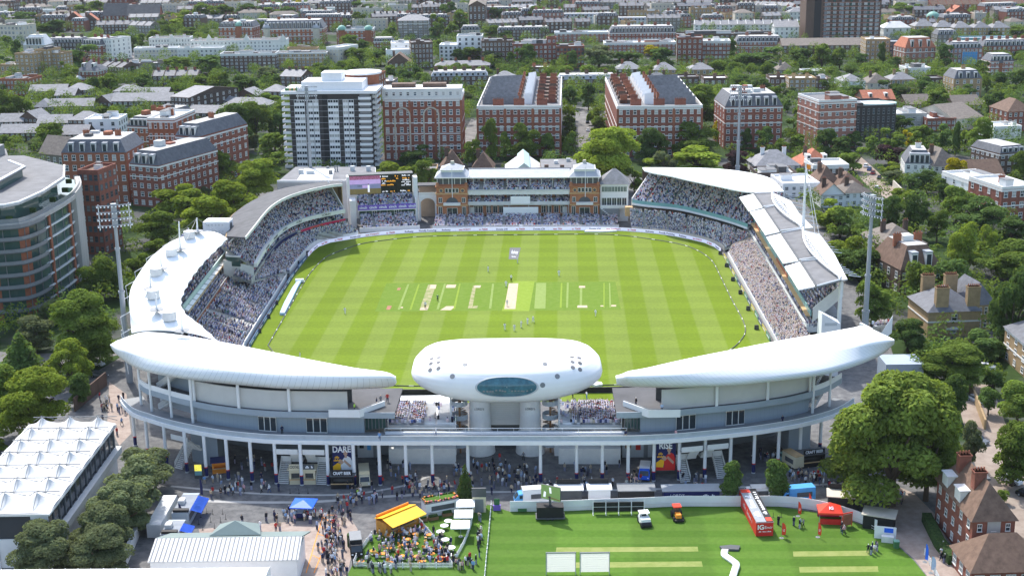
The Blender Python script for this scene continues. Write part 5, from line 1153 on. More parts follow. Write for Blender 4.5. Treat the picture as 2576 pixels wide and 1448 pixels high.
 ('diagonal terrace of grey roofs',1900,1990,14,34,14,-30,3,12,'cream','butterfly',3,'slate_light',dict(chim=5,**T)),
 ('white house with hipped roof by the high-rise',1985,2024,30,60,12,0,3,4,'stucco','hip',3,'slate_light',dict(**HS)),
 ('low brown plinth of the dark high-rise',1968,2176,114,144,22,-2,3,16,'brick_brown','gable',4,'slate_brown',dict(**MN)),
 ('tan brick block with glass stair strip',2176,2236,102,160,18,-3,6,5,'brick_tan','flat',2,'flat_light',dict(clutter=1,**MN)),
 ('blue glass office link',2236,2274,108,158,16,-3,5,5,'glass_blue','flat',2,'lead',dict(win='wdark',**MN)),
 ('tan brick block with red hipped roof',2272,2352,120,174,18,8,4,5,'brick_pink','mansard',6,'tile_red',dict(dorm=3,bands=(.8,),**MN)),
 ('pale villa with white hipped roof',2222,2290,70,96,14,2,2,4,'stucco','hip',4.5,'flat_light',dict(chim=1,**VL)),
 ('brown villa with pale hipped roof and chimneys',2300,2352,66,94,14,2,3,4,'brick_tan','hip',4.5,'slate_light',dict(chim=2,**VL)),
 ('brown villa with pale hipped roof and chimneys',2352,2400,68,96,14,2,3,4,'brick_tan','hip',4.5,'slate_light',dict(chim=2,**VL)),
 ('brown villa with pale hipped roof and chimneys',2398,2444,70,98,14,2,3,4,'brick_tan','hip',4.5,'slate_light',dict(chim=2,**VL)),
 ('brown villa with pale hipped roof and chimneys',2448,2492,70,98,14,2,3,4,'brick_tan','hip',4.5,'slate_light',dict(chim=2,**VL)),
 ('brown villa with pale hipped roof and chimneys',2494,2540,70,98,14,2,3,4,'brick_tan','hip',4.5,'slate_light',dict(chim=2,**VL)),
 ('grey villa with mansard roof',2356,2408,88,118,13,2,3,4,'brick_grey','mansard',3.5,'slate',dict(**VL)),
 ('red gabled mansion with white trim',2383,2442,36,62,14,2,3,6,'brick_red','cross',7,'tile_red',dict(bands=(.5,.95),chim=2,**MN)),
 ('dark red mansion row on the skyline',2340,2480,12,40,16,2,4,12,'brick_red','butterfly',5,'tile_brown',dict(chim=8,**MN)),
 ('dark red mansion row on the skyline',2478,2590,10,40,16,2,4,10,'brick_red','butterfly',5,'tile_brown',dict(chim=7,**MN)),
 ('long modern glazed school block',2418,2545,98,118,14,2,2,12,'teal_glass','flat',2,'lead',dict(win='wide',**MN)),
 ('slate-roofed terrace with red gables',2386,2470,122,160,14,3,3,8,'brick_pink','mansard',4,'slate',dict(chim=4,**T)),
 ('slate-roofed terrace with red gables',2470,2590,116,150,14,3,3,10,'brick_red','mansard',4,'slate',dict(chim=6,**T)),
 ('white ornate house with a pointed turret',2488,2548,154,192,14,4,4,5,'brick_pink','mansard',4,'slate',dict(bands=(.3,.6,.95),**HS)),
 ('tan brick house with grey mansard',2396,2468,198,246,16,4,3,4,'brick_tan','mansard',4.4,'slate',dict(dorm=3,chim=1,**HS)),
 ('brown villa with flat parapet',1698,1758,197,226,13,0,2,4,'brick_brown','flat',2,'flat_grey',dict(chim=1,**VL)),
 ('tan villa with pale hipped roof',1734,1794,175,202,13,0,2,4,'brick_tan','hip',3.4,'slate_light',dict(chim=2,**VL)),
 ('brown villa with flat parapet',1770,1832,200,232,13,0,2,4,'brick_brown','flat',2,'flat_light',dict(chim=1,**VL)),
 ('low grey villa with hipped roof',1955,2000,176,198,12,0,2,3,'brick_grey','hip',4.2,'slate_brown',dict(chim=1,**VL)),
 ('brown villa with white flat roof',1936,1988,198,226,13,0,2,4,'brick_brown','flat',2,'flat_light',dict(chim=1,**VL)),
 ('tan villa with a big chimney wall',1984,2052,200,232,14,0,3,5,'brick_tan','flat',2,'flat_light',dict(chim=2,**VL)),
 ('brown villa with white penthouse',2048,2088,202,230,13,0,3,4,'brick_brown','flat',2,'flat_light',dict(clutter=2,**VL)),
 ('white cube villa with grey roof',2116,2176,204,238,14,4,3,3,'white_paint','hip',3.2,'slate_light',dict(**VL)),
 ('cream villa with brown hipped roof',2182,2238,208,236,14,2,2,3,'cream','hip',4.6,'slate_brown',dict(chim=1,**VL)),
 ('tan villa pair with pale roof',2240,2302,200,230,13,2,2,5,'brick_tan','hip',3.5,'slate_light',dict(chim=2,**VL)),
 ('white villa with roof terrace',2278,2340,174,200,14,2,3,5,'stucco','flat',2,'flat_light',dict(chim=3,clutter=2,**VL)),
 ('dark brick villa among trees',2338,2374,200,228,13,2,3,3,'brick_dark','flat',2,'flat_grey',dict(**VL)),
 ('pale roofed bungalow among trees',2020,2075,182,198,12,0,1,4,'stucco','flat',2,'flat_light',dict(**VL)),
 ('red mansion block with busy slate roof',1820,1966,268,374,26,2,6,8,'brick_red','mansard',5.2,'slate',dict(bands=(.62,.98),dorm=6,clutter=10,chim=2,**MN)),
 ('rose brick flats with white string courses',2052,2152,256,374,24,10,6,5,'brick_pink','flat',2,'flat_grey',dict(bands=(.45,.62,.8,.98),clutter=3,chim=1,wfrac=.55,**MN)),
 ('charcoal brick office with vertical windows',2148,2252,270,352,22,6,4,8,'black_brick','flat',2,'lead',dict(win='dark',wfrac=.4,hfrac=.7,clutter=1,**MN)),
 ('house with red tiled roof',2170,2250,250,290,14,4,2,5,'brick_brown','gable',4,'tile_red',dict(dorm=2,**HS)),
 ('low modern pale office with glass band',2252,2330,290,326,18,2,2,6,'concrete','flat',2,'flat_light',dict(win='wide',clutter=2,**MN)),
 ('low modern block with brick stair tower',2330,2404,302,330,18,2,2,6,'brick_red','flat',2,'flat_light',dict(win='wide',clutter=2,**MN)),
 ('mews house with brown pitched roof',2280,2345,262,288,16,6,2,5,'brick_brown','gable',4,'slate_brown',dict(**HS)),
 ('mews house with brown pitched roof',2398,2470,264,292,16,6,2,5,'brick_brown','gable',4,'slate_brown',dict(**HS)),
 ('long workshop with grey-brown pitched roof',2394,2476,296,326,30,24,2,5,'cream','gable',5,'slate_brown',dict(**HS)),
 ('red brick house with brown hipped roof',2530,2600,280,330,18,8,3,5,'brick_red','hip',5,'tile_brown',dict(**HS)),
 ('grey pitched house with tall white chimneys',1900,2012,416,446,16,4,2,6,'stucco','hip',5,'slate_light',dict(chim=2,chmat='white_paint',**HS)),
 ('house with steep orange tiled roof',2015,2098,416,444,15,4,2,5,'stucco','hip',5.5,'tile_red',dict(chim=1,dorm=2,**HS)),
 ('flat-roofed brown house with roof hatches',1904,2004,440,470,14,2,2,7,'brick_dark','flat',2,'flat_light',dict(clutter=5,**HS)),
 ('brown house with white parapet strip',2043,2134,420,460,14,2,2,6,'brick_brown','flat',2,'flat_light',dict(bands=(.98,),clutter=2,**HS)),
 ('dark house with pyramid tiled roofs',2057,2110,458,490,11,6,2,4,'brick_brown','hip',5.5,'tile_brown',dict(chim=1,**HS)),
 ('dark house with pyramid tiled roofs',2108,2170,466,496,11,6,2,4,'brick_brown','hip',4.2,'tile_brown',dict(chim=1,**HS)),
 ('white house with brown tiled gable',2064,2124,490,522,10,2,2,3,'white_paint','cross',4,'tile_brown',dict(chim=1,**HS)),
 ('white house with grey gables and balcony',2122,2192,484,518,11,6,2,4,'white_paint','hip',3.2,'slate_brown',dict(chim=1,clutter=1,**HS)),
 ('white flat-roofed extension',1968,2062,466,496,18,4,2,5,'white_paint','flat',2,'flat_light',dict(clutter=1,**HS)),
 ('villa with grey slate roof and lead dormers',2276,2345,412,448,16,-10,2,4,'stucco','mansard',5,'slate',dict(chim=1,**VL)),
 ('villa with grey slate roof and lead dormers',2345,2412,416,450,16,10,2,4,'stucco','hip',6,'slate_brown',dict(chim=1,**VL)),
 ('low house with dark tiled roof',2438,2528,446,474,16,8,1,5,'brick_brown','gable',5.5,'tile_brown',dict(**HS)),
 ('tall brick house with white roof ledge',2506,2580,384,452,18,18,4,4,'brick_brown','mansard',2.6,'slate',dict(bands=(.95,),side=6,**HS)),
 ('pale low house among trees',2496,2570,322,350,14,8,2,5,'stucco','flat',2,'flat_light',dict(clutter=3,**HS)),
 ('white modernist house with flat roofs',2446,2540,462,526,22,14,3,4,'white_paint','flat',2,'flat_light',dict(clutter=3,bands=(.98,),side=4,**HS)),
 ('red brick house with white parapet',2510,2600,474,556,20,14,3,4,'brick_red','flat',2,'flat_light',dict(clutter=1,chim=1,bands=(.5,.98),**HS)),
 ('grey-roofed house with twin white dormers',2213,2331,614,650,16,8,2,6,'brick_brown','hip',4.6,'slate_brown',dict(chim=2,**HS)),
 ('brown mansard house with roof hatches',2258,2370,676,740,18,12,2,5,'brick_brown','mansard',6,'tile_brown',dict(dorm=2,clutter=1,chim=2,chmat='brick_orange',**HS)),
 ('tan house with a grey hexagonal roof wing',2440,2498,765,830,14,8,2,4,'brick_tan','hip',5,'slate',dict(**HS)),
 ('cream house at the road edge with bay front',2643,2790,924,1010,30,0,3,5,'brick_tan','hip',4.5,'slate',dict(bands=(.5,.97),side=6,**HS)),
 ('flat-roofed brick hut under the big tree',2350,2430,1168,1215,10,14,1,3,'brick_brown','flat',2,'flat_grey',dict(clutter=1,**HS)),
]
for a in ALL:
    look,x0,x1,ye,yb,dep,yaw,fl_,cols,wall,roof,rh,rmat,kw=a
    kw=dict(kw)
    if cols < 1:fl_,cols=1,1;kw.update(wfrac=.08,hfrac=.1)
    bld(look,x0,x1,ye,yb,dep,yaw,fl_,cols,wall,roof,rh,rmat,**kw)
RF=random.Random(77);NEWB=0
STY=[('far brown brick terrace','brick_brown','butterfly','slate'),('far white stucco terrace','cream','flat','flat_grey'),('far brown brick house row','brick_brown','mansard','slate'),('far red brick mansion','brick_red','mansard','slate'),('far grey brick terrace','brick_grey','butterfly','slate_light'),('far dark brick terrace','brick_dark','gable','slate'),('far cream house row','cream','hip','slate_brown'),('far tan brick flats','brick_tan','flat','flat_grey'),('far pink brick houses','brick_pink','mansard','slate')]
def free(x,y,ya,hw,hd):
    for fx,fy,fa,w_,d_ in FOOT:
        if math.hypot(x-fx,y-fy) < math.hypot(hw,hd)*.72+math.hypot(w_,d_)*.72:return False
    return True
for yrow in (3,9,16,23,31,40,49,59,70,81,93,106,120,135,150,168,188,210):
    px=-30
    while px < 2610 and NEWB < 235:
        wd=RF.uniform(26,95);y_=yrow+RF.uniform(-4,4)
        g_=G(px+wd/2,y_);dp_=RF.uniform(10,14);hw=wd/2*depth(g_)/F
        if RF.random() < (.8 if yrow < 110 else .62) and free(g_.x,g_.y+dp_/2,0,hw,dp_/2):
            st_=RF.choice(STY);nf_=RF.choice((3,3,4));hh=nf_*3.0;yaw_=RF.choice((0,3,-4,8,-14,14))
            B(st_[0],px,px+wd,0,y_,dp_,yaw_,nf_,max(3,int(hw*2/3.4)) if yrow > 25 else max(3,int(hw*2/5)),st_[1],st_[2],2.6,st_[3],side=0,chim=RF.choice((0,2,4)),clutter=RF.choice((0,2)),h=hh,**T);NEWB+=1
        px+=wd+RF.uniform(4,30)
print('auto houses',NEWB)
def dome(x,y,r,mat,parent,base=True):
    Yb=parent.location.y+2;p=AD(x,y,Yb)-parent.location;p.rotate(Matrix.Rotation(-parent.rotation_euler[2],3,'Z'))
    rings=[[(p.x+r*math.cos(t)*math.cos(2*math.pi*i/14),p.y+r*math.cos(t)*math.sin(2*math.pi*i/14),p.z+r*1.05*math.sin(t)) for i in range(14)] for t in np.linspace(0,1.5,7)]
    b=MB();b.loft(rings,True,True);b.tube((p.x,p.y,p.z+r),(p.x,p.y,p.z+r*1.6),.18,.04,6);b.build('dome',mat,parent,smooth=True)
    b=MB();b.tube((p.x,p.y,0),(p.x,p.y,p.z),r*.95,r*.95,12);b.build('turret','brick_orange' if mat != 'lead' else 'stone',parent)
def find(look,k=0):return [r for r in BLD if r['look'] == look][k]
dome(602,66,3.6,'copper_green',find('brick mansion with green copper dome'))
for x in (672,796):dome(x,72,3.6,'lead',find('long orange mansion with dark corner domes'))
for x in (860,927):dome(x,76,3.6,'copper_green',find('twin-domed orange brick mansion'))
p=find('ornate red brick house with big chimneys');dome(201,200,2.6,'white_paint',p)
p=find('white ornate house with a pointed turret');dome(2515,158,2.6,'slate',p)
r_=root('domed_hall','round hall under a grey-green dome beyond the pale villas','hall',G(2345,72))
b=MB();b.tube((0,0,0),(0,0,9),5.5,5.5,20);b.build('drum','copper_green',r_)
b=MB();b.loft([[(5.6*math.cos(t)*math.cos(2*math.pi*i/20),5.6*math.cos(t)*math.sin(2*math.pi*i/20),9+5*math.sin(t)) for i in range(20)] for t in np.linspace(0,1.5,8)]);b.tube((0,0,14),(0,0,17),.5,.1,8);b.build('dome','copper_green',r_,smooth=True)
for nm,k,xs in (('long white stucco terrace with gablets',0,(433,)),('long white stucco terrace with gablets',1,(526,620,712))):
    r=find(nm,k)
    for x in xs:
        q=AD(x,100,r.location.y)-r.location;b=MB();zt=q.z;b.add([(q.x-2,-.3,zt-2),(q.x+2,-.3,zt-2),(q.x+2,-.3,zt+.6),(q.x,-.3,zt+4),(q.x-2,-.3,zt+.6),(q.x-2,.3,zt-2),(q.x+2,.3,zt-2),(q.x+2,.3,zt+.6),(q.x,.3,zt+4),(q.x-2,.3,zt+.6)],[(0,1,2,3,4),(9,8,7,6,5),(2,7,8,3),(3,8,9,4),(1,6,7,2),(4,9,5,0)]);b.build('gablet','stucco',r)
q=G(2438,166);b=MB()
for i in range(7):b.box(-5+i*1.65,-.1,0,-4.9+i*1.65,.1,9.5+(i % 3))
for k in range(5):b.box(-5,-.12,1+k*2,5,.12,1.1+k*2)
b.box(-4.8,.15,1,4.8,.3,9,1);tag(b.build('scaffold',['steel','sky_blue'],None,None,loc=q),'scaffold hung with bright blue sheets on a terrace','scaffold')
r=find('charcoal brick office with vertical windows');q=AD(2208,262,r.location.y+6)-r.location
b=MB();b.loft([[(q.x+a*9*math.cos(2*math.pi*i/24),q.y+a*5*math.sin(2*math.pi*i/24),q.z+z) for i in range(24)] for a,z in ((.85,-2.2),(.9,0),(1.05,.1),(1.05,.7),(.7,.9))]);b.build('roof_pod','mint',r)
tl,tr=G(741,421),G(938,424);yw=-.045
g=(tl+tr)/2;h=AD(840,236,g.y).z;w=(tr-tl).length
tb=root('tower_block','tall black and white tower block with stacked white balconies','tower block',g,yw);X=w/2;dp=20
FOOT.append((g.x,g.y+10,yw,X+3,12));nf=13;fh=h/nf
b=MB();b.box(-X,0,0,X,dp,h);b.build('wall','black_brick',tb)
wt=MB();wt.box(-.5,-.05,-.5,.5,.05,-.02,0);wt.box(-.5,-.05,-.02,-.44,.05,.5,0);wt.box(.44,-.05,-.02,.5,.05,.5,0);wt.box(-.03,-.05,-.02,.03,.05,.5,0);wt.box(-.44,-.05,.42,.44,.05,.5,0);wt.box(-.44,-.02,-.02,.44,.0,.42,1)
o=wt.build('window_bay',['white_paint','glass']);WB=o.data;bpy.data.objects.remove(o)
o=wt.build('window_bay',['white_paint','curtain']);WB2=o.data;bpy.data.objects.remove(o)
for u in (-.83,-.70,-.50,-.36,.0,.13,.37,.51):
    for f in range(nf-1):mesh_obj('window_bay',WB if rnd.random() < .75 else WB2,tb,(u*X,-.06,fh*(f+.5)),(w*.064,1,fh*1.0))
b=MB();b.box(-.2*X,-.08,0,-.06*X,0,h);b.build('dark_recess','black',tb)
b=MB()
for f in range(nf):b.box(-X,-.1,fh*f-.04,X,0,fh*f+.05)
b.build('floor_band','grey_light',tb)
def balc(x0,x1,y0,y1,f,s):
    b=MB();b.box(x0,y0,fh*f,x1,y1,fh*f+.25);b.box(x0,y0,fh*f+.25,x1,y0+.12,fh*f+1.15);b.box(x0,y0,fh*f+.25,x0+.12,y1,fh*f+1.15);b.box(x1-.12,y0,fh*f+.25,x1,y1,fh*f+1.15);b.build('balcony','white_paint',tb)
for f in range(nf):balc(-X-3.6,-X+.2,.6,6,f,-1);balc(.7*X,X+.1,-1.3,.05,f,1)
for f in range(nf):
    for y in (4,11):balc(X,X+2.0,y,y+4.5,f,1)
    b=MB();b.box(-X-.06,1,fh*f+.3,-X,5.6,fh*f+fh-.3);b.build('glazing','glass_light',tb)
    b=MB();b.box(.72*X,-.06,fh*f+1.2,.98*X,.0,fh*f+fh-.3);b.build('glazing','glass_light',tb)
b=MB();b.box(-X-3.4,-.8,h,X+2.4,dp+.8,h+1.2);rf=b.build('roof_deck','white_paint',tb)
b=MB();b.box(-X*.72,2,h+1.2,X*.78,dp-2,h+4.6);b.build('penthouse','white_paint',rf);b=MB();b.box(-X*.25,5,h+4.6,X*.25,dp-6,h+8);b.build('penthouse','white_paint',rf)
for i in range(8):b=MB();x=-X-2+i*.9;b.box(x,1,h+1.2,x+.7,2.2,h+2.2);b.build('planter',rnd.choice(['wood_tan','grey_light','cloth_green']),rf)
b=MB();b.tube((X*.6,24,22),(X*.6,24,h+5.5),7,7,28,1);b.tube((X*.6,24,h+5.5),(X*.6,24,h+6.3),8.2,8.2,28,0);b.build('round_stair_head',['white_paint','brick_orange'],tb)
g=G(2118,112);k=F/depth(V((g.x,g.y,20)));w=188/k;X=w/2;h=66
hr=root('high_rise','dark brown brick high-rise whose top leaves the picture','tower block',g,-.02);FOOT.append((g.x,g.y+12,0,X,12))
b=MB();b.box(-X,0,0,X,24,h);b.build('wall','brick_brown',hr)
b=MB();b.box(-X*.78,-.15,0,-X*.6,0,h);b.build('dark_recess','black',hr)
for i in range(7):b=MB();x=-X*.48+i*(X*1.42/6.3);b.box(x-.9,-.5,0,x+.9,0,h);b.build('glazed_shaft','glass_green' if i % 2 else 'grey_mid',hr)
for f in range(10):
    for c in range(9):mesh_obj('window',rnd.choice(WIN['wide']),hr,(-X*.4+c*(X*1.35/8.3),-.52,1.5+f*3.05+1),(2.3,1,1.7))
b=MB()
for f in range(11):b.box(-X*.55,-.56,f*3.05+.2,X*.98,-.5,f*3.05+.75)
b.build('spandrel','brick_pink',hr)
def mansion(label,x0,x1,ye,yb,dep,yaw,floors,cols,tile_pitch):
    r,w,h,wl,rf=bld('',x0,x1,ye,yb,dep,yaw,floors,cols,'brick_red','flat',2,'flat_grey',bands=(.24,.44,.62,.99),side=0,wfrac=.5,hfrac=.6,clutter=0,label=label,**MN)
    X=w/2
    for x in (-X+.2,-X*.33,X*.33,X-.2):
        b=MB();b.box(x-.45,-.25,0,x+.45,0,h*.98);b.build('pier','brick_orange',r)
    return r,w,h,rf
r,w,h,rf=mansion('long red mansion block behind the pavilion with stepped grey roofs and quoined windows',1201,1412,271,394,100,-2.5,6,12,0);X=w/2
def rowroof(rf,x0,x1,n,dep,h,mat,name,hh):
    for i in range(n):
        y0,y1=10+i*(dep-12)/n,10+(i+1)*(dep-12)/n
        b=MB();b.add([(x0,y0,h),(x1,y0,h),(x1,y1,h),(x0,y1,h),(x0,y0+.5,h+hh),(x1,y0+.5,h+hh+.6),(x1,y1,h+hh*.3+.6),(x0,y1,h+hh*.3)],[(0,1,5,4),(1,2,6,5),(2,3,7,6),(3,0,4,7),(4,5,6,7)]);b.build(name,mat,rf)
rowroof(rf,-X*.9,-X*.02,7,100,h,'slate_light','stepped_roof',3.0);rowroof(rf,X*.1,X*.3,7,100,h,'white_paint','white_stack',4.5)
for i in range(7):
    for x in (X*.5,X*.78):chimney(rf,x,14+i*12.5,h+1,2.6,rnd.choice(('brick_brown','brick_red','brick_orange')),3.0,2.0,5)
    b=MB();b.box(X*.42,13+i*12.5,h,X*.9,18+i*12.5,h+1.6);b.build('roof_box','brick_brown',rf)
    chimney(rf,-X*.02,16+i*12.5,h+2,2.0,'brick_orange',.9,5,3)
for x in (-X*.5,0,X*.55):chimney(rf,x,4,h+.5,2.6,'brick_red',4.6,1.6,6)
for i in range(14):b=MB();x=-X+1.5+(w-3)*i/13;b.tube((x,1.6,h+.1),(x,1.6,h+.5),.7,.6,8);b.build('roof_light','white_paint',rf)
r,w,h,rf=mansion('long red mansion block beyond the lime plane tree with white roof stacks',1551,1765,271,394,100,-1.0,6,12,0);X=w/2
rowroof(rf,X*.02,X*.9,7,100,h,'slate_light','stepped_roof',3.0);rowroof(rf,-X*.32,-X*.1,7,100,h,'white_paint','white_stack',4.5)
for i in range(7):
    for x in (-X*.8,-X*.55):chimney(rf,x,14+i*12.5,h+1,2.6,rnd.choice(('brick_brown','brick_red','brick_orange')),3.0,2.0,5)
    b=MB();b.box(-X*.9,13+i*12.5,h,-X*.46,18+i*12.5,h+1.6);b.build('roof_box','brick_brown',rf);chimney(rf,X*.02,16+i*12.5,h+2,2.0,'brick_orange',.9,5,3)
for x in (-X*.55,0,X*.5):chimney(rf,x,4,h+.5,2.6,'brick_red',4.6,1.6,6)
for i in range(14):b=MB();x=-X+1.5+(w-3)*i/13;b.tube((x,1.6,h+.1),(x,1.6,h+.5),.7,.6,8);b.build('roof_light','white_paint',rf)
r,w,h,rf=mansion('red mansion block with two big white arches and a white attic storey',968,1165,250,402,26,-1,7,11,0);X=w/2
b=MB();b.box(-X*1.03,.8,h+.07,X,14,h+4.4);b.build('attic','stucco',rf)
for i in range(11):mesh_obj('window',rnd.choice(WIN['sash']),rf,(-X+w*(i+.5)/11,.76,h+2.3),(1.2,1,1.6))
for x in (-X*.5,X*.3):b=MB();b.box(x-5,5,h+4.4,x+5,10,h+6);b.build('roof_box','brick_brown',rf)
for x in (-X*.52,X*.22):
    b=MB();n=14;z0=h*.74;R1,R0=3.5,2.9
    b.loft([[(x+R*math.cos(math.pi*i/n),y,z0+R*math.sin(math.pi*i/n)) for R,y in ((R0,-.3),(R1,-.3),(R1,-.02),(R0,-.02))] for i in range(n+1)]);b.box(x-R1,-.3,0,x-R0,-.02,z0);b.box(x+R0,-.3,0,x+R1,-.02,z0);b.build('arch_surround','stone',r)
hp=[G(1270,437,7),G(1367,437,7)];g=(hp[0]+hp[1])/2;g.z=0;w=(hp[1]-hp[0]).length;X=w/2
r=root('tennis_hall','white hall with a tall glazed lantern roof behind the pavilion','hall',g);FOOT.append((g.x,g.y+14,0,X,14))
b=MB();b.box(-X,0,0,X*1.3,30,5);b.build('wall','white_paint',r)
b=MB();
b.add([(-X,0,5),(X,0,5),(X*.3,0,8.6),(-X*.3,0,8.6),(-X,30,5),(X,30,5),(X*.3,30,8.6),(-X*.3,30,8.6)],[(0,1,2,3),(0,3,7,4),(1,5,6,2),(5,4,7,6)]);rf=b.build('roof','flat_light',r)
b=MB();b.add([(-X*.32,-.2,8.6),(X*.32,-.2,8.6),(X*.32,-.2,9.3),(0,-.2,11.2),(-X*.32,-.2,9.3),(-X*.32,30,8.6),(X*.32,30,8.6),(X*.32,30,9.3),(0,30,11.2),(-X*.32,30,9.3)],[(0,1,2,3,4),(1,6,7,2),(2,7,8,3),(3,8,9,4),(4,9,5,0),(9,8,7,6,5)]);b.build('roof_lantern','mint',rf)
g2=G(1395,428,7);r=root('club_building','flat grey-roofed club building beside the white hall','building',(g2.x,g2.y,0))
b=MB();b.box(-5,0,0,9,22,7);b.build('wall','brick_brown',r);b=MB();b.box(-5,0,7,9,22,7.3);rf=b.build('roof','flat_grey',r)
for x,y,m_ in ((-3,3,'brick_brown'),(3,2,'brick_brown'),(1,12,'white_paint'),(6,16,'grey_light')):b=MB();b.box(x-.8,y-.6,7.3,x+.8,y+.6,8.6);b.build('roof_box',m_,rf)
O=V((-150,380,0));fl=root('curved_flats','curved glass-fronted flats with stacked grey balconies and orange piers','apartment block',O)
cv=smooth_poly([V((-185,347,0)),V((-150,348,0)),V((-133,350,0)),V((-128.8,353.5,0)),V((-127.2,366,0)),V((-126.5,383,0)),V((-129,399,0)),V((-133,411,0))],60);FOOT.append((-155,385,0,28,38))
back=[V((-150,430,0)),V((-195,430,0))];nf=8;fh=26/nf
b=MB();b.prism([(p.x,p.y) for p in cv]+[(p.x,p.y) for p in back],0,26);b.build('glazing','glass_green',fl,O)
for f in range(nf):
    b=MB();b.ribbon(offset(cv[10:34],-1.8),1.9,f*fh+fh*.75,f*fh+fh*.75+.28);s=b.build('balcony','grey_dark',fl,O);b=MB();b.ribbon(offset(cv[34:53],-.5),.6,f*fh+fh*.72,f*fh+fh*.72+.42);b.build('floor_band','flat_light',fl,O)
    b=MB();b.ribbon(offset(cv[10:34],-1.85),.06,f*fh+fh*.75+.28,f*fh+fh*.75+1.2);b.build('balcony_rail','steel_dark',s,O)
for i in (36,44):
    b=MB();p=offset(cv,-.25)[i];b.tube((p.x,p.y,0),(p.x,p.y,25.6),.5,.5,6);b.build('pier','tile_red',fl,O)
for i in range(2,50,3):
    b=MB();p=offset(cv,-.12)[i];b.tube((p.x,p.y,0),(p.x,p.y,25.6),.13,.13,4);b.build('mullion','steel_dark',fl,O)
b=MB();b.ribbon(offset(cv,-1.3),1.6,25.6,26.7);b.build('cornice','concrete',fl,O)
b=MB();b.ribbon(offset(cv[46:60],-1.4),1.6,0,27.2);b.build('end_pier','concrete',fl,O)
for i in (21,25,30):
    b=MB();b.prism([(p.x,p.y) for p in offset(cv[max(i-2,0):i+1],-.06)]+[(p.x,p.y) for p in reversed(offset(cv[max(i-2,0):i+1],.3))],0,25.5);b.build('brick_panel','brick_orange',fl,O)
s1=[V(p_) for p_ in ((-186,350.5,0),)*3]+[V((-135,353.5,0)),V((-132.5,357,0)),V((-130.5,370,0)),V((-131,388,0)),V((-137,408,0))];s0_=[V((-186,349,0)),V((-133.5,352,0)),V((-130.6,356,0)),V((-128.8,370,0)),V((-129.2,390,0)),V((-135,409,0))];s3_=[V((-186,361,0)),V((-147,363,0)),V((-142,372,0)),V((-142,392,0)),V((-150,402,0))]
b=MB();b.prism([(p.x,p.y) for p in s1[3:]]+[(p.x-6,p.y-4) for p in back],26.0,30.4);b.build('setback_glazing','glass_green',fl,O)
b=MB();b.prism([(p.x,p.y) for p in s0_]+[(p.x-4,p.y-2) for p in back],30.4,30.9,0,1);b.build('setback_roof',['flat_light','flat_grey'],fl,O)
b=MB();b.ribbon(s0_,.5,30.5,31.3);b.build('roof_edge','white_paint',fl,O)
s2=s3_
b=MB();b.prism([(p.x,p.y) for p in s2]+[(p.x-9,p.y-8) for p in back],30.9,33.4);b.build('penthouse','glass_green',fl,O)
b=MB();b.prism([(p.x,p.y) for p in offset(s3_,-1)]+[(p.x-8,p.y-6) for p in back],33.4,33.8);rf=b.build('roof','flat_grey',fl,O)
b=MB();b.ribbon(offset(s3_,-1),.8,33.8,34.1);b.build('roof_edge','white_paint',rf,O)
for x,y,w_,d_,h_ in ((-172,388,4,6,4),(-178,372,3,3,2.4),(-165,402,2,3,2),(-160,412,5,3,3)):b=MB();b.box(x-w_,y-d_,33.8,x+w_,y+d_,33.8+h_);b.build('roof_box','grey_mid',rf,O)
b=MB();b.ribbon(offset(cv[4:58],-.9),.06,26.7,27.9);b.build('terrace_rail','glass_light',fl,O)
for i in range(6,56,7):b=MB();p=offset(cv,2.2)[i];b.box(p.x-.8,p.y-.5,26.7,p.x+.8,p.y+.5,28.0);b.build('planter','hedge_green',fl,O)
r,w,h,wl,rf=bld('',2330,2464,782,846,14,4,2,0.01 if 0 else 1,'brick_tan','hip',4.6,'slate',wfrac=.16,hfrac=.5,side=0,bands=(.62,),label='square tan brick villa with slate hip roof and four tall chimneys',**VL)
X=w/2
for x,y in ((-X*.45,1.6),(X*.75,1.6),(-X*.35,13),(X*.55,13)):chimney(rf,x,y,h+1.5,4.4,'brick_tan',3.2,1.6,6)
mesh_obj('window',WIN['sash'][0],r,(0,-.03,h*.75),(1.6,1,1.6));b=MB();b.box(-2.0,-.5,h*.28,2.0,-.04,h*.34);b.box(-1.4,-.4,h*.6,1.4,-.04,h*.64);b.build('window_hood','white_trim',r)
r,w,h,wl,rf=bld('',2437,2545,1307,1422,17,2,3,3,'brick_red','hip',5.2,'tile_brown',side=5,wfrac=.34,hfrac=.5,label='three-storey red brick house with steep brown tiled roof by the nursery field',**HS)
X=w/2
for y in (6,13):chimney(rf,-X*.2,y,h+3.6,2.6,'brick_red',2.0,1.6,4)
for y in (6,12):
    b=MB();b.box(-X-.1,y,h+.2,-X+2.6,y+2.6,h+2.4);b.box(-X-.3,y-.2,h+2.4,-X+2.7,y+2.8,h+2.6,1);b.build('dormer',['white_trim','flat_light'],rf)
b=MB();b.box(-1.1,-.1,0,1.1,-.02,h*.98);b.build('render_strip','concrete',r)
for y in (8,11):b=MB();b.box(X*.3,y,h+3.4,X*.62,y+2,h+3.7);b.build('solar_panel','grey_dark',rf)
r,w,h,wl,rf=bld('',2440,2640,1434,1480,9,2,1,5,'brick_red','hip',4.4,'tile_brown',side=3,win='wide',label='single-storey red brick lodge with brown ribbed hip roof at the lower corner',**HS)
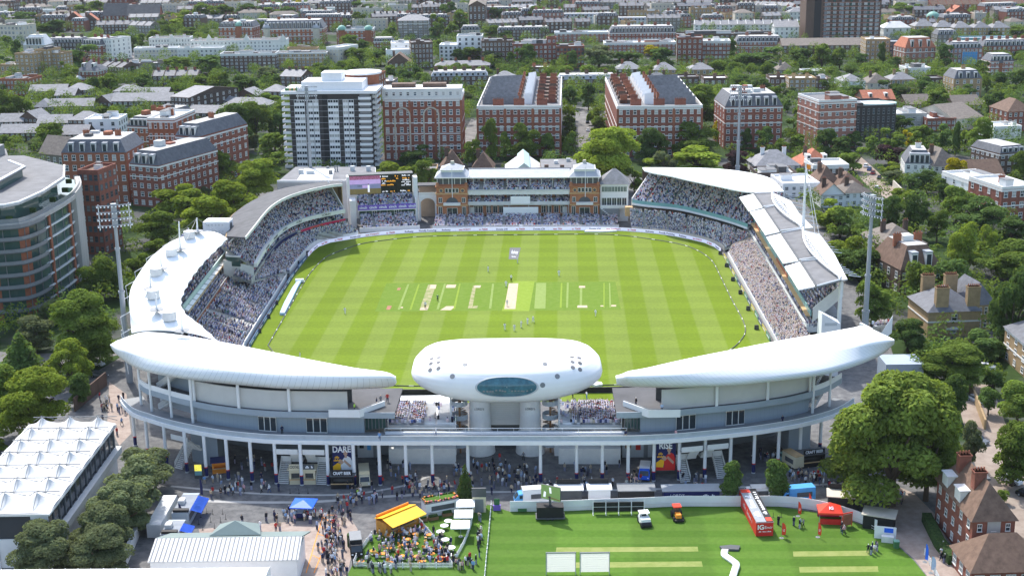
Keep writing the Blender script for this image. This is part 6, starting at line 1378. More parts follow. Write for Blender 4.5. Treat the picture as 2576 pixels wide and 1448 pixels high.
def leaf_mat(name,col,col2=None,tr=.4):
    m=bpy.data.materials.new(name);m.use_nodes=True;nt=m.node_tree;N=nt.nodes;L=nt.links
    N.remove(N['Principled BSDF']);out=N['Material Output']
    g=N.new('ShaderNodeTexCoord');no=N.new('ShaderNodeTexNoise');no.inputs['Scale'].default_value=3.2;no.inputs['Detail'].default_value=3;L.new(g.outputs['Object'],no.inputs['Vector'])
    oi=N.new('ShaderNodeObjectInfo');r1=N.new('ShaderNodeMapRange');r1.inputs[3].default_value=.78;r1.inputs[4].default_value=1.25;L.new(oi.outputs['Random'],r1.inputs[0])
    r2=N.new('ShaderNodeMapRange');r2.inputs[1].default_value=.3;r2.inputs[2].default_value=.7;r2.inputs[3].default_value=.7;r2.inputs[4].default_value=1.3;L.new(no.outputs['Fac'],r2.inputs[0])
    ge=N.new('ShaderNodeNewGeometry');r3=N.new('ShaderNodeMapRange');r3.inputs[3].default_value=.75;r3.inputs[4].default_value=1.25;L.new(ge.outputs['Random Per Island'],r3.inputs[0])
    a=N.new('ShaderNodeMath');a.operation='MULTIPLY';L.new(r1.outputs[0],a.inputs[0]);L.new(r2.outputs[0],a.inputs[1])
    c=N.new('ShaderNodeMath');c.operation='MULTIPLY';L.new(a.outputs[0],c.inputs[0]);L.new(r3.outputs[0],c.inputs[1])
    s=N.new('ShaderNodeVectorMath');s.operation='SCALE';s.inputs[0].default_value=col;L.new(c.outputs[0],s.inputs['Scale'])
    d=N.new('ShaderNodeBsdfDiffuse');t=N.new('ShaderNodeBsdfTranslucent');mx=N.new('ShaderNodeMixShader');mx.inputs[0].default_value=tr
    L.new(s.outputs[0],d.inputs['Color']);s2=N.new('ShaderNodeVectorMath');s2.operation='MULTIPLY';s2.inputs[1].default_value=(1.25,1.2,.5);L.new(s.outputs[0],s2.inputs[0]);L.new(s2.outputs[0],t.inputs['Color'])
    L.new(d.outputs[0],mx.inputs[1]);L.new(t.outputs[0],mx.inputs[2]);L.new(mx.outputs[0],out.inputs['Surface']);MATS[name]=m
KIND={'g':('mid green',(.15,.213,.045)),'d':('dark green',(.1,.158,.046)),'l':('light lime-green',(.215,.28,.045)),'y':('golden yellow',(.38,.33,.02)),'m':('broad olive-green',(.16,.212,.045)),'p':('dark purple-leaved',(.06,.035,.038)),'o':('greyish olive',(.155,.185,.095))}  # look words and leaf base colour per tree kind
for k,(n,c) in KIND.items():leaf_mat('leaf_'+k,c)
def leaf_quads(name,q,n):
    me=bpy.data.meshes.new(name);me.vertices.add(4*n);me.vertices.foreach_set('co',q.astype(np.float32).ravel());me.loops.add(4*n);me.loops.foreach_set('vertex_index',np.arange(4*n,dtype=np.int32));me.polygons.add(n);me.polygons.foreach_set('loop_start',np.arange(0,4*n,4,dtype=np.int32));me.update(calc_edges=True);return me
def crown_mesh(seed,n,size,shape='round',nb=16):
    R=np.random.RandomState(seed);cs,rs=[],[]
    for i in range(nb):
        if shape[:5] == 'round':
            t=R.rand();z=.2+.7*t;rad=(1-((z-.46)/.52)**2)**.5 if abs(z-.46) < .5 else .3;a=R.rand()*6.283;q=rad*.66*R.rand()**.5;cs.append((q*math.cos(a),q*math.sin(a),z-.04));sb=.88 if shape == 'roundb' else 1;rs.append((sb*R.uniform(.22,.42),sb*R.uniform(.08,.15)))
        elif shape == 'ball':
            a=R.rand()*6.283;z=R.uniform(.35,.82);q=.5*R.rand()**.5;cs.append((q*math.cos(a),q*math.sin(a),z));rs.append((R.uniform(.4,.5),R.uniform(.16,.2)))
        elif shape == 'tall':
            z=.15+.75*(i+.5)/nb;a=R.rand()*6.283;q=.4*R.rand();cs.append((q*math.cos(a),q*math.sin(a),z));w=.62*(1-abs(z-.45)*.8);rs.append((w,.12))
        else:
            z=.1+.85*(i+.5)/nb;a=R.rand()*6.283;w=(1-z)*1.0+.08;cs.append((w*.25*math.cos(a),w*.25*math.sin(a),z));rs.append((w*.8,.09))
    cs=np.array(cs);rs=np.array(rs);wgt=rs[:,0]**2;wgt /= wgt.sum()
    b=R.choice(nb,n,p=wgt);d=R.normal(size=(n,3));d /= np.linalg.norm(d,axis=1)[:,None]
    d[:,2]=np.where(d[:,2] < -.35,-d[:,2],d[:,2]);rad=.78+.3*R.rand(n)
    P_=cs[b]+d*rad[:,None]*np.stack([rs[b,0],rs[b,0],rs[b,1]],1)
    nn=d*.9+R.normal(size=(n,3))*.55;nn[:,2]+=.6;nn /= np.linalg.norm(nn,axis=1)[:,None]
    t=np.cross(nn,R.normal(size=(n,3)));t /= np.linalg.norm(t,axis=1)[:,None];u=np.cross(nn,t)
    s=size*R.uniform(.6,1.35,n)[:,None];sz=np.array([1,1,.5])
    q=np.stack([P_-t*s*sz,P_+u*s*.55*sz,P_+t*s*sz,P_-u*s*.55*sz],1).reshape(-1,3)
    me=leaf_quads('crown',q,n)
    me.materials.append(M('leaf_g'));return me
def trunk_mesh(seed,thick):
    R=random.Random(seed);b=MB();b.tube((0,0,-.02),(.01,0,.22),thick,thick*.75,8)
    for i in range(6):
        a=i*1.05+R.random();e=V((.5*math.cos(a),.5*math.sin(a),R.uniform(.45,.68)));m_=V((.16*math.cos(a),.16*math.sin(a),.34));b.tube((.01,0,.2),m_,thick*.55,thick*.4,6);b.tube(m_,e,thick*.4,thick*.14,5)
    b.tube((.01,0,.22),(0,.03,.75),thick*.6,thick*.15,6)
    o=b.build('trunk','trunk');me=o.data;bpy.data.objects.remove(o);return me
CR_={'big':[crown_mesh(s,34000,.034,'roundb',40) for s in (21,22)],'near':[crown_mesh(s,9500,.052,'round',20) for s in (3,4,5,6)],'far':[crown_mesh(s,2800,.09,'round',16) for s in (7,8,9,10)],
       'ball':[crown_mesh(s,3000,.08,'ball',12) for s in (11,12,13)],'tall':[crown_mesh(s,4200,.085,'tall',14) for s in (14,15)],'cone':[crown_mesh(s,4200,.07,'cone',22) for s in (16,)]}
TRK=[trunk_mesh(s,.075) for s in (1,2,3)]
TREES=[]
def tree(x0,y0,x1,y1,k='g',shape=None,grp='trees among the streets'):
    wpx,hpx=x1-x0,y1-y0;xm=(x0+x1)/2
    yb=min(y1+.10*hpx,1700);base=G(xm,yb);r=wpx/2*depth(V((base.x,base.y,8)))/F
    h=AD(xm,y0,base.y+r*.25).z
    if shape is None:shape='near' if hpx > 75 else 'far'
    if wpx > 150 and shape == 'near':shape='big'
    rt=root('tree','','tree',base,rnd.uniform(0,6.28),grp);rt.scale=(r*1.24,r*1.24,h*1.03)
    c=mesh_obj('crown',rnd.choice(CR_[shape]),rt,(0,0,0));c.material_slots[0].link='OBJECT';c.material_slots[0].material=M('leaf_'+k)
    mesh_obj('trunk',rnd.choice(TRK),rt,(0,0,0))
    rt['look']=('' if hpx > 60 else 'small ')+KIND[k][0]+{'ball':' round-headed','tall':' narrow upright','cone':' conical'}.get(shape,'')+' tree'
    TREES.append(rt);return rt
TD="""21,28,100,66,d 38,3,75,28,d 100,45,187,87,d 130,8,185,36,g 185,8,240,40,g 225,0,265,35,g 360,0,412,18,g 400,28,450,66,d 385,50,430,80,g 425,45,470,78,l 430,22,490,70,l 480,5,540,55,g 520,10,600,62,g 440,0,495,28,g 590,8,662,48,d 660,15,720,50,g 700,15,750,50,d 740,0,762,38,y,tall
825,42,850,60,y 278,78,330,128,g 315,85,350,125,d 338,80,376,116,g 372,72,412,108,l 405,60,445,98,g 450,66,500,96,g 492,76,535,98,d 555,88,592,104,d 590,90,628,103,g 636,88,690,103,d 636,48,668,86,g 148,104,255,170,d 0,135,36,176,d 150,150,178,190,g 160,165,205,215,g 28,98,60,150,d 0,88,32,118,g
80,188,112,215,d 108,195,170,218,o 222,190,255,238,d 252,182,303,235,g 333,182,385,226,d 312,165,342,200,d,tall 418,190,468,225,d 478,185,540,235,g 520,175,590,245,g 585,185,655,240,d 475,205,530,262,g 405,140,490,185,g 487,137,570,182,d 648,165,705,212,o 678,185,715,222,d 735,165,800,205,l 775,155,838,195,g 835,165,868,195,g
650,230,712,270,g 680,258,728,320,g -15,220,50,300,g 30,240,88,298,g 90,300,170,365,g 0,335,48,375,g 62,345,110,378,o 178,238,245,262,g 244,265,278,292,g,ball 280,268,312,292,l,ball 480,262,514,280,l 535,260,640,370,d 600,255,690,345,g 680,275,730,345,d 622,332,662,375,o 655,330,735,400,g 512,365,612,455,g 643,378,715,430,g
585,395,697,490,l 535,440,655,545,l 392,450,500,525,l 507,468,532,490,o,ball 420,470,525,545,l 455,490,592,590,l 345,530,450,610,g 365,590,430,645,g 320,625,385,700,g 208,635,300,740,g 270,650,325,740,g 135,730,305,905,g 95,750,180,805,o 35,795,145,880,o 5,835,115,940,d,cone 130,855,232,965,l 0,915,190,1085,l -60,900,60,1000,g 170,930,240,1010,d -40,1085,25,1125,l
310,1112,440,1230,o,near 270,1150,420,1290,o,near 230,1200,385,1340,o,near 190,1255,345,1400,o,near 175,1310,335,1440,o,near 35,1300,200,1440,o,near 880,0,950,40,d 885,28,925,70,g 918,35,955,62,d 1040,0,1062,20,d 915,50,938,66,y 967,66,998,95,d 1105,0,1150,50,d 1080,30,1120,80,g 1135,22,1180,75,g 1080,55,1115,100,d 1120,55,1160,95,g 1085,98,1120,140,g
1230,15,1270,52,d 1265,18,1310,50,d 1330,10,1400,58,g 1300,35,1335,60,g 1270,5,1320,22,g 1390,3,1445,25,g 1480,8,1510,26,g 1515,12,1545,42,d 1540,20,1590,45,g 1580,16,1625,42,d 1620,18,1665,45,g 1660,18,1700,46,g 1210,62,1260,92,g 1250,75,1290,98,d 855,85,905,125,g 860,118,925,165,g 893,98,930,135,d 930,112,985,160,d
845,150,880,178,g 875,145,905,170,l 965,162,1000,195,g 955,178,985,196,l 1000,172,1042,212,d 1028,158,1062,195,d 1045,178,1082,205,g 1135,120,1180,160,d 1160,113,1220,158,g 1213,125,1265,165,o 1272,128,1302,170,d 1293,108,1352,170,d 1383,148,1402,172,g 1425,128,1455,172,d,tall 1463,112,1550,165,o 1545,125,1618,165,d 1620,112,1658,140,y 1630,118,1700,170,d
1085,163,1120,185,g,ball 1133,158,1165,184,g,ball 1160,160,1196,186,g,ball 1200,165,1238,190,g,ball 1243,160,1290,190,g,ball 1302,162,1342,202,g,ball 1367,165,1398,195,g,ball 1398,165,1443,200,g,ball 1455,163,1498,205,g,ball 1505,168,1550,198,g,ball 1552,165,1588,195,g,ball 1606,165,1648,198,g,ball 1665,165,1700,195,g,ball
1165,212,1205,245,g 1160,228,1195,265,o 1200,235,1220,265,d 1422,195,1470,225,d 1411,213,1457,268,d 1458,208,1503,272,d 1412,262,1448,300,g 1414,290,1452,330,g 1418,322,1458,388,g 1478,265,1522,310,g 1485,288,1528,330,g 1015,297,1110,378,d 1010,360,1085,410,d 1128,305,1172,362,d 1110,358,1142,388,p 1113,382,1165,408,p 1165,342,1215,412,g 1215,295,1258,402,g 1250,325,1285,395,g
1282,303,1352,397,g 1315,365,1360,394,l 1358,330,1395,390,g 1388,335,1425,385,g 1446,312,1615,472,l 1575,412,1618,480,g 1597,320,1680,402,d 1690,300,1795,388,g 1640,370,1700,432,o 1690,365,1815,428,l 1620,385,1690,428,l 945,400,1055,472,l 1040,398,1105,475,g 1712,22,1730,40,d 1745,30,1775,50,g 1772,17,1812,45,d 1810,18,1845,42,g 1848,20,1888,44,d 1950,58,1985,105,d 2008,58,2028,98,d,tall
2240,5,2300,50,g 2290,5,2345,45,d 2218,25,2270,58,g 2372,36,2402,58,d 2465,35,2515,58,g 2530,8,2590,48,d 2265,68,2315,90,g 2290,70,2340,100,d 2435,60,2480,90,g 2475,74,2520,95,d 2530,65,2590,92,g 2430,98,2475,112,g 1850,112,1970,168,d 1832,100,1852,150,d,tall 1800,148,1840,168,d 1980,120,2050,172,d 2040,108,2095,168,g 2088,115,2135,168,g 2140,132,2185,172,d 2206,108,2227,168,d,tall
2227,138,2275,175,d 2348,108,2398,168,d 2508,108,2544,142,y 2442,150,2490,200,d 2545,125,2590,148,d 1778,152,1828,190,g,ball 1827,156,1867,195,g,ball 1875,160,1905,193,g,ball 1903,155,1945,195,g,ball 2010,175,2048,198,g,ball 2075,167,2115,195,g,ball 2122,165,2160,190,g,ball 2164,157,2217,198,g,ball 2232,172,2265,195,g,ball 2273,163,2315,190,g,ball 2338,170,2390,205,g,ball 1713,174,1745,190,g,ball
1838,188,1890,225,d 1888,195,1945,240,d 1942,202,1978,250,g 1970,215,2010,242,o 2057,195,2105,240,d 2100,208,2175,262,d 2195,198,2275,245,d 2270,215,2312,245,o 2292,188,2350,240,d 2362,202,2402,232,d 2398,208,2455,250,d 2470,190,2492,230,g 2490,178,2540,222,d 2530,170,2590,230,d 2505,210,2560,250,g 1712,215,1815,312,g 1970,247,1992,280,d 1993,268,2030,296,g 2032,232,2072,275,y
1790,298,1820,352,y 1862,320,1892,375,d 1898,315,1945,378,d 1946,347,1985,388,g 1966,295,2025,345,d 1985,335,2030,380,g 2048,318,2105,380,d 2088,340,2150,395,d 2112,362,2180,425,g 2130,328,2168,370,d 2172,340,2210,385,g 2205,318,2272,372,g 2268,322,2300,368,y 2202,358,2270,412,p 2242,288,2297,332,d 2282,312,2350,378,g 2342,305,2392,372,d 2390,308,2415,385,d,tall 2408,322,2445,372,l
2428,295,2495,392,g 2468,225,2525,292,d 2322,218,2395,285,g 2345,255,2400,302,d 2212,405,2262,435,l 2222,420,2280,458,o 1815,375,1885,432,p 1875,380,1905,425,l 1945,390,1978,420,o 2000,418,2050,464,g 1878,425,1935,458,g 2272,430,2330,480,d 2300,425,2358,480,d 2338,445,2392,502,d 2375,395,2442,475,y 2385,425,2450,475,g 2455,365,2505,425,d 2535,375,2590,452,g 2370,470,2430,512,g 2415,468,2475,522,g 2240,470,2300,512,l
2043,495,2125,565,l 2075,515,2150,590,g 2090,580,2185,668,l 2120,560,2190,605,g 2198,490,2265,582,d 2262,490,2340,592,d 2330,525,2382,602,g 2365,468,2445,552,g 2395,490,2520,572,d 2380,545,2455,672,l 2450,560,2500,642,l 2498,540,2590,608,d 2455,595,2590,692,g 2110,610,2250,692,d 2145,700,2240,812,g 2270,658,2345,747,g,ball 2347,650,2435,742,d,ball 2490,665,2590,862,d 2485,720,2560,852,d
2240,800,2325,877,d 2295,850,2345,892,g 2310,855,2475,962,g 2410,825,2515,897,d 2490,855,2540,897,g 2085,915,2395,1238,m 2078,1040,2225,1200,m 2245,1000,2412,1235,m 2355,930,2440,1052,d 2458,975,2512,1037,d,ball 2470,925,2520,987,d 2505,960,2610,1062,g 2480,1045,2610,1205,g 2410,1060,2470,1172,o 1812,1155,1867,1250,d,tall 1920,1155,1988,1250,d,tall 1148,1168,1196,1258,d,cone 2505,1230,2535,1262,g,ball"""
for e in TD.split():
    a=e.split(',')
    if float(a[3]) < 64 and float(a[3])-float(a[1]) < 31 and a[4] != 'y':continue
    tree(*[float(v) for v in a[:4]],a[4],a[5] if len(a) > 5 else None)
print('trees',len(TREES))
def inside(x,y,m=1.5):
    for fx,fy,ya,hw,hd in FOOT:
        dx,dy=x-fx,y-fy
        if abs(dx)+abs(dy) > (hw+hd+m)*1.5:continue
        c,s=math.cos(-ya),math.sin(-ya)
        if abs(c*dx-s*dy) < hw+m and abs(s*dx+c*dy) < hd+m:return True
    return False
ROADS=[]
def road(name,px,w,mat='road',z=.03):
    p=smooth_poly(gp(px),24);a,b2=offset(p,w/2),offset(p,-w/2);q=MB();q.loft([[(u.x,u.y,z),(v.x,v.y,z)] for u,v in zip(a,b2)],False,False);structure(q.build(name,mat));ROADS.append((p,w/2+1.0));return p
RD1=road('road',[(2120,378),(2175,428),(2215,470),(2262,500)],9,'road_tan');RD2=road('road',[(1468,270),(1470,300),(1474,370)],9,'road')
RD3=road('road',[(2445,965),(2475,1060),(2510,1170),(2560,1280),(2620,1400)],8.5,'road_tan');RD4=road('road',[(330,176),(350,140),(356,126)],12);RD5=road('road',[(1165,400),(1185,330),(1200,300)],6)
RD6=road('road',[(-40,900),(60,905),(170,900),(280,880)],10);RD7=road('road',[(730,196),(1050,214),(1500,214),(2100,236),(2500,255)],9)
def onroad(x,y):
    for p,w in ROADS:
        for q in p:
            if abs(q.x-x) < w and abs(q.y-y) < w+3:return True
    return False
def mass(name,label,spots,k,nl,size):
    R=np.random.RandomState(5);S=np.repeat(np.array(spots),nl,0);n=len(S);d=R.normal(size=(n,3));d /= np.linalg.norm(d,axis=1)[:,None];d[:,2]=np.where(d[:,2] < -.1,-d[:,2],d[:,2])
    f=R.uniform(.7,1.08,n);P_=np.stack([S[:,0]+d[:,0]*S[:,2]*f,S[:,1]+d[:,1]*S[:,2]*f,S[:,3]*.42+d[:,2]*S[:,3]*.56*f],1)
    nn=d*.8+R.normal(size=(n,3))*.55;nn[:,2]+=.6;nn /= np.linalg.norm(nn,axis=1)[:,None];t=np.cross(nn,R.normal(size=(n,3)));t /= np.linalg.norm(t,axis=1)[:,None];u=np.cross(nn,t);s=(size*R.uniform(.6,1.3,n)*np.minimum(S[:,2],3))[:,None]
    q=np.stack([P_-t*s,P_+u*s*.6,P_+t*s,P_-u*s*.6],1).reshape(-1,3);me=leaf_quads(name,q,n);me.materials.append(M('leaf_'+k));o=bpy.data.objects.new(name,me);COL.objects.link(o);o['kind']='stuff';o['label']=label
R=random.Random(11);sp={'g':[],'d':[]}
ST_POLY=[(250,960),(300,820),(540,560),(640,450),(1090,440),(1540,440),(1660,415),(1960,440),(2140,700),(2260,860),(2330,1180),(2480,1448)]
def in_ground(px,py):
    j=False;n=len(ST_POLY);pl=ST_POLY+[(-400,1448),(-400,1000)];n=len(pl)
    for i in range(n):
        (xa,ya),(xb,yb)=pl[i],pl[(i+1) % n]
        if (ya > py) != (yb > py) and px < (xb-xa)*(py-ya)/(yb-ya)+xa:j=not j
    return j
for _ in range(6500):
    px,py=R.uniform(-60,2636),R.uniform(40,980)**1.0
    if R.random() < (py/1500):continue
    if in_ground(px,py):continue
    p=G(px,py)
    if inside(p.x,p.y) or onroad(p.x,p.y):continue
    sp['g' if R.random() < .5 else 'd'].append((p.x,p.y,*R.choice(((R.uniform(1.2,3.0),R.uniform(1.5,4.5)),(R.uniform(2.5,4.2),R.uniform(4.5,9.0))))))
for k in 'gd':mass('garden_shrubbery',KIND[k][0]+' shrubs and hedges massed in the gardens between houses',sp[k],k,110,.15)
fw={'g':[],'d':[]}
for _ in range(3000):
    px,py=R.uniform(-80,2656),R.uniform(-30,330)
    if in_ground(px,py) or onroad(G(px,py).x,G(px,py).y):continue
    if py > 92 and R.random() < .35:continue
    dens=1.0 if (px < 1000 or 2200 < px) else .75
    if R.random() > dens:continue
    p=G(px,max(py,-40))
    if inside(p.x,p.y,2.5):continue
    fw['g' if R.random() < .5 else 'd'].append((p.x,p.y,R.uniform(3,5.5),R.uniform(7,12)))
for k in 'gd':mass('far_woodland',KIND[k][0]+' treetops massed among the far-off streets',fw[k],k,260,.15)
sheet('nursery_field',gp([(1226,1268),(1283,1286),(1500,1281),(1700,1273),(1960,1273),(2105,1296),(2205,1333),(2262,1375),(2300,1410),(2340,1460),(2400,1600),(1190,1600),(1216,1448)]),.02,'nursery_turf')
sheet('garden_lawn',gp([(900,1395),(935,1345),(1000,1320),(1060,1296),(1150,1280),(1192,1278),(1228,1270),(1218,1448),(1190,1600),(860,1600),(872,1448)]),.018,'lawn')
sheet('tan_path',gp([(2205,1200),(2300,1240),(2360,1300),(2385,1370),(2440,1470),(2350,1470),(2300,1405),(2262,1372),(2215,1335),(2240,1280)]),.012,'paving_tan')
sheet('tan_apron',gp([(500,1330),(640,1318),(880,1300),(900,1330),(872,1448),(860,1600),(560,1600)]),.010,'paving_tan')
sheet('tan_entrance_path',gp([(275,960),(318,990),(330,1090),(300,1120),(270,1060)]),.010,'paving_tan')  # tan paved path by the left entrance, paler than the plaza paving
for k,q in enumerate([[(1400,1376),(1755,1374),(1757,1386),(1398,1388)],[(1398,1414),(1765,1411),(1768,1424),(1396,1428)],[(1995,1386),(2186,1384),(2188,1397),(1996,1399)],[(2010,1425),(2208,1423),(2210,1437),(2012,1439)]]):sheet('practice_strip',gp(q),.026,'nursery_strip')
b=MB()
for (xa,ya),(xb,yb) in (((813,1294),(845,1295)),((845,1295),(830,1340)),((830,1340),(790,1440)),((813,1294),(770,1440)),((813,1300),(840,1318)),((806,1325),(834,1333)),((800,1342),(826,1350)),((793,1372),(816,1380)),((786,1395),(806,1405))):
    p,q=G(xa,ya),G(xb,yb);n=(q-p).normalized().orthogonal();n=V((-(q-p).y,(q-p).x,0)).normalized()*.09;z=V((0,0,.03));b.add([p+n+z,q+n+z,q-n+z,p-n+z],[(0,1,2,3)])
structure(b.build('painted_marking','orange'))
def R3(name,label,cat,x,y,rz=0,group=None,z=0):return root(name,label,cat,G(x,y,z),math.radians(rz),group)
def bx(name,p,x0,y0,z0,x1,y1,z1,mat,tap=0):
    q=MB();q.box(x0,y0,z0,x1,y1,z1,0,tap);return q.build(name,mat,p)
def wheels(r,L,W_,rad=.38,n=2):
    for sx in (-1,1):
        for sy in (([-L*.32,L*.32]) if n == 2 else [-.5,.5]):
            q=MB();q.tube((sx*(W_/2-.2),sy,rad),(sx*(W_/2+.02),sy,rad),rad,rad,12,0);q.tube((sx*(W_/2+.02),sy,rad),(sx*(W_/2+.03),sy,rad),rad*.55,rad*.5,10,1);q.build('wheel',['rubber','steel'],r)
def car(label,x,y,rz,mat,group='cars parked along the roads'):
    r=R3('parked_car',label,'car',x,y,rz,group)
    q=MB();pr=[(-2.15,.45,.62),(-2.05,.8,.8),(-1.0,.95,.86),(1.5,.98,.86),(2.1,.85,.8),(2.2,.5,.62)]
    q.loft([[(-w,yy,.25),(w,yy,.25),(w*1.02,yy,z*.75),(w*.9,yy,z),(-w*.9,yy,z),(-w*1.02,yy,z*.75)] for yy,z,w in pr]);q.build('body',mat,r)
    q=MB();q.loft([[(-.72,-.95,.93),(.72,-.95,.93),(.72,1.75,.96),(-.72,1.75,.96)],[(-.6,-.25,1.4),(.6,-.25,1.4),(.6,1.25,1.42),(-.6,1.25,1.42)]],True,False);c=q.build('cabin_glass','glass',r)
    bx('roof',c,-.62,-.3,1.39,.62,1.3,1.47,mat);wheels(r,4.0,1.75,.33)
    for s in (-1,1):bx('headlight',r,s*.55-.15,-2.17,.5,s*.55+.15,-2.1,.65,'lamp_white')
    return r
def van(label,x,y,rz,body,cab,L=6.0,H=2.6,name='food_van',cat='food van',sign=None,awn=None,roofmat='flat_light'):
    r=R3(name,label,cat,x,y,rz,None);w=1.05
    q=MB();q.box(-w,-L/2+1.5,.45,w,L/2,H,0,.06);q.build('body',body,r);bx('roof',r,-w+.05,-L/2+1.5,H,w-.05,L/2-.05,H+.12,roofmat)
    q=MB();q.loft([[(-w,-L/2,.45),(w,-L/2,.45),(w,-L/2+1.5,.45),(-w,-L/2+1.5,.45)],[(-w,-L/2+.1,1.2),(w,-L/2+.1,1.2),(w,-L/2+1.5,1.2),(-w,-L/2+1.5,1.2)],[(-w*.9,-L/2+.8,2.1),(w*.9,-L/2+.8,2.1),(w*.9,-L/2+1.5,2.15),(-w*.9,-L/2+1.5,2.15)]]);q.build('cab',cab,r)
    q=MB();q.add([(-w*.85,-L/2+.08,1.25),(w*.85,-L/2+.08,1.25),(w*.8,-L/2+.74,2.02),(-w*.8,-L/2+.74,2.02)],[(0,1,2,3)]);q.build('windscreen','glass',r)
    for s in (-1,1):bx('side_window',r,s*(w+.01)-.01,-L/2+.9,1.3,s*(w+.01)+.01,-L/2+1.45,1.9,'glass');bx('headlight',r,s*.75-.15,-L/2-.03,.75,s*.75+.15,-L/2,.95,'lamp_white')
    bx('serving_hatch',r,w,-.3,1.1,w+.03,L/2-.7,2.0,'grey_dark');bx('serving_hatch',r,-w-.03,-.3,1.1,-w,L/2-.7,2.0,'grey_dark');wheels(r,L*.95,2.0)
    if awn:q=MB();q.add([(w,-.5,2.4),(w+1.3,-.5,2.15),(w+1.3,L/2-.4,2.15),(w,L/2-.4,2.4)],[(0,1,2,3),(3,2,1,0)]);q.build('awning',awn,r)
    return r
def stall(label,x,y,rz,w,d,h,wall,roofm,sign=None,signmat='lamp_white',signbg='black',hatch='grey_dark',name='bar_stall',cat='bar',over=.3,slope=.0):
    r=R3(name,label,cat,x,y,rz,None)
    q=MB();q.box(-w/2,0,0,w/2,d,1.05);q.box(-w/2,0,h*.78,w/2,d,h);q.box(-w/2,0,1.05,-w/2+.35,d,h*.78);q.box(w/2-.35,0,1.05,w/2,d,h*.78);q.box(-w/2+.35,d-.2,1.05,w/2-.35,d,h*.78);q.build('wall',wall,r)
    bx('counter',r,-w/2,-.35,1.05,w/2,0,1.15,'wood_tan');bx('interior',r,-w/2+.36,d*.4,1.06,w/2-.36,d-.25,h*.77,hatch)
    q=MB();q.add([(-w/2-over,-over,h),(w/2+over,-over,h),(w/2+over,d+over,h+slope),(-w/2-over,d+over,h+slope),(-w/2-over,-over,h+.16),(w/2+over,-over,h+.16),(w/2+over,d+over,h+.16+slope),(-w/2-over,d+over,h+.16+slope)],[(3,2,1,0),(4,5,6,7),(0,1,5,4),(1,2,6,5),(2,3,7,6),(3,0,4,7)]);q.build('roof',roofm,r)
    if sign:s=bx('sign',r,-w*.46,-.1,h+.1,w*.46,.0,h+1.15,signbg);(text(sign,.85 if len(sign) < 11 else .7,signmat,s,(0,-.12,h+.62),sx=min(1.0,w*.86/(len(sign)*.52)),bold=.02) if sign.strip() else blocks(s,w*.7,.5,9,signmat,(0,-.12,h+.62)))
    return r
def parasol(label,x,y,w,mat,z=2.5,name='parasol',group=None,rz=0):
    r=R3(name,label,'parasol',x,y,rz,group)
    q=MB();q.tube((0,0,0),(0,0,z+.7),.05,.04,6);q.tube((0,0,0),(0,0,.1),.45,.4,10);q.build('pole','steel',r);h=w/2
    q=MB();q.add([(-h,-h,z),(h,-h,z),(h,h,z),(-h,h,z),(0,0,z+.65),(-h,-h,z-.2),(h,-h,z-.2),(h,h,z-.2),(-h,h,z-.2)],[(0,1,4),(1,2,4),(2,3,4),(3,0,4),(0,5,6,1),(1,6,7,2),(2,7,8,3),(3,8,5,0)]);q.build('canopy',mat,r);return r
stall('black craft beer bar below the navy DARE poster',862,1229,0,4.3,2.4,2.6,'black','grey_dark','CRAFT BEER')
stall('black craft beer bar at the right end of the curved stand',2046,1174,14,4.8,2.6,2.6,'black','grey_dark','CRAFT BEER')
stall('cream cocktail kiosk between two staircases',744,1218,0,2.3,2.2,3.0,'cream_paint','cream_paint','COCKTAILS','grey_dark','cream_paint',name='drinks_kiosk',cat='kiosk')
stall('cream drinks kiosk just right of the cocktail kiosk',779,1218,0,2.3,2.2,3.0,'cream_paint','cream_paint',' ','lamp_white','grey_dark',name='drinks_kiosk',cat='kiosk')
stall('navy-roofed fruit stall piled with orange between columns',554,1190,12,2.9,2.4,2.3,'orange','navy',None,hatch='orange',name='market_stall',cat='stall')
van('cream ice-cream van beside the DARE poster',917,1212,8,'cream_paint','cream_paint',5.6,2.7,'ice_cream_van','van',roofmat='cream_paint')
van('cream ice-cream van with a blue and green tail under the right stand',1988,1168,205,'cream_paint','teal_glass',5.8,2.7,'ice_cream_van','van',roofmat='wood_tan')
van('blue-cabbed food truck with a white body by the white hoarding',1338,1262,-82,'white_paint','sky_blue',6.6,2.8,'food_truck','truck')
van('bright blue food van near the right end of the hoarding',2003,1258,-80,'sky_blue','sky_blue',6.6,2.7,'food_truck','truck',roofmat='sky_blue')
van('white caravan snack bar between two clipped trees',1903,1254,-88,'white_paint','white_paint',5.2,2.4,'snack_caravan','caravan')
van('pale caravan bar with flags below the RISE poster',1622,1200,-10,'flat_light','blue',4.4,2.5,'snack_caravan','caravan')
for lab,x,y,rz,w,d,h,wl,rf_,sg in (('silver-topped burger stall behind the screen truck',1430,1258,0,4.8,2.4,2.4,'grey_dark','flat_light',' '),('white food trailer with a raised sign board',1506,1258,0,4.0,2.4,2.5,'white_paint','white_membrane',' '),('long dark marquee bar behind the black rollers',1598,1256,0,6.4,3,2.4,'black','grey_mid',None),
                                           ('long navy drinks bar with a row of taps',1735,1256,0,10.2,2.6,2.2,'navy','steel',None),('black catering hut with a tan roof and signboard',2120,1272,-12,5.4,3.2,2.4,'black','cream',' '),('black catering hut with a tan roof and white rail',2214,1322,-22,5.2,3.4,2.6,'black','cream',None)):
    r=stall(lab,x,y-9,rz+180,w,d,h,wl,rf_,sg,name='food_stall',cat='food stall')
    if wl == 'navy':text("LORD'S",.8,'lamp_white',r,(2.6,d+.02,1.3),(math.pi/2,0,math.pi));blocks(r,2.4,.4,9,'lamp_white',(-3,d+.02,1.3),(math.pi/2,0,math.pi))
for x in (1690,1715,1742,1768,1790):pass
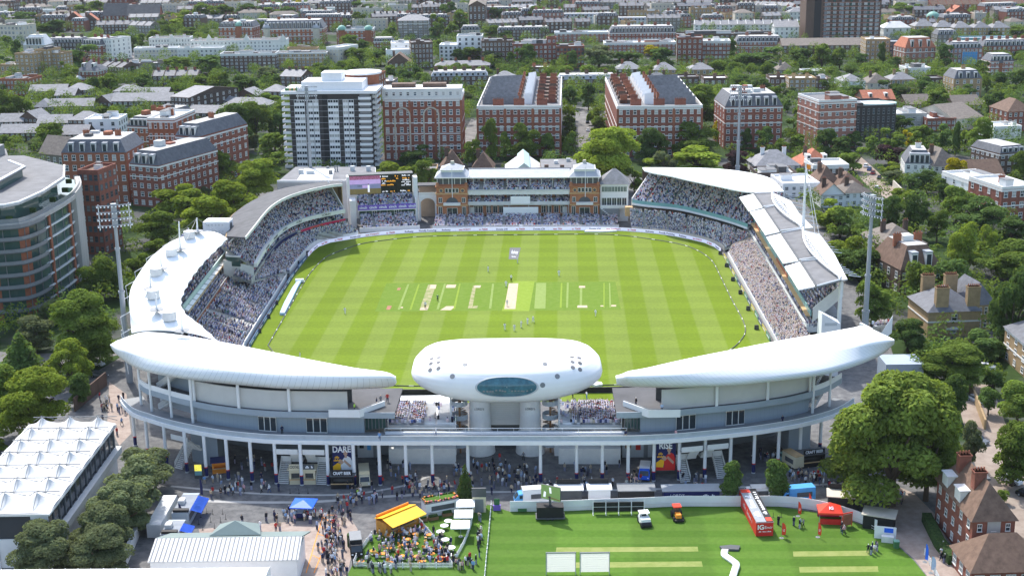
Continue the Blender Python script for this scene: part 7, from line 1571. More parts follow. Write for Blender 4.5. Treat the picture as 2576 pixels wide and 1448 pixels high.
r=R3('digital_sign','tall digital sign showing a yellow and teal advert beside the left stair','sign',500,1203);bx('case',r,-.8,0,0,.8,.4,3.0,'grey_dark');mk('advert',(.7,.62,.08),.4,.8,1.4,emit=.5);bx('screen',r,-.68,-.02,1.6,.68,0,2.9,'advert');bx('screen',r,-.68,-.02,.7,.68,0,1.6,'teal_glass')
def feather(label,x,y,h,mat,rz=10,grp=None,txt=None):
    r=R3('feather_flag',label,'flag',x,y,rz,grp);q=MB();q.tube((-.35,0,0),(-.35,0,h),.03,.03,5);q.tube((-.35,0,0),(-.35,0,.05),.4,.4,10);q.build('pole','steel_dark',r)
    q=MB();pts=[(-.33,.6),(.35,.6),(.42,h*.55),(.3,h*.8),(0,h*.96),(-.33,h)];q.add([(x_,-.015,z) for x_,z in pts]+[(x_,.015,z) for x_,z in pts],[tuple(range(6)),tuple(range(11,5,-1))]);o=q.build('flag',mat,r)
    if txt:text(txt,.5,'lamp_white',o,(.03,-.03,h*.5),(math.pi/2,-math.pi/2,0))
    return r
feather('red feather flag right of the red container',1971,1352,2.9,'bright_red',8,None,'IG');feather('red feather flag standing alone on the grass left of the tent',2061,1352,2.9,'bright_red',-55,None,'IG');feather('red feather flag closer to the hoarding beyond the container',2011,1299,2.9,'bright_red',-50,None,'IG');feather('tall red feather flag touching the white hoarding',2037,1279,3.0,'bright_red',-60)
feather('navy feather flag by the blue-awning containers',508,1250,3.8,'navy',-40);feather('navy feather flag leaning on the silver container',456,1312,3.6,'navy',-30);feather('blue feather flag by the path to the brick house',2330,1415,3.4,'blue',-70);feather('pale blue banner flag at the lower path',2347,1440,3.0,'cloth_sky',0)
def poster(label,x0,x1,yb,word,shirt,px):
    p,q_=G(x0,yb,0),G(x1,yb,0);r=root('poster',label,'poster',(p+q_)/2+V((0,1.6,0)),0);w=(q_-p).length/2;z0,z1=1.6,7.3
    bx('panel',r,-w,0,z0,w,.15,z1,'navy');bx('frame',r,-w-.1,.02,z0-.1,w+.1,.2,z0,'grey_dark')
    def pl(name,pts,mat,d):q=MB();q.add([(a*w,-d,z0+c*(z1-z0)) for a,c in pts],[tuple(range(len(pts)))]);q.build(name,mat,r)
    pl('yellow_shape',[(-1,.03),(-.25,.1),(-.15,.35),(-.5,.4),(-1,.28)],'yellow_roof',.01);pl('red_shape',[(-1,0),(1,0),(.2,.1),(-1,.12)],'red',.012)
    pl('body_picture',[(-.12,.02),(.98,.02),(.98,.42),(.8,.58),(.5,.64),(.2,.6),(-.05,.48),(-.2,.3)],shirt,.02);pl('head_picture',[(.32+.22*math.cos(a*.5236),.76+.11*math.sin(a*.5236)) for a in range(12)],'skin',.03);pl('neck_picture',[(.2,.58),(.46,.58),(.42,.7),(.24,.7)],'skin',.025)
    pl('hair_picture',[(.1,.78),(.14,.88),(.32,.92),(.5,.88),(.55,.78),(.45,.84),(.2,.84)],'hair_brown',.035);pl('hand_picture',[(-.45,.42),(-.1,.34),(.12,.42),(-.02,.5),(-.3,.54)],'skin',.03);pl('arm_picture',[(.1,.44),(.75,.22),(.85,.3),(.2,.52)],'skin',.028)
    text(word,1.75,'lamp_white',r,(-w*.05,-.04,z1-.72),sx=.8,bold=.05);blocks(r,w*.7,.45,6,'yellow_roof',(-w*.55,-.03,z0+3.4));blocks(r,w*.6,.45,5,'yellow_roof',(-w*.6,-.03,z0+2.8),seed=3);return r
poster('navy DARE poster of a cricketer in white clasping hands',837,887,1219,'DARE','cloth_white',0);poster('navy RISE poster of a cricketer in a red shirt',1652,1701,1210,'RISE','red',0)
r=R3('shipping_container','long white container behind the birch trees','container',388,1290,0);p0=G(359,1323,2.6);r.location=(-63.0,224,0)
bx('body',r,-1.25,-6.2,.1,1.25,6.2,2.6,'flat_light');q=MB();[q.box(-1.2,-6+i*.6,2.6,1.2,-5.8+i*.6,2.64) for i in range(20)];q.build('roof_rib','white_trim',r);bx('door',r,-1.15,-6.25,.2,1.15,-6.2,2.5,'grey_light')
for k,(x,y,L,aw) in enumerate(((-59.3,226.5,8.6,6.2),(-59.3,216.6,6.0,3.0))):
    r=root('bar_container',('long' if k == 0 else 'short')+' silver-blue bar container with a bright blue awning','container',(x,y,0),-.02);bx('body',r,-1.5,-L/2,.1,1.5,L/2,2.7,'grey_clad');q=MB();[q.box(-1.5,-L/2+.1+i*.5,2.7,1.5,-L/2+.3+i*.5,2.76) for i in range(int(L*2)-1)];q.build('roof_rib','lead',r)
    bx('roof_unit',r,-1.2,-.9,2.76,-.1,.6,3.5,'flat_light');bx('roof_unit',r,-1.3,-L/2+.2,2.76,1.4,-L/2+1,3.2,'black');bx('hatch',r,1.5,-L/2+.4,1.0,1.53,L/2-.4,2.2,'grey_dark')
    q=MB();q.add([(1.5,-aw/2,2.75),(3.4,-aw/2,2.2),(3.4,aw/2,2.2),(1.5,aw/2,2.75)],[(0,1,2,3),(3,2,1,0)]);q.build('awning','blue',r);bx('awning_valance',r,3.38,-aw/2,1.9,3.42,aw/2,2.2,'blue')
r=R3('drinks_cart','navy drinks cart under the square blue parasol','cart',766,1300);bx('body',r,-1.3,-.7,.2,1.3,.7,1.2,'navy');bx('counter',r,-1.45,-.85,1.2,1.45,.85,1.28,'grey_light');wheels(r,1.2,2.4,.2)
parasol('large square blue parasol over the drinks cart',766,1299,4.2,'blue',2.7,rz=-6)
r=R3('orange_bar','orange slatted bar with a bright yellow sloping roof','bar',985,1330,45);r.location=(-20.6,220.4,0)
bx('wall',r,-3.7,-1.2,0,3.7,1.6,2.5,'orange_slats');q=MB();q.add([(-3.9,-.4,3.5),(3.9,-.4,3.5),(3.9,1.8,2.8),(-3.9,1.8,2.8),(-3.9,-.4,3.38),(3.9,-.4,3.38),(3.9,1.8,2.68),(-3.9,1.8,2.68)],[(0,1,2,3),(7,6,5,4),(0,4,5,1),(1,5,6,2),(2,6,7,3),(3,7,4,0)]);q.build('roof','yellow_roof',r)
q=MB();q.add([(-3.9,-.4,3.3),(3.9,-.4,3.3),(3.9,-3.2,2.6),(-3.9,-3.2,2.6),(-3.9,-.4,3.2),(3.9,-.4,3.2),(3.9,-3.2,2.5),(-3.9,-3.2,2.5)],[(3,2,1,0),(4,5,6,7),(3,7,6,2),(0,3,7,4),(1,5,6,2)]);q.build('awning','yellow_roof',r);bx('parapet',r,-3.7,1.4,2.5,3.7,1.6,3.4,'orange');bx('serving_hatch',r,-2.6,-1.24,1.1,2.6,-1.2,2.2,'grey_dark');bx('counter',r,-2.8,-1.7,1.0,2.8,-1.2,1.1,'wood_tan')
q=MB();q.tube((-3.3,-2.6,0),(-3.3,-2.6,2.2),.9,.9,12);tag(q.build('clipped_hedge','hedge_green',None,None,loc=(-24.7,216.6,0)),'clipped dark hedge column at the corner of the orange bar','hedge')
r=R3('garden_bar','white bar with flowers and turf planted on its roof','bar',1107,1288,22);bx('wall',r,-3.1,-1.2,0,3.1,1.2,2.6,'white_paint');bx('serving_hatch',r,-2.0,-1.24,1.1,2.4,-1.2,2.0,'grey_dark');bx('counter',r,-2.3,-1.6,1.0,2.7,-1.2,1.1,'white_trim');rf=bx('roof',r,-3.2,-1.3,2.6,3.2,1.3,2.8,'grey_mid');bx('roof_turf',rf,-2.8,-.9,2.8,2.8,.9,2.9,'lawn')
q=MB()
for i in range(110):
    s=rnd.random();x,y=(rnd.uniform(-3.1,3.1),rnd.choice((-1.1,1.1))) if s < .75 else (rnd.choice((-3,3)),rnd.uniform(-1.1,1.1));q.box(x-.14,y-.12,2.8,x+.14,y+.12,2.95+rnd.random()*.25,rnd.choice((0,0,1,2)))
q.build('roof_flowers',['hedge_green','flower','orange'],rf);bx('pennant_pole',rf,-.03,-.03,2.8,.03,.03,4.0,'white_paint')
for x,y in ((1125,1296),(1062,1310),(1090,1306)):r=R3('planter','','planter',x,y,20,'timber planters by the planted bar');r['look']='timber planter box';bx('box',r,-.9,-.4,0,.9,.4,.6,'wood');bx('plants',r,-.8,-.3,.6,.8,.3,.95,'hedge_green')
for k,(x,y) in enumerate(((1172,1295),(1167,1322),(1159,1349))):parasol(('white square parasol closest to the conifer','middle of three white square parasols','white square parasol nearest the picket fence')[k],x,y,3.3,'white_membrane',2.4,group='white parasols in the garden')
r=R3('sign_cabin','beige cabin with a dark screen on top beside the conifer','cabin',1206,1282);bx('wall',r,-1.2,-1,0,1.2,1,3.0,'cream_paint');bx('door',r,-.8,-1.03,0,.8,-1,2.6,'grey_mid');bx('screen',r,-1.3,-1,3.0,1.3,-.6,4.7,'grey_dark')
r=van('black horsebox bar at the garden corner',896,1388,10,'black','black',5.0,2.7,'horsebox_bar','food van',roofmat='grey_mid')
def fence(label,px,h=1.0,gap=.22,name='picket_fence',mat='white_paint',post=2.2):
    P_=gp(px);c=P_[len(P_)//2];r=root(name,label,'fence',c);L=plen(P_)
    q=MB()
    for p in resample(P_,max(int(L/gap),2)):q.box(p.x-.05,p.y-.03,.08,p.x+.05,p.y+.03,h)
    q.build('pickets',mat,r,c)
    q=MB();q.path([p+V((0,0,h*.35)) for p in P_],.04,4);q.path([p+V((0,0,h*.8)) for p in P_],.04,4);q.build('rail',mat,r,c)
    for p in resample(P_,max(int(L/post),2))[:90]:q=MB();q.box(p.x-.07,p.y-.07,0,p.x+.07,p.y+.07,h+.12);q.build('post',mat,r,c)
fence('white picket fence running down the middle of the beer garden',[(1050,1308),(1085,1350),(1115,1392),(1140,1428)]);fence('white picket fence along the bottom of the beer garden',[(888,1425),(1000,1428),(1140,1428)]);fence('white picket fence curving up the left of the beer garden',[(888,1425),(900,1398),(935,1350)])
fence('white picket fence on the right of the parasols',[(1190,1282),(1186,1320),(1170,1365),(1150,1402)]);fence('short white picket fence behind the yellow-roofed bar',[(1036,1296),(1065,1306)]);fence('white post fence dividing the garden from the nursery field',[(1236,1270),(1230,1340),(1224,1400),(1218,1470)],.8,1.2,'post_fence',post=1.5)
fence('white fence by the path at the far corner of the nursery field',[(2326,1395),(2350,1440),(2365,1470)],1.1,.18)
hp=smooth_poly(gp([(1283,1286),(1400,1285),(1500,1281),(1620,1277),(1700,1273),(1860,1273),(1960,1273),(2040,1281),(2105,1296),(2160,1313),(2205,1335)]),46);c=hp[22]
r=root('hoarding','long white hoarding curving along the top of the nursery field','fence',c)
for i in range(45):q=MB();q.ribbon(hp[i:i+2],.1,.0,2.05+(i % 2)*.02);q.build('panel','white_paint',r,c)
q=MB();q.ribbon(offset(hp,-.3),.04,.75,.85);q.ribbon(offset(hp,-.3),.04,.3,.36);q.build('handrail','white_trim',r,c)
_m,_nt,_b=nodes('screen_cloth');_t=_nt.nodes.new('ShaderNodeBsdfTranslucent');_t.inputs[0].default_value=(.8,.8,.78,1);_b.inputs['Base Color'].default_value=(.78,.78,.76,1);_x=_nt.nodes.new('ShaderNodeMixShader');_x.inputs[0].default_value=.5;_nt.links.new(_b.outputs[0],_x.inputs[1]);_nt.links.new(_t.outputs[0],_x.inputs[2]);_nt.links.new(_x.outputs[0],_nt.nodes['Material Output'].inputs[0]);MATS['screen_cloth']=_m
r=R3('screen_trailer','black trailer carrying a big tilted video screen on the nursery field','trailer',1384,1302);bx('body',r,-2.4,-1,.5,2.4,1.2,2.5,'black');bx('base',r,-2.6,-1.2,.3,2.6,1.3,.5,'grey_dark');q=MB();[q.tube((x,-1.05,.38),(x,-.8,.38),.36,.36,12) for x in (-.5,.4)];q.build('wheel','rubber',r);bx('mast',r,-.2,0,2.5,.2,.4,4.2,'grey_dark')
q=MB();c_,s_=math.cos(-.5),math.sin(-.5)
def sc(u,v,z):return (c_*u-s_*v+.1,s_*u+c_*v,z)
q.add([sc(-1.9,0,3.5),sc(1.9,0,3.5),sc(1.9,0,6.2),sc(-1.9,0,6.2),sc(-1.9,.3,3.5),sc(1.9,.3,3.5),sc(1.9,.3,6.2),sc(-1.9,.3,6.2)],[(5,4,7,6),(0,4,5,1),(1,5,6,2),(2,6,7,3),(3,7,4,0)],0);mk('screen_turf',(.14,.22,.08),.4,.15,emit=.35);q.add([sc(-1.9,0,3.5),sc(1.9,0,3.5),sc(1.9,0,6.2),sc(-1.9,0,6.2)],[(0,1,2,3)],1);scn=q.build('screen',['grey_dark','screen_turf'],r)
q=MB();q.add([sc(-1.5,-.02,3.9),sc(-1.0,-.02,3.9),sc(-.9,-.02,4.9),sc(-1.3,-.02,5.0)],[(0,1,2,3)]);q.add([sc(-.2,-.02,4.8),sc(.2,-.02,4.8),sc(.1,-.02,5.9),sc(-.3,-.02,5.9)],[(0,1,2,3)]);q.build('picture','screen_white',scn);q=MB();q.add([sc(-.6,-.015,3.9),sc(1.8,-.015,3.7),sc(1.8,-.015,3.85),sc(-.6,-.015,4.1)],[(0,1,2,3)]);q.build('picture','rust',scn)
r=R3('sight_roller','four black panels in a white wheeled frame by the hoarding','screen',1556,1291);q=MB()
for x in (-4.6,-2.3,0,2.3,4.6):q.box(x-.06,-.8,0,x+.06,.6,.12);q.tube((x,.5,0),(x,0,2.6),.06,.06,5);q.tube((x,-.7,0),(x,-.05,2.3),.05,.05,5)
q.build('frame','white_paint',r)
for i in range(4):bx('panel',r,-4.5+i*2.3,-.1,.5,-2.4+i*2.3,.05,2.3,'black')
bx('rail',r,-4.6,-.12,1.38,4.6,-.1,1.44,'white_paint')
for x,lab in ((1411,'left one of two white slatted sightscreens on the nursery field'),(1496,'right one of two white slatted sightscreens on the nursery field')):
    r=R3('sightscreen',lab,'sightscreen',x,1444,0,'white sightscreens on the nursery field');q=MB();q.add([(-2.35,0,.5),(2.35,0,.5),(2.35,0,3.9),(-2.35,0,3.9)],[(0,1,2,3)]);q.build('screen','screen_cloth',r);q=MB();[q.box(-2.35,-.03,.7+i*.4,2.35,-.001,.72+i*.4) for i in range(8)];q.build('slat','screen_cloth',r)
    for s in (-1,1):bx('post',r,s*2.4-.05,-.1,0,s*2.4+.05,.2,4.0,'steel');
    bx('top_rail',r,-2.45,-.05,3.9,2.45,.15,4.0,'steel_dark')
r=R3('ground_roller','white ride-on roller machine on the nursery field','roller',1621,1318,8);bx('body',r,-.9,-1.3,.5,.9,1.4,1.5,'white_paint',.08);bx('canopy',r,-.9,-.2,2.1,.9,1.3,2.25,'white_membrane');q=MB();[q.tube((sx*.8,y,1.4),(sx*.8,y,2.1),.05,.05,5) for sx in (-1,1) for y in (-.1,1.2)];q.build('canopy_post','grey_dark',r);bx('seat',r,-.4,.3,1.5,.4,.9,2.0,'black')
for y in (-1.2,1.1):q=MB();q.tube((-.95,y,.5),(.95,y,.5),.5,.5,14);q.build('drum','black',r)
r=R3('tractor','orange compact tractor by the white hoarding','tractor',1703,1302,5);bx('bonnet',r,-.5,-1.7,.7,.5,-.2,1.35,'orange',.05);bx('cab_glass',r,-.65,-.2,.9,.65,1.1,2.1,'glass',.05);bx('cab_roof',r,-.75,-.3,2.1,.75,1.2,2.3,'bright_red');bx('mower_deck',r,-.8,-2.1,.2,.8,-1.6,.5,'black')
for sx in (-1,1):
    for y,rd in ((-1.2,.4),(.7,.62)):q=MB();q.tube((sx*.6,y,rd),(sx*.95,y,rd),rd,rd,14);q.build('wheel','rubber',r)
r=root('promo_container','long red container with silver and black lettered roof on the nursery field','container',(42.75,222.4,0),.05)
q=MB();q.box(-1.5,-6.9,.05,1.5,6.9,2.6);q.build('body','red',r);rf=bx('roof',r,-1.5,-6.9,2.6,.25,6.9,2.75,'steel');bx('roof_banner',rf,.25,-6.9,2.6,1.5,6.9,2.72,'black');bx('roof_tag',rf,-1.45,5.2,2.75,.2,6.7,2.77,'bright_red');bx('roof_tag',rf,.4,-6.6,2.72,1.4,-5.2,2.75,'bright_red')
blocks(rf,9.5,1.0,16,'lamp_white',(-.6,-.8,2.78),(0,0,math.pi/2));blocks(rf,9.5,.7,22,'lamp_white',(.88,.8,2.75),(0,0,math.pi/2),seed=4);text('IG',1.2,'lamp_white',r,(-.7,-6.93,1.7),bold=.03);text('Emir',.75,'lamp_white',r,(.65,-6.93,1.65));blocks(r,2.3,.2,20,'lamp_white',(0,-6.93,.9));blocks(r,8,.9,15,'cloth_pink',(-1.52,0,1.4),(math.pi/2,0,-math.pi/2))
bx('front_door',r,-1.4,-6.95,.1,-1.3,-6.9,2.5,'cloth_red');bx('roof_edge',rf,-1.55,-6.95,2.55,1.55,-6.6,2.66,'cloth_pink')
r=R3('promo_tent','red pop-up tent with a peaked roof on the nursery field','tent',2086,1308,-6);q=MB()
for sx in (-1.9,1.9):
    for y in (-1.6,1.6):q.tube((sx,y,0),(sx,y,2.2),.05,.05,5)
q.build('leg','steel',r);q=MB();q.add([(-2.1,-1.8,2.2),(2.1,-1.8,2.2),(2.1,1.8,2.2),(-2.1,1.8,2.2),(0,0,3.5),(-2.1,-1.8,1.85),(2.1,-1.8,1.85),(2.1,1.8,1.85),(-2.1,1.8,1.85)],[(0,1,4),(1,2,4),(2,3,4),(3,0,4),(0,5,6,1),(1,6,7,2),(2,7,8,3),(3,8,5,0)]);cn=q.build('canopy','bright_red',r);bx('counter',r,-1.8,-1.7,0,1.8,-1.5,1.0,'red');bx('back_wall',r,-1.9,1.55,0,1.9,1.6,2.0,'pink');text('IG',.8,'lamp_white',cn,(.1,-1.05,2.85),(.62,0,0),bold=.03)
r=R3('cricket_net_stand','red upright cricket net stand beside the red tent','frame',2131,1324,20);q=MB();q.box(-1,0,0,-.9,.1,2.6);q.box(.9,0,0,1,.1,2.6);q.box(-1,0,2.5,1,.1,2.7);q.build('frame','bright_red',r);bx('panel',r,-.9,.02,.3,.9,.06,2.4,'tile_red')
q=MB();sn=smooth_poly(gp([(1824,1386),(1822,1398),(1838,1410),(1852,1422),(1848,1438),(1838,1470)],.1),24);q.loft([[a,a+V((0,0,.5)),b2+V((0,0,.45)),b2] for a,b2 in zip(offset(sn,.55),offset(sn,-.55))]);tag(q.build('cover_sheet','white_membrane',smooth=True),'long white sheet snaking down the nursery field','ground sheet')
q=MB();q.prism(gp([(1810,1377),(1838,1374),(1862,1376),(1858,1386),(1830,1385),(1814,1382)]),.03,.4);tag(q.build('tarpaulin','grey_dark'),'crumpled black tarpaulin at the top of the white sheet','tarpaulin')
r=R3('bin','green wheeled bin at the field edge','bin',2254,1376);bx('body',r,-.4,-.4,0,.4,.4,1.2,'cloth_green',-.04);bx('lid',r,-.46,-.46,1.2,.46,.46,1.3,'copper_green');r=R3('stand_counter','white corner counter with a blue sail sign at the end of the hoarding','counter',2226,1355,-15);bx('panel',r,-1.8,0,0,1.8,.15,2.3,'white_paint');bx('counter',r,-.6,-1.4,0,1.4,-.5,1.1,'white_trim');bx('sign',r,-.2,-.1,1.3,1.3,-.01,2.1,'blue')
bx('mat',R3('equipment_trolley','small green mower trolley by the hoarding','trolley',1314,1286),-.8,-.4,.2,.8,.4,.7,'cloth_green')
for x,y in ((1250,1282),):r=R3('entry_board','small green and purple stand at the nursery gate','stand',x,y);bx('base',r,-.7,-.3,0,.7,.3,1.0,'purple');bx('board',r,-.5,0,1.0,.5,.1,2.2,'cloth_green')
r=root('tent_roof_building','long white building with rows of small tented roof cones','building',(-77,210,0));O=V((-77,210,0))
q=MB();q.box(-93.5,207.5,0,-77.3,247,5.2);q.build('wall','white_paint',r,O);q=MB();q.box(-93.4,207.7,5.2,-77.6,246.8,9.6);q.build('glazing','glass',r,O)
for i in range(14):y=207.6+i*3.02;q=MB();q.box(-77.62,y,5.2,-77.4,y+.2,9.7);q.build('mullion','steel_dark',r,O)
q=MB();q.box(-77.3,207.5,4.2,-76.2,247,5.5);q.build('spandrel','white_trim',r,O);q=MB();q.box(-93.5,207.3,0,-86,207.55,9.6);q.box(-80.2,207.3,0,-77.3,207.55,9.6);q.build('front_wall','white_paint',r,O)
mk('tent_cloth',(.6,.6,.59),.7,.06,.5);n1,n2=132,56;rings=[];cones=[(-79.9-5.4*i,211+5.85*j) for i in range(3) for j in range(7)]
for a in range(n1+1):
    y=207.3+40*a/n1;row=[]
    for k in range(n2+1):
        x=-77.0-16.8*k/n2;z=9.75+.12*abs(math.sin((y-208)*math.pi/5.85))
        for cx,cy in cones:z+=2.2*math.exp(-math.hypot(x-cx,y-cy)/1.4)
        row.append((x,y,z))
    rings.append(row)
q=MB();q.loft(rings,False,False);rf=q.build('tent_roof','tent_cloth',r,O)
q=MB();q.box(-93.8,207.1,9.5,-76.9,247.4,9.85);q.build('roof_edge','white_trim',r,O)
for j in range(7):
    q=MB()
    for i in range(3):x,y=cones[i*7+j];q.tube((x,y,12.3),(x-2.7,y+2.9,10.1),.07,.07,4);q.tube((x,y,12.3),(x+2.7,y+2.9,10.1),.07,.07,4);q.tube((x-2.7,y+2.9,10.9),(x+2.7,y+2.9,10.9),.09,.09,4);q.tube((x,y,12.3),(x,y-2.9,10.2),.06,.06,4)
    q.build('roof_cable','steel_dark',rf,O)
r=root('ribbed_shed','white shed with a ribbed metal roof and sage green ridge','shed',G(575,1420));O=V(r.location);a,b2=G(391,1353,6),G(760,1348,6);c,d=G(371,1412.4,4.4),G(750,1407,4.4)
def quadslab(name,pts,th,mat,par):q=MB();q.add([*pts,*[p-V((0,0,th)) for p in pts]],[(0,1,2,3),(7,6,5,4),(0,4,5,1),(1,5,6,2),(2,6,7,3),(3,7,4,0)]);return q.build(name,mat,par,O)
rf=quadslab('roof',[c,d,b2,a],.2,'tent_cloth',r);q=MB()
for i in range(34):u=(i+.5)/34;q.tube(c.lerp(d,u)+V((0,0,.06)),a.lerp(b2,u)+V((0,0,.06)),.09,.09,4)
q.build('roof_rib','grey_mid',rf,O);q=MB();q.prism([(c.x+.3,c.y+.3),(d.x-.3,d.y+.3),(b2.x-.3,b2.y+4),(a.x+.3,a.y+4)],0,4.2);q.build('wall','white_paint',r,O)
quadslab('rear_roof',[a+V((0,.1,0)),b2+V((0,.1,0)),b2+V((.8,4,-1)),a+V((1.5,4,-1))],.2,'sage_roof',r);e=G(586,1322,8.4);m_=(a+b2)/2;q=MB();e2=G(525,1347,5.9);q.add([e2,e2+V((8.6,.2,0)),e2+V((7.6,4.5,0)),e2+V((1,4.5,0)),V((e2.x+4.1,e2.y+2,7.7))],[(0,1,4),(1,2,4),(2,3,4),(3,0,4),(3,2,1,0)]);q.build('pyramid_roof','sage_roof',r,O)
r=root('long_shed','long white barrel-roofed shed cut by the bottom of the picture','shed',G(330,1500));O=V(r.location);a,b2=G(-60,1432,6),G(680,1426,6);q=MB();q.loft([[p+V((0,0,0)),p+V((0,-1.5,.5)),p+V((0,-4,.6)),p+V((0,-8,0)),p+V((0,-8,-6)),p+V((0,0,-6))] for p in resample([a,b2],12)]);rf=q.build('roof','white_membrane',r,O);q=MB()
for p in resample([a,b2],24):q.path([p+V((0,0,.05)),p+V((0,-1.5,.55)),p+V((0,-4,.65)),p+V((0,-8,.05))],.07,4)
q.build('roof_seam','flat_light',rf,O)
q=MB();q.prism(gp([(300,1445),(318,1425),(352,1345),(345,1340)]),0,2.2);tag(q.build('timber_screen','flat_light'),'pale screen wall beside the birch trees','wall')
for lab,x,y,rz,m_ in (('white estate car by the brick house road',2543,1212,35,'car_white'),('black car behind the white estate car',2585,1250,35,'car_black'),('silver car half hidden beneath street trees',2462,1112,32,'car_grey'),('pale car at the bend of the side road',2455,1010,20,'car_silver'),('white hatchback in the drive right of the shrubs',2482,928,75,'car_white'),('silver car by itself on the upper street',2206,476,160,'car_silver'),
                          ('white car first in the upper street row',2178,420,160,'car_white'),('blue car second in the upper street row',2187,428,160,'car_blue'),('red car third in the upper street row',2196,437,160,'car_red'),('black car fourth in the upper street row',2212,450,160,'car_black'),('white car parked beside the avenue trees',1479,330,178,'car_white'),('dark car parked further up the avenue',1478,310,178,'car_black'),('silver car low on the avenue',1484,352,178,'car_silver'),('white car beneath trees left of the ground',243,918,70,'car_white'),('dark car beneath trees left of the ground',250,948,70,'car_grey'),('white car behind the pavilion trees',1101,420,80,'car_white'),('pale car on the far left street',333,140,70,'car_silver')):car(lab,x,y,rz,m_)
q=MB();w_=gp([(2428,960),(2450,1010),(2475,1080)]);q.ribbon(w_,.4,0,2.2);tag(q.build('garden_wall','brick_tan'),'tan brick garden wall beside the side road','wall')
q=MB();w_=gp([(2318,1310),(2350,1375),(2385,1420)]);q.ribbon(w_,1.6,0,1.7);tag(q.build('hedge','hedge_green'),'flowering hedge along the brick house front','hedge')
q=MB();w_=gp([(2245,470),(2275,500)]);q.ribbon(w_,.4,0,2.6);tag(q.build('garden_wall','stone'),'tall pale wall at the upper street corner','wall')
q=MB();q.ribbon(gp([(190,1035),(270,968)]),.3,0,3.2);tag(q.build('boundary_wall','brick_brown'),'dark boundary wall by the left entrance path','wall')
tb=R3('garden_table','','table',1000,1380,0,'orange tables in the beer garden');q=MB();q.tube((0,0,.68),(0,0,.74),.5,.5,12);q.build('tabletop','orange',tb);q=MB();q.tube((0,0,0),(0,0,.68),.05,.05,6);q.tube((0,0,0),(0,0,.04),.3,.3,8);q.build('leg','steel',tb);tb['look']='round orange table'
tw_=R3('garden_table','','table',1118,1330,0,'white tables in the beer garden');q=MB();q.tube((0,0,.68),(0,0,.74),.75,.75,12);q.build('tabletop','white_paint',tw_);q=MB();q.tube((0,0,0),(0,0,.68),.05,.05,6);q.build('leg','steel',tw_);tw_['look']='round white table'
ch_=R3('garden_chair','','chair',1005,1385,0,'orange chairs in the beer garden');q=MB();q.box(-.24,-.24,.42,.24,.24,.48);q.build('seat','wood_tan',ch_);q=MB();q.box(-.24,.2,.48,.24,.26,.95);q.build('backrest','orange',ch_);q=MB();[q.tube((sx*.2,sy*.2,0),(sx*.2,sy*.2,.42),.03,.03,4) for sx in (-1,1) for sy in (-1,1)];q.build('leg_frame','steel',ch_);ch_['look']='tan wooden chair with an orange back'
AUTO=[tb,tw_,ch_]
def dup(o,x,y,rz=0,z=0):
    c=o.copy();COL.objects.link(c);c.location=G(x,y,z);c.rotation_euler[2]=math.radians(rz)
    for h in o.children:d=h.copy();COL.objects.link(d);d.parent=c
    AUTO.append(c);return c
R=random.Random(21);GAR=[]
def in_gar(x,y):return 905+ (1420-y)*.45 < x < 1128-(1425-y)*.62 and 1335 < y < 1422
while len(GAR) < 22:
    x,y=R.uniform(900,1130),R.uniform(1335,1420)
    if in_gar(x,y) and all(math.hypot(x-a,(y-b_)*2) > 17 for a,b_ in GAR):GAR.append((x,y));dup(tb,x,y) if len(GAR) > 1 else setattr(tb,'location',G(x,y));dup(ch_,x+R.uniform(-14,-8),y+R.uniform(-3,4),R.uniform(0,360)) if len(GAR) > 1 else None
for x,y in ((1128,1318),(1108,1345),(1120,1365),(1135,1385),(1128,1404),(1150,1330)):dup(tw_,x,y)
qp=R3('queue_post','','queue post',520,1290,0,'black queue posts on the forecourt');q=MB();q.tube((0,0,0),(0,0,1),.035,.035,6);q.build('post','black',qp);q=MB();q.tube((0,0,0),(0,0,.05),.2,.2,10);q.build('base','black',qp);qp['look']='black queue post';AUTO.append(qp)
for x,y in ((505,1300),(535,1292),(560,1292),(500,1318),(530,1312),(555,1312),(510,1332),(540,1328),(568,1305),(730,1240),(752,1240),(775,1240),(846,1262),(870,1262),(1900,1295),(1925,1298),(1945,1300),(1965,1300)):dup(qp,x,y)
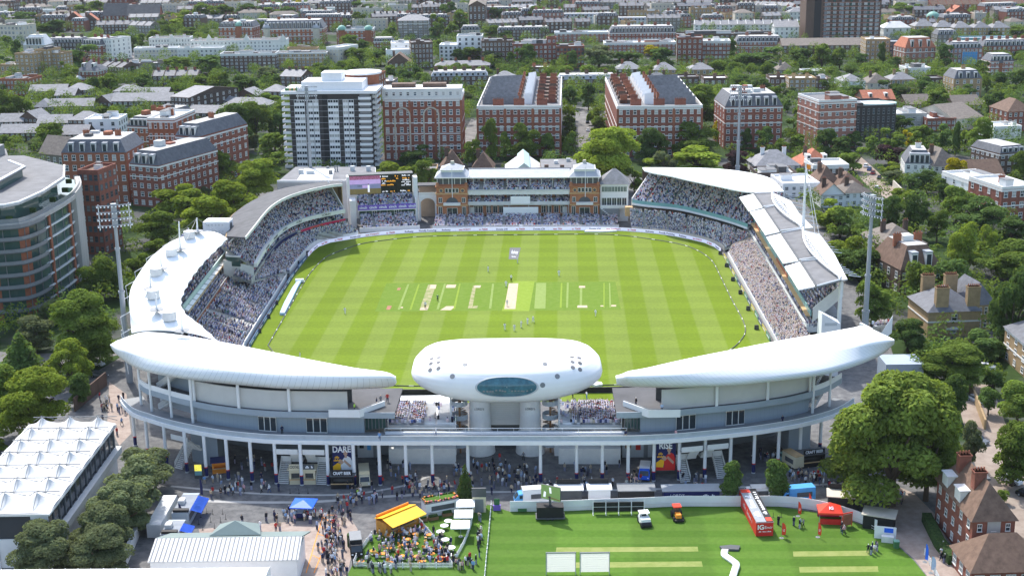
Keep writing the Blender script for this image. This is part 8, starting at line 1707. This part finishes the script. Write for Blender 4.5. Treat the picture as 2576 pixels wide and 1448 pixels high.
def person_mesh(pose):
    s={'stand':0,'walk':1,'sit':2,'arms':3,'reach':4}[pose];J=[];E_=[]
    def j(x,y,z,r):J.append((x,y,z,r));return len(J)-1
    dz=-.48 if s == 2 else 0;L_=.06 if s == 4 else 0
    pv=j(0,0,.95+dz,.155);sp_=j(0,-L_*.5,1.15+dz,.145);ct=j(0,-L_,1.36+dz,.165);nk=j(0,-L_-.01,1.5+dz,.065);hd=j(0,-L_-.03,1.6+dz,.1);ht=j(0,-L_-.02,1.72+dz,.085);E_+=[(pv,sp_),(sp_,ct),(ct,nk),(nk,hd),(hd,ht)]
    for k in (-1,1):
        st=.24*k if s == 1 else (.06*k if s == 4 else 0)
        hp_=j(k*.1,0,.88+dz,.11)
        if s == 2:kn=j(k*.12,-.42,.5,.085);an=j(k*.12,-.44,.1,.055);to=j(k*.12,-.58,.05,.05)
        else:kn=j(k*.11,-.03-st*.5,.5,.08);an=j(k*.12,.04-st,.09,.055);to=j(k*.13,-.12-st,.05,.05)
        E_+=[(pv,hp_),(hp_,kn),(kn,an),(an,to)]
        sh=j(k*.2,-L_,1.4+dz,.075);sw=-.16*k if s == 1 else 0
        if s in (3,4):el=j(k*.27,-.1,1.16+dz,.055);wr=j(k*.14,-.32,1.18+dz+.1*(s == 4),.042);ha=j(k*.07,-.38,1.2+dz+.12*(s == 4),.045)
        elif s == 2:el=j(k*.27,-.06,1.14+dz,.055);wr=j(k*.17,-.3,1.06+dz,.042);ha=j(k*.13,-.38,1.05+dz,.045)
        else:el=j(k*.28,.02+sw*.4,1.13+dz,.055);wr=j(k*.28,-.06+sw,.9+dz,.042);ha=j(k*.27,-.09+sw*1.2,.8+dz,.045)
        E_+=[(ct,sh),(sh,el),(el,wr),(wr,ha)]
    me=bpy.data.meshes.new('person');me.from_pydata([a[:3] for a in J],E_,[]);o=bpy.data.objects.new('person',me);COL.objects.link(o)
    m=o.modifiers.new('skin','SKIN');sv=me.skin_vertices[0].data
    for i,a in enumerate(J):sv[i].radius=(a[3],a[3])
    sv[0].use_root=True;m2=o.modifiers.new('sub','SUBSURF');m2.levels=1;m2.render_levels=1
    bpy.context.view_layer.update();r=bpy.data.meshes.new_from_object(o.evaluated_get(bpy.context.evaluated_depsgraph_get()));bpy.data.objects.remove(o)
    r.materials.clear()
    for k in ('cloth_white','cloth_navy','skin','hair_brown','black'):r.materials.append(M(k))
    for p in r.polygons:
        x,y,z=p.center;z-=dz;i=0
        if z > 1.66 or (z > 1.56 and y > L_*-1+.0):i=3
        elif z > 1.5:i=2
        elif s == 2 and (y < -.16 and z < 1.05+.0 and abs(x) < .24 and not (abs(x) > .12 and z > 1.42)):i=1 if z < 1.04 else 2
        elif z < .93:i=1
        if s == 2 and p.center.z < .12:i=4
        elif s != 2 and z < .1:i=4
        if (s in (3,4) and y < -.2 and 1.1 < z < 1.45) or (s in (0,1) and abs(x) > .22 and z < .98):i=2
        p.material_index=i;p.use_smooth=True
    return r
PM={k:person_mesh(k) for k in ('stand','walk','sit','arms','reach')}
TOPS=[('white','cloth_white')]*6+[('navy','cloth_navy')]*4+[('black','cloth_black')]*5+[('pale-blue','cloth_sky')]*3+[('blue','cloth_blue')]*2+[('beige','cloth_beige')]*2+[('grey','cloth_grey')]*3+[('red','cloth_red')]*2+[('pink','cloth_pink')]*2+[('cream','cloth_cream')]*2+[('lime yellow','cloth_lime')]
BOTS=[('navy','cloth_navy')]*3+[('black','cloth_black')]*3+[('beige','cloth_beige')]*2+[('denim','denim')]*3+[('grey','cloth_grey')]
HATS=[('','hair_brown')]*6+[('','hair_fair')]*2+[('straw-hatted ','straw')]*2+[('white-hatted ','cloth_white')]
PEOPLE=[]
def person(x,y,pose=None,top=None,bot=None,rz=None,z=0,hat=None,grp='people on the forecourt',sc_=1.0,loc=None):
    t=top or R.choice(TOPS);b_=bot or R.choice(BOTS);hh=hat or R.choice(HATS);po=pose or R.choice(('stand','stand','walk','walk','arms'))
    o=bpy.data.objects.new('person',PM[po]);COL.objects.link(o);o.location=loc if loc is not None else G(x,y,z+.02);o.rotation_euler[2]=R.uniform(0,6.28) if rz is None else rz;s=sc_*R.uniform(.98,1.08);o.scale=(s*1.05,s*1.05,s)
    for i,m_ in enumerate((t[1],b_[1],'skin' if R.random() < .85 else 'skin_dark',hh[1],'black')):o.material_slots[i].link='OBJECT';o.material_slots[i].material=M(m_)
    o['category']='person';o['group']=grp;o['look']=f"{hh[0]}person in {t[0]} top and {b_[0]} trousers {dict(stand='standing', walk='walking', sit='sitting', arms='with arms bent', reach='leaning')[po]}";PEOPLE.append(o);return o
W2=('white','cloth_white');CW=('white','cloth_white');BK=('black','cloth_black')
for x,y,po,t,b_ in ((868,789,'walk',W2,W2),(1070,775,'stand',W2,BK),(1101,757,'arms',('dark green','cloth_green'),BK),(1228,684,'stand',W2,W2),(1406,694,'stand',W2,W2),(1286,707,'arms',W2,BK),(1273,721,'walk',W2,W2),(1276,770,'reach',W2,W2),(1270,830,'arms',W2,W2),(1294,832,'stand',W2,W2),(1311,824,'arms',W2,W2),(1327,816,'reach',W2,W2),(1341,811,'walk',W2,W2),(1498,795,'walk',W2,W2),(1302,662,'stand',W2,W2),(755,902,'stand',W2,W2),(1441,1000,'stand',('mid blue','cloth_blue'),BK),(1476,1003,'arms',W2,('mid blue','cloth_blue'))):
    person(x,y,po,t,b_,rz=R.choice((0,3.14,1.2,-1.2,2.6)),hat=('','hair_brown') if R.random() < .5 else ('white-hatted ','cloth_white'),grp='people on the cricket field',sc_=1.08)
R=random.Random(33)
CL=[(600,1222,100,26,12),(560,1248,30,14,4),(766,1302,55,18,16),(690,1320,60,18,7),(640,1238,60,20,5),(835,1360,30,62,36),(858,1300,26,24,10),(868,1262,40,16,8),(930,1260,50,16,10),(905,1238,26,10,5),(1010,1225,60,22,14),(1110,1232,40,12,8),(1160,1198,20,10,6),(1255,1196,90,40,24),(1440,1226,110,18,20),(1590,1215,50,22,10),
      (1760,1232,60,8,4),(2030,1208,50,16,18),(2100,1224,30,14,7),(2260,1262,25,14,6),(2205,1248,40,14,4),(1945,1335,20,12,3),(2020,1325,30,8,3),(2120,1340,12,8,2),(2205,1390,20,12,4),(1208,1345,8,60,9),(1165,1420,36,20,10),(2375,1400,16,30,6),(230,1040,60,50,0),(300,1030,20,40,7),(262,1030,10,30,8),(845,1445,30,18,6),(1105,1370,16,34,8)]
for cx,cy,rx,ry,n in CL:
    for _ in range(round(n*.76)):person(cx+R.gauss(0,.5)*rx,cy+R.gauss(0,.5)*ry)
for i,(x,y) in enumerate(GAR):
    for k in range(2):person(x+R.uniform(-11,11),y+R.uniform(-5,6),'sit' if k == 0 else R.choice(('sit','stand','arms')),grp='people in the beer garden')
for x,y in ((892,1031),(948,1018),(975,1008),(958,1012),(1600,1018),(1665,1032),(710,1088),(955,1105),(1097,1093),(1574,1099),(1700,1098),(1968,1062)):person(x,y+3,'stand',grp='people on the raised decks',z=13.4 if y < 1040 else 9.0)
print('people',len(PEOPLE))
for _ in range(90):
    x,y=R.uniform(900,1130),R.uniform(1330,1424)
    if in_gar(x,y):p=G(x,y);CROWD.append((p.x,p.y,.35,R.uniform(0,6.28),R.choice(SH+[(.7,.4,.12)]*4),R.choice(HD),1.0,0))
for cx,cy,rx,ry,n in CL+[(640,1170,60,14,16),(1250,1215,120,30,40),(1080,1245,60,12,16),(1950,1160,40,14,26),(700,1180,60,8,10),(990,1185,50,14,14),(1500,1190,70,14,20),(1780,1215,60,10,10),(840,1400,30,40,26),(1125,1400,20,20,14),(970,1435,60,6,16)]:
    for _ in range(int(n*.75)):
        p=G(cx+R.gauss(0,.55)*rx,cy+R.gauss(0,.55)*ry);c_=R.choice([(.02,.02,.025),(.02,.025,.07),(.03,.03,.04),(.7,.7,.72),(.3,.36,.5),(.45,.36,.26),(.4,.04,.04),(.12,.13,.16)]);CROWD.append((p.x,p.y,.02,R.uniform(0,6.28),c_,R.choice(HD),1.05,1))
bpy.context.view_layer.update()
LMK=[('the white tower block',840,300),('the pavilion',1300,480),('the dark high-rise',2118,60),('the tent-roofed stand',430,720),('the grandstand',2000,620),('the curved glass flats',110,600),('the white gabled terrace',560,118),('the two-arched red mansion',1066,320),('the middle red mansion',1306,330),('the slate-roofed red mansion',1892,320),('the charcoal office',2200,310),('the four-chimney tan villa',2395,800),('the domed mansion',596,85),('the red mansion with white bays',480,400),
       ('the DARE poster',862,1150),('the RISE poster',1676,1150),('the blue parasol',766,1262),('the yellow-roofed bar',980,1300),('the conifer',1172,1215),('the media pod',1272,930),('the red container',1900,1300),('the red tent',2086,1288),('the video trailer',1384,1270),('the white parasols',1168,1310),('the birch row',260,1290),('the fruit stall',555,1170),('the match pitch',1283,745),('the brick house',2450,1300),('the scoreboard',970,480),('the navy drinks bar',1735,1240),('the ribbed shed',570,1380),('the black horsebox',896,1360),('the right beer bar',2046,1150),('the white modernist house',2500,500),('the school block',2480,110),('the long mews terrace',1310,90),('the church',330,40)]
ORD=['','second ','third ','fourth ','fifth ','sixth ','seventh ','eighth ','ninth ','tenth ','eleventh ','twelfth ','thirteenth ','fourteenth ','fifteenth ','sixteenth ','seventeenth ','eighteenth ','nineteenth ','twentieth ']
ORD+=['twenty-'+o for o in ('first ','second ','third ','fourth ','fifth ','sixth ','seventh ','eighth ','ninth ')]+['thirtieth ']
bk={}
for o in list(SC.objects):
    if 'look' not in o.keys():continue
    x,y=PX(V(o.location)+V((0,0,.9 if o.get('category') == 'person' else (5 if o.get('category') == 'tree' else 1))))
    near_=min(LMK,key=lambda l:(l[1]-x)**2+((l[2]-y)*1.3)**2);bk.setdefault((o['look'],near_[0]),[]).append(((near_[1]-x)**2+((near_[2]-y)*1.3)**2,o))
for (look,lm),lst_ in bk.items():
    lst_.sort(key=lambda a:a[0]);look=look.replace('person in a ','person in ')
    for i,(_,o) in enumerate(lst_):
        o['label']=f"{look}, {ORD[min(i, len(ORD)-1)]}nearest {lm}"
        del o['look']
def crowd_mesh():
    vs,fs_,cols=[],[],[]
    rr=random.Random(3)
    for (x,y,z,yaw,c,hc,s,stand) in CROWD:
        ca,sa=math.cos(yaw),math.sin(yaw);b=len(vs)
        def P_(u,v,w):vs.append((x+(ca*u-sa*v)*s,y+(sa*u+ca*v)*s,z+w*s))
        up=.48 if stand else 0
        for (u,v,w) in (((.08,-.17,.0),(.08,.17,.0),(-.12,.17,.0),(-.12,-.17,.0),(.1,-.16,.9),(.1,.16,.9),(-.12,.16,.9),(-.12,-.16,.9)) if stand else ((.42,-.17,.0),(.42,.17,.0),(-.1,.17,.0),(-.1,-.17,.0),(.4,-.16,.42),(.4,.16,.42),(-.1,.2,.46),(-.1,-.2,.46))):P_(u,v,w)
        lc=rr.choice([(.2,.2,.28),(.1,.1,.16),(.4,.36,.32),(.3,.3,.4)])
        cols+=[(*lc,1)]*8
        for q in ((4,5,6,7),(0,1,5,4),(1,2,6,5),(3,0,4,7)):fs_.append([b+i for i in q])
        b=len(vs);ln=rr.uniform(-.02,.14)
        for (u,v,w) in ((.12,-.2,.4),(.12,.2,.4),(-.14,.2,.4),(-.14,-.2,.4),(.1+ln,-.23,.95),(.1+ln,.23,.95),(-.12+ln,.23,.97),(-.12+ln,-.23,.97),(ln,0,1.04)):P_(u,v,w+up)
        cols+=[(*c,1)]*9
        for q in ((0,1,5,4),(1,2,6,5),(2,3,7,6),(3,0,4,7),(4,5,8),(5,6,8),(6,7,8),(7,4,8)):fs_.append([b+i for i in q])
        b=len(vs)
        for (u,v,w) in ((.11,0,1.16),(0,.1,1.16),(-.11,0,1.18),(0,-.1,1.16),(0,0,1.31),(.02,0,1.02)):P_(u+ln,v,w+up)
        cols+=[(*hc,1)]*6
        for q in ((0,1,4),(1,2,4),(2,3,4),(3,0,4),(1,0,5),(2,1,5),(3,2,5),(0,3,5)):fs_.append([b+i for i in q])
    me=bpy.data.meshes.new('spectator_crowd');me.from_pydata(vs,[],fs_)
    at=me.attributes.new('tint','FLOAT_COLOR','POINT');at.data.foreach_set('color',np.array(cols,dtype=np.float32).ravel())
    m,nt,b=nodes('crowd_cloth');a=nt.nodes.new('ShaderNodeAttribute');a.attribute_name='tint'
    nt.links.new(a.outputs['Color'],b.inputs['Base Color']);b.inputs['Roughness'].default_value=.85;b.inputs['Specular IOR Level'].default_value=.15
    me.materials.append(m);o=bpy.data.objects.new('spectator_crowd',me);COL.objects.link(o)
    o['kind']='stuff';o['label']='dense crowd of spectators filling the tiers and the busy forecourt'
    print('crowd',len(CROWD))
crowd_mesh()
HAZE=.00003
b=MB();b.box(-1700,-420,-1.5,1700,2750,130);m=bpy.data.materials.new('air_haze');m.use_nodes=True;nt=m.node_tree;nt.nodes.remove(nt.nodes['Principled BSDF']);pv_=nt.nodes.new('ShaderNodeVolumePrincipled');pv_.inputs['Color'].default_value=(.82,.88,.95,1);pv_.inputs['Density'].default_value=HAZE;pv_.inputs['Anisotropy'].default_value=0
nt.links.new(pv_.outputs[0],nt.nodes['Material Output'].inputs['Volume']);MATS['air_haze']=m;hz=b.build('haze','air_haze');hz['kind']='stuff';hz['label']='thin pale summer haze over the far streets'
W=bpy.data.worlds.new('World');SC.world=W;W.use_nodes=True
nt=W.node_tree;bg=nt.nodes['Background'];sky=nt.nodes.new('ShaderNodeTexSky');sky.sky_type='NISHITA';sky.sun_disc=False
EL,AZ=math.radians(52),math.radians(-24)
sky.sun_elevation=EL;sky.sun_rotation=AZ;sky.air_density=1.2;sky.dust_density=2.0;sky.ozone_density=1.0
nt.links.new(sky.outputs[0],bg.inputs['Color']);bg.inputs['Strength'].default_value=SKY
su=bpy.data.lights.new('sun','SUN');su.energy=SUN;su.angle=math.radians(1.2);su.color=(1,.965,.91)
so=bpy.data.objects.new('sun',su);COL.objects.link(so)
sd=V((math.sin(AZ)*math.cos(EL),math.cos(AZ)*math.cos(EL),math.sin(EL)))
so.rotation_euler=sd.to_track_quat('Z','Y').to_euler();so.location=(0,300,200)
cam=bpy.data.cameras.new('camera');cam.sensor_width=36;cam.lens=36*F/2576;cam.clip_end=8000;cam.clip_start=1
co=bpy.data.objects.new('camera',cam);COL.objects.link(co);SC.camera=co
mw=Matrix((( CR.x,CU.x,-FW.x,0),(CR.y,CU.y,-FW.y,0),(CR.z,CU.z,-FW.z,CH),(0,0,0,1)));co.matrix_world=mw
vs_=SC.view_settings;vs_.view_transform='Standard';vs_.look='None';vs_.exposure=EXPO;vs_.gamma=1
SC.cycles.volume_bounces=0;SC.cycles.max_bounces=5;SC.cycles.diffuse_bounces=3;SC.cycles.glossy_bounces=2;SC.cycles.transmission_bounces=3;SC.cycles.transparent_max_bounces=4
SC.cycles.use_denoising=True;SC.cycles.caustics_reflective=False;SC.cycles.caustics_refractive=False
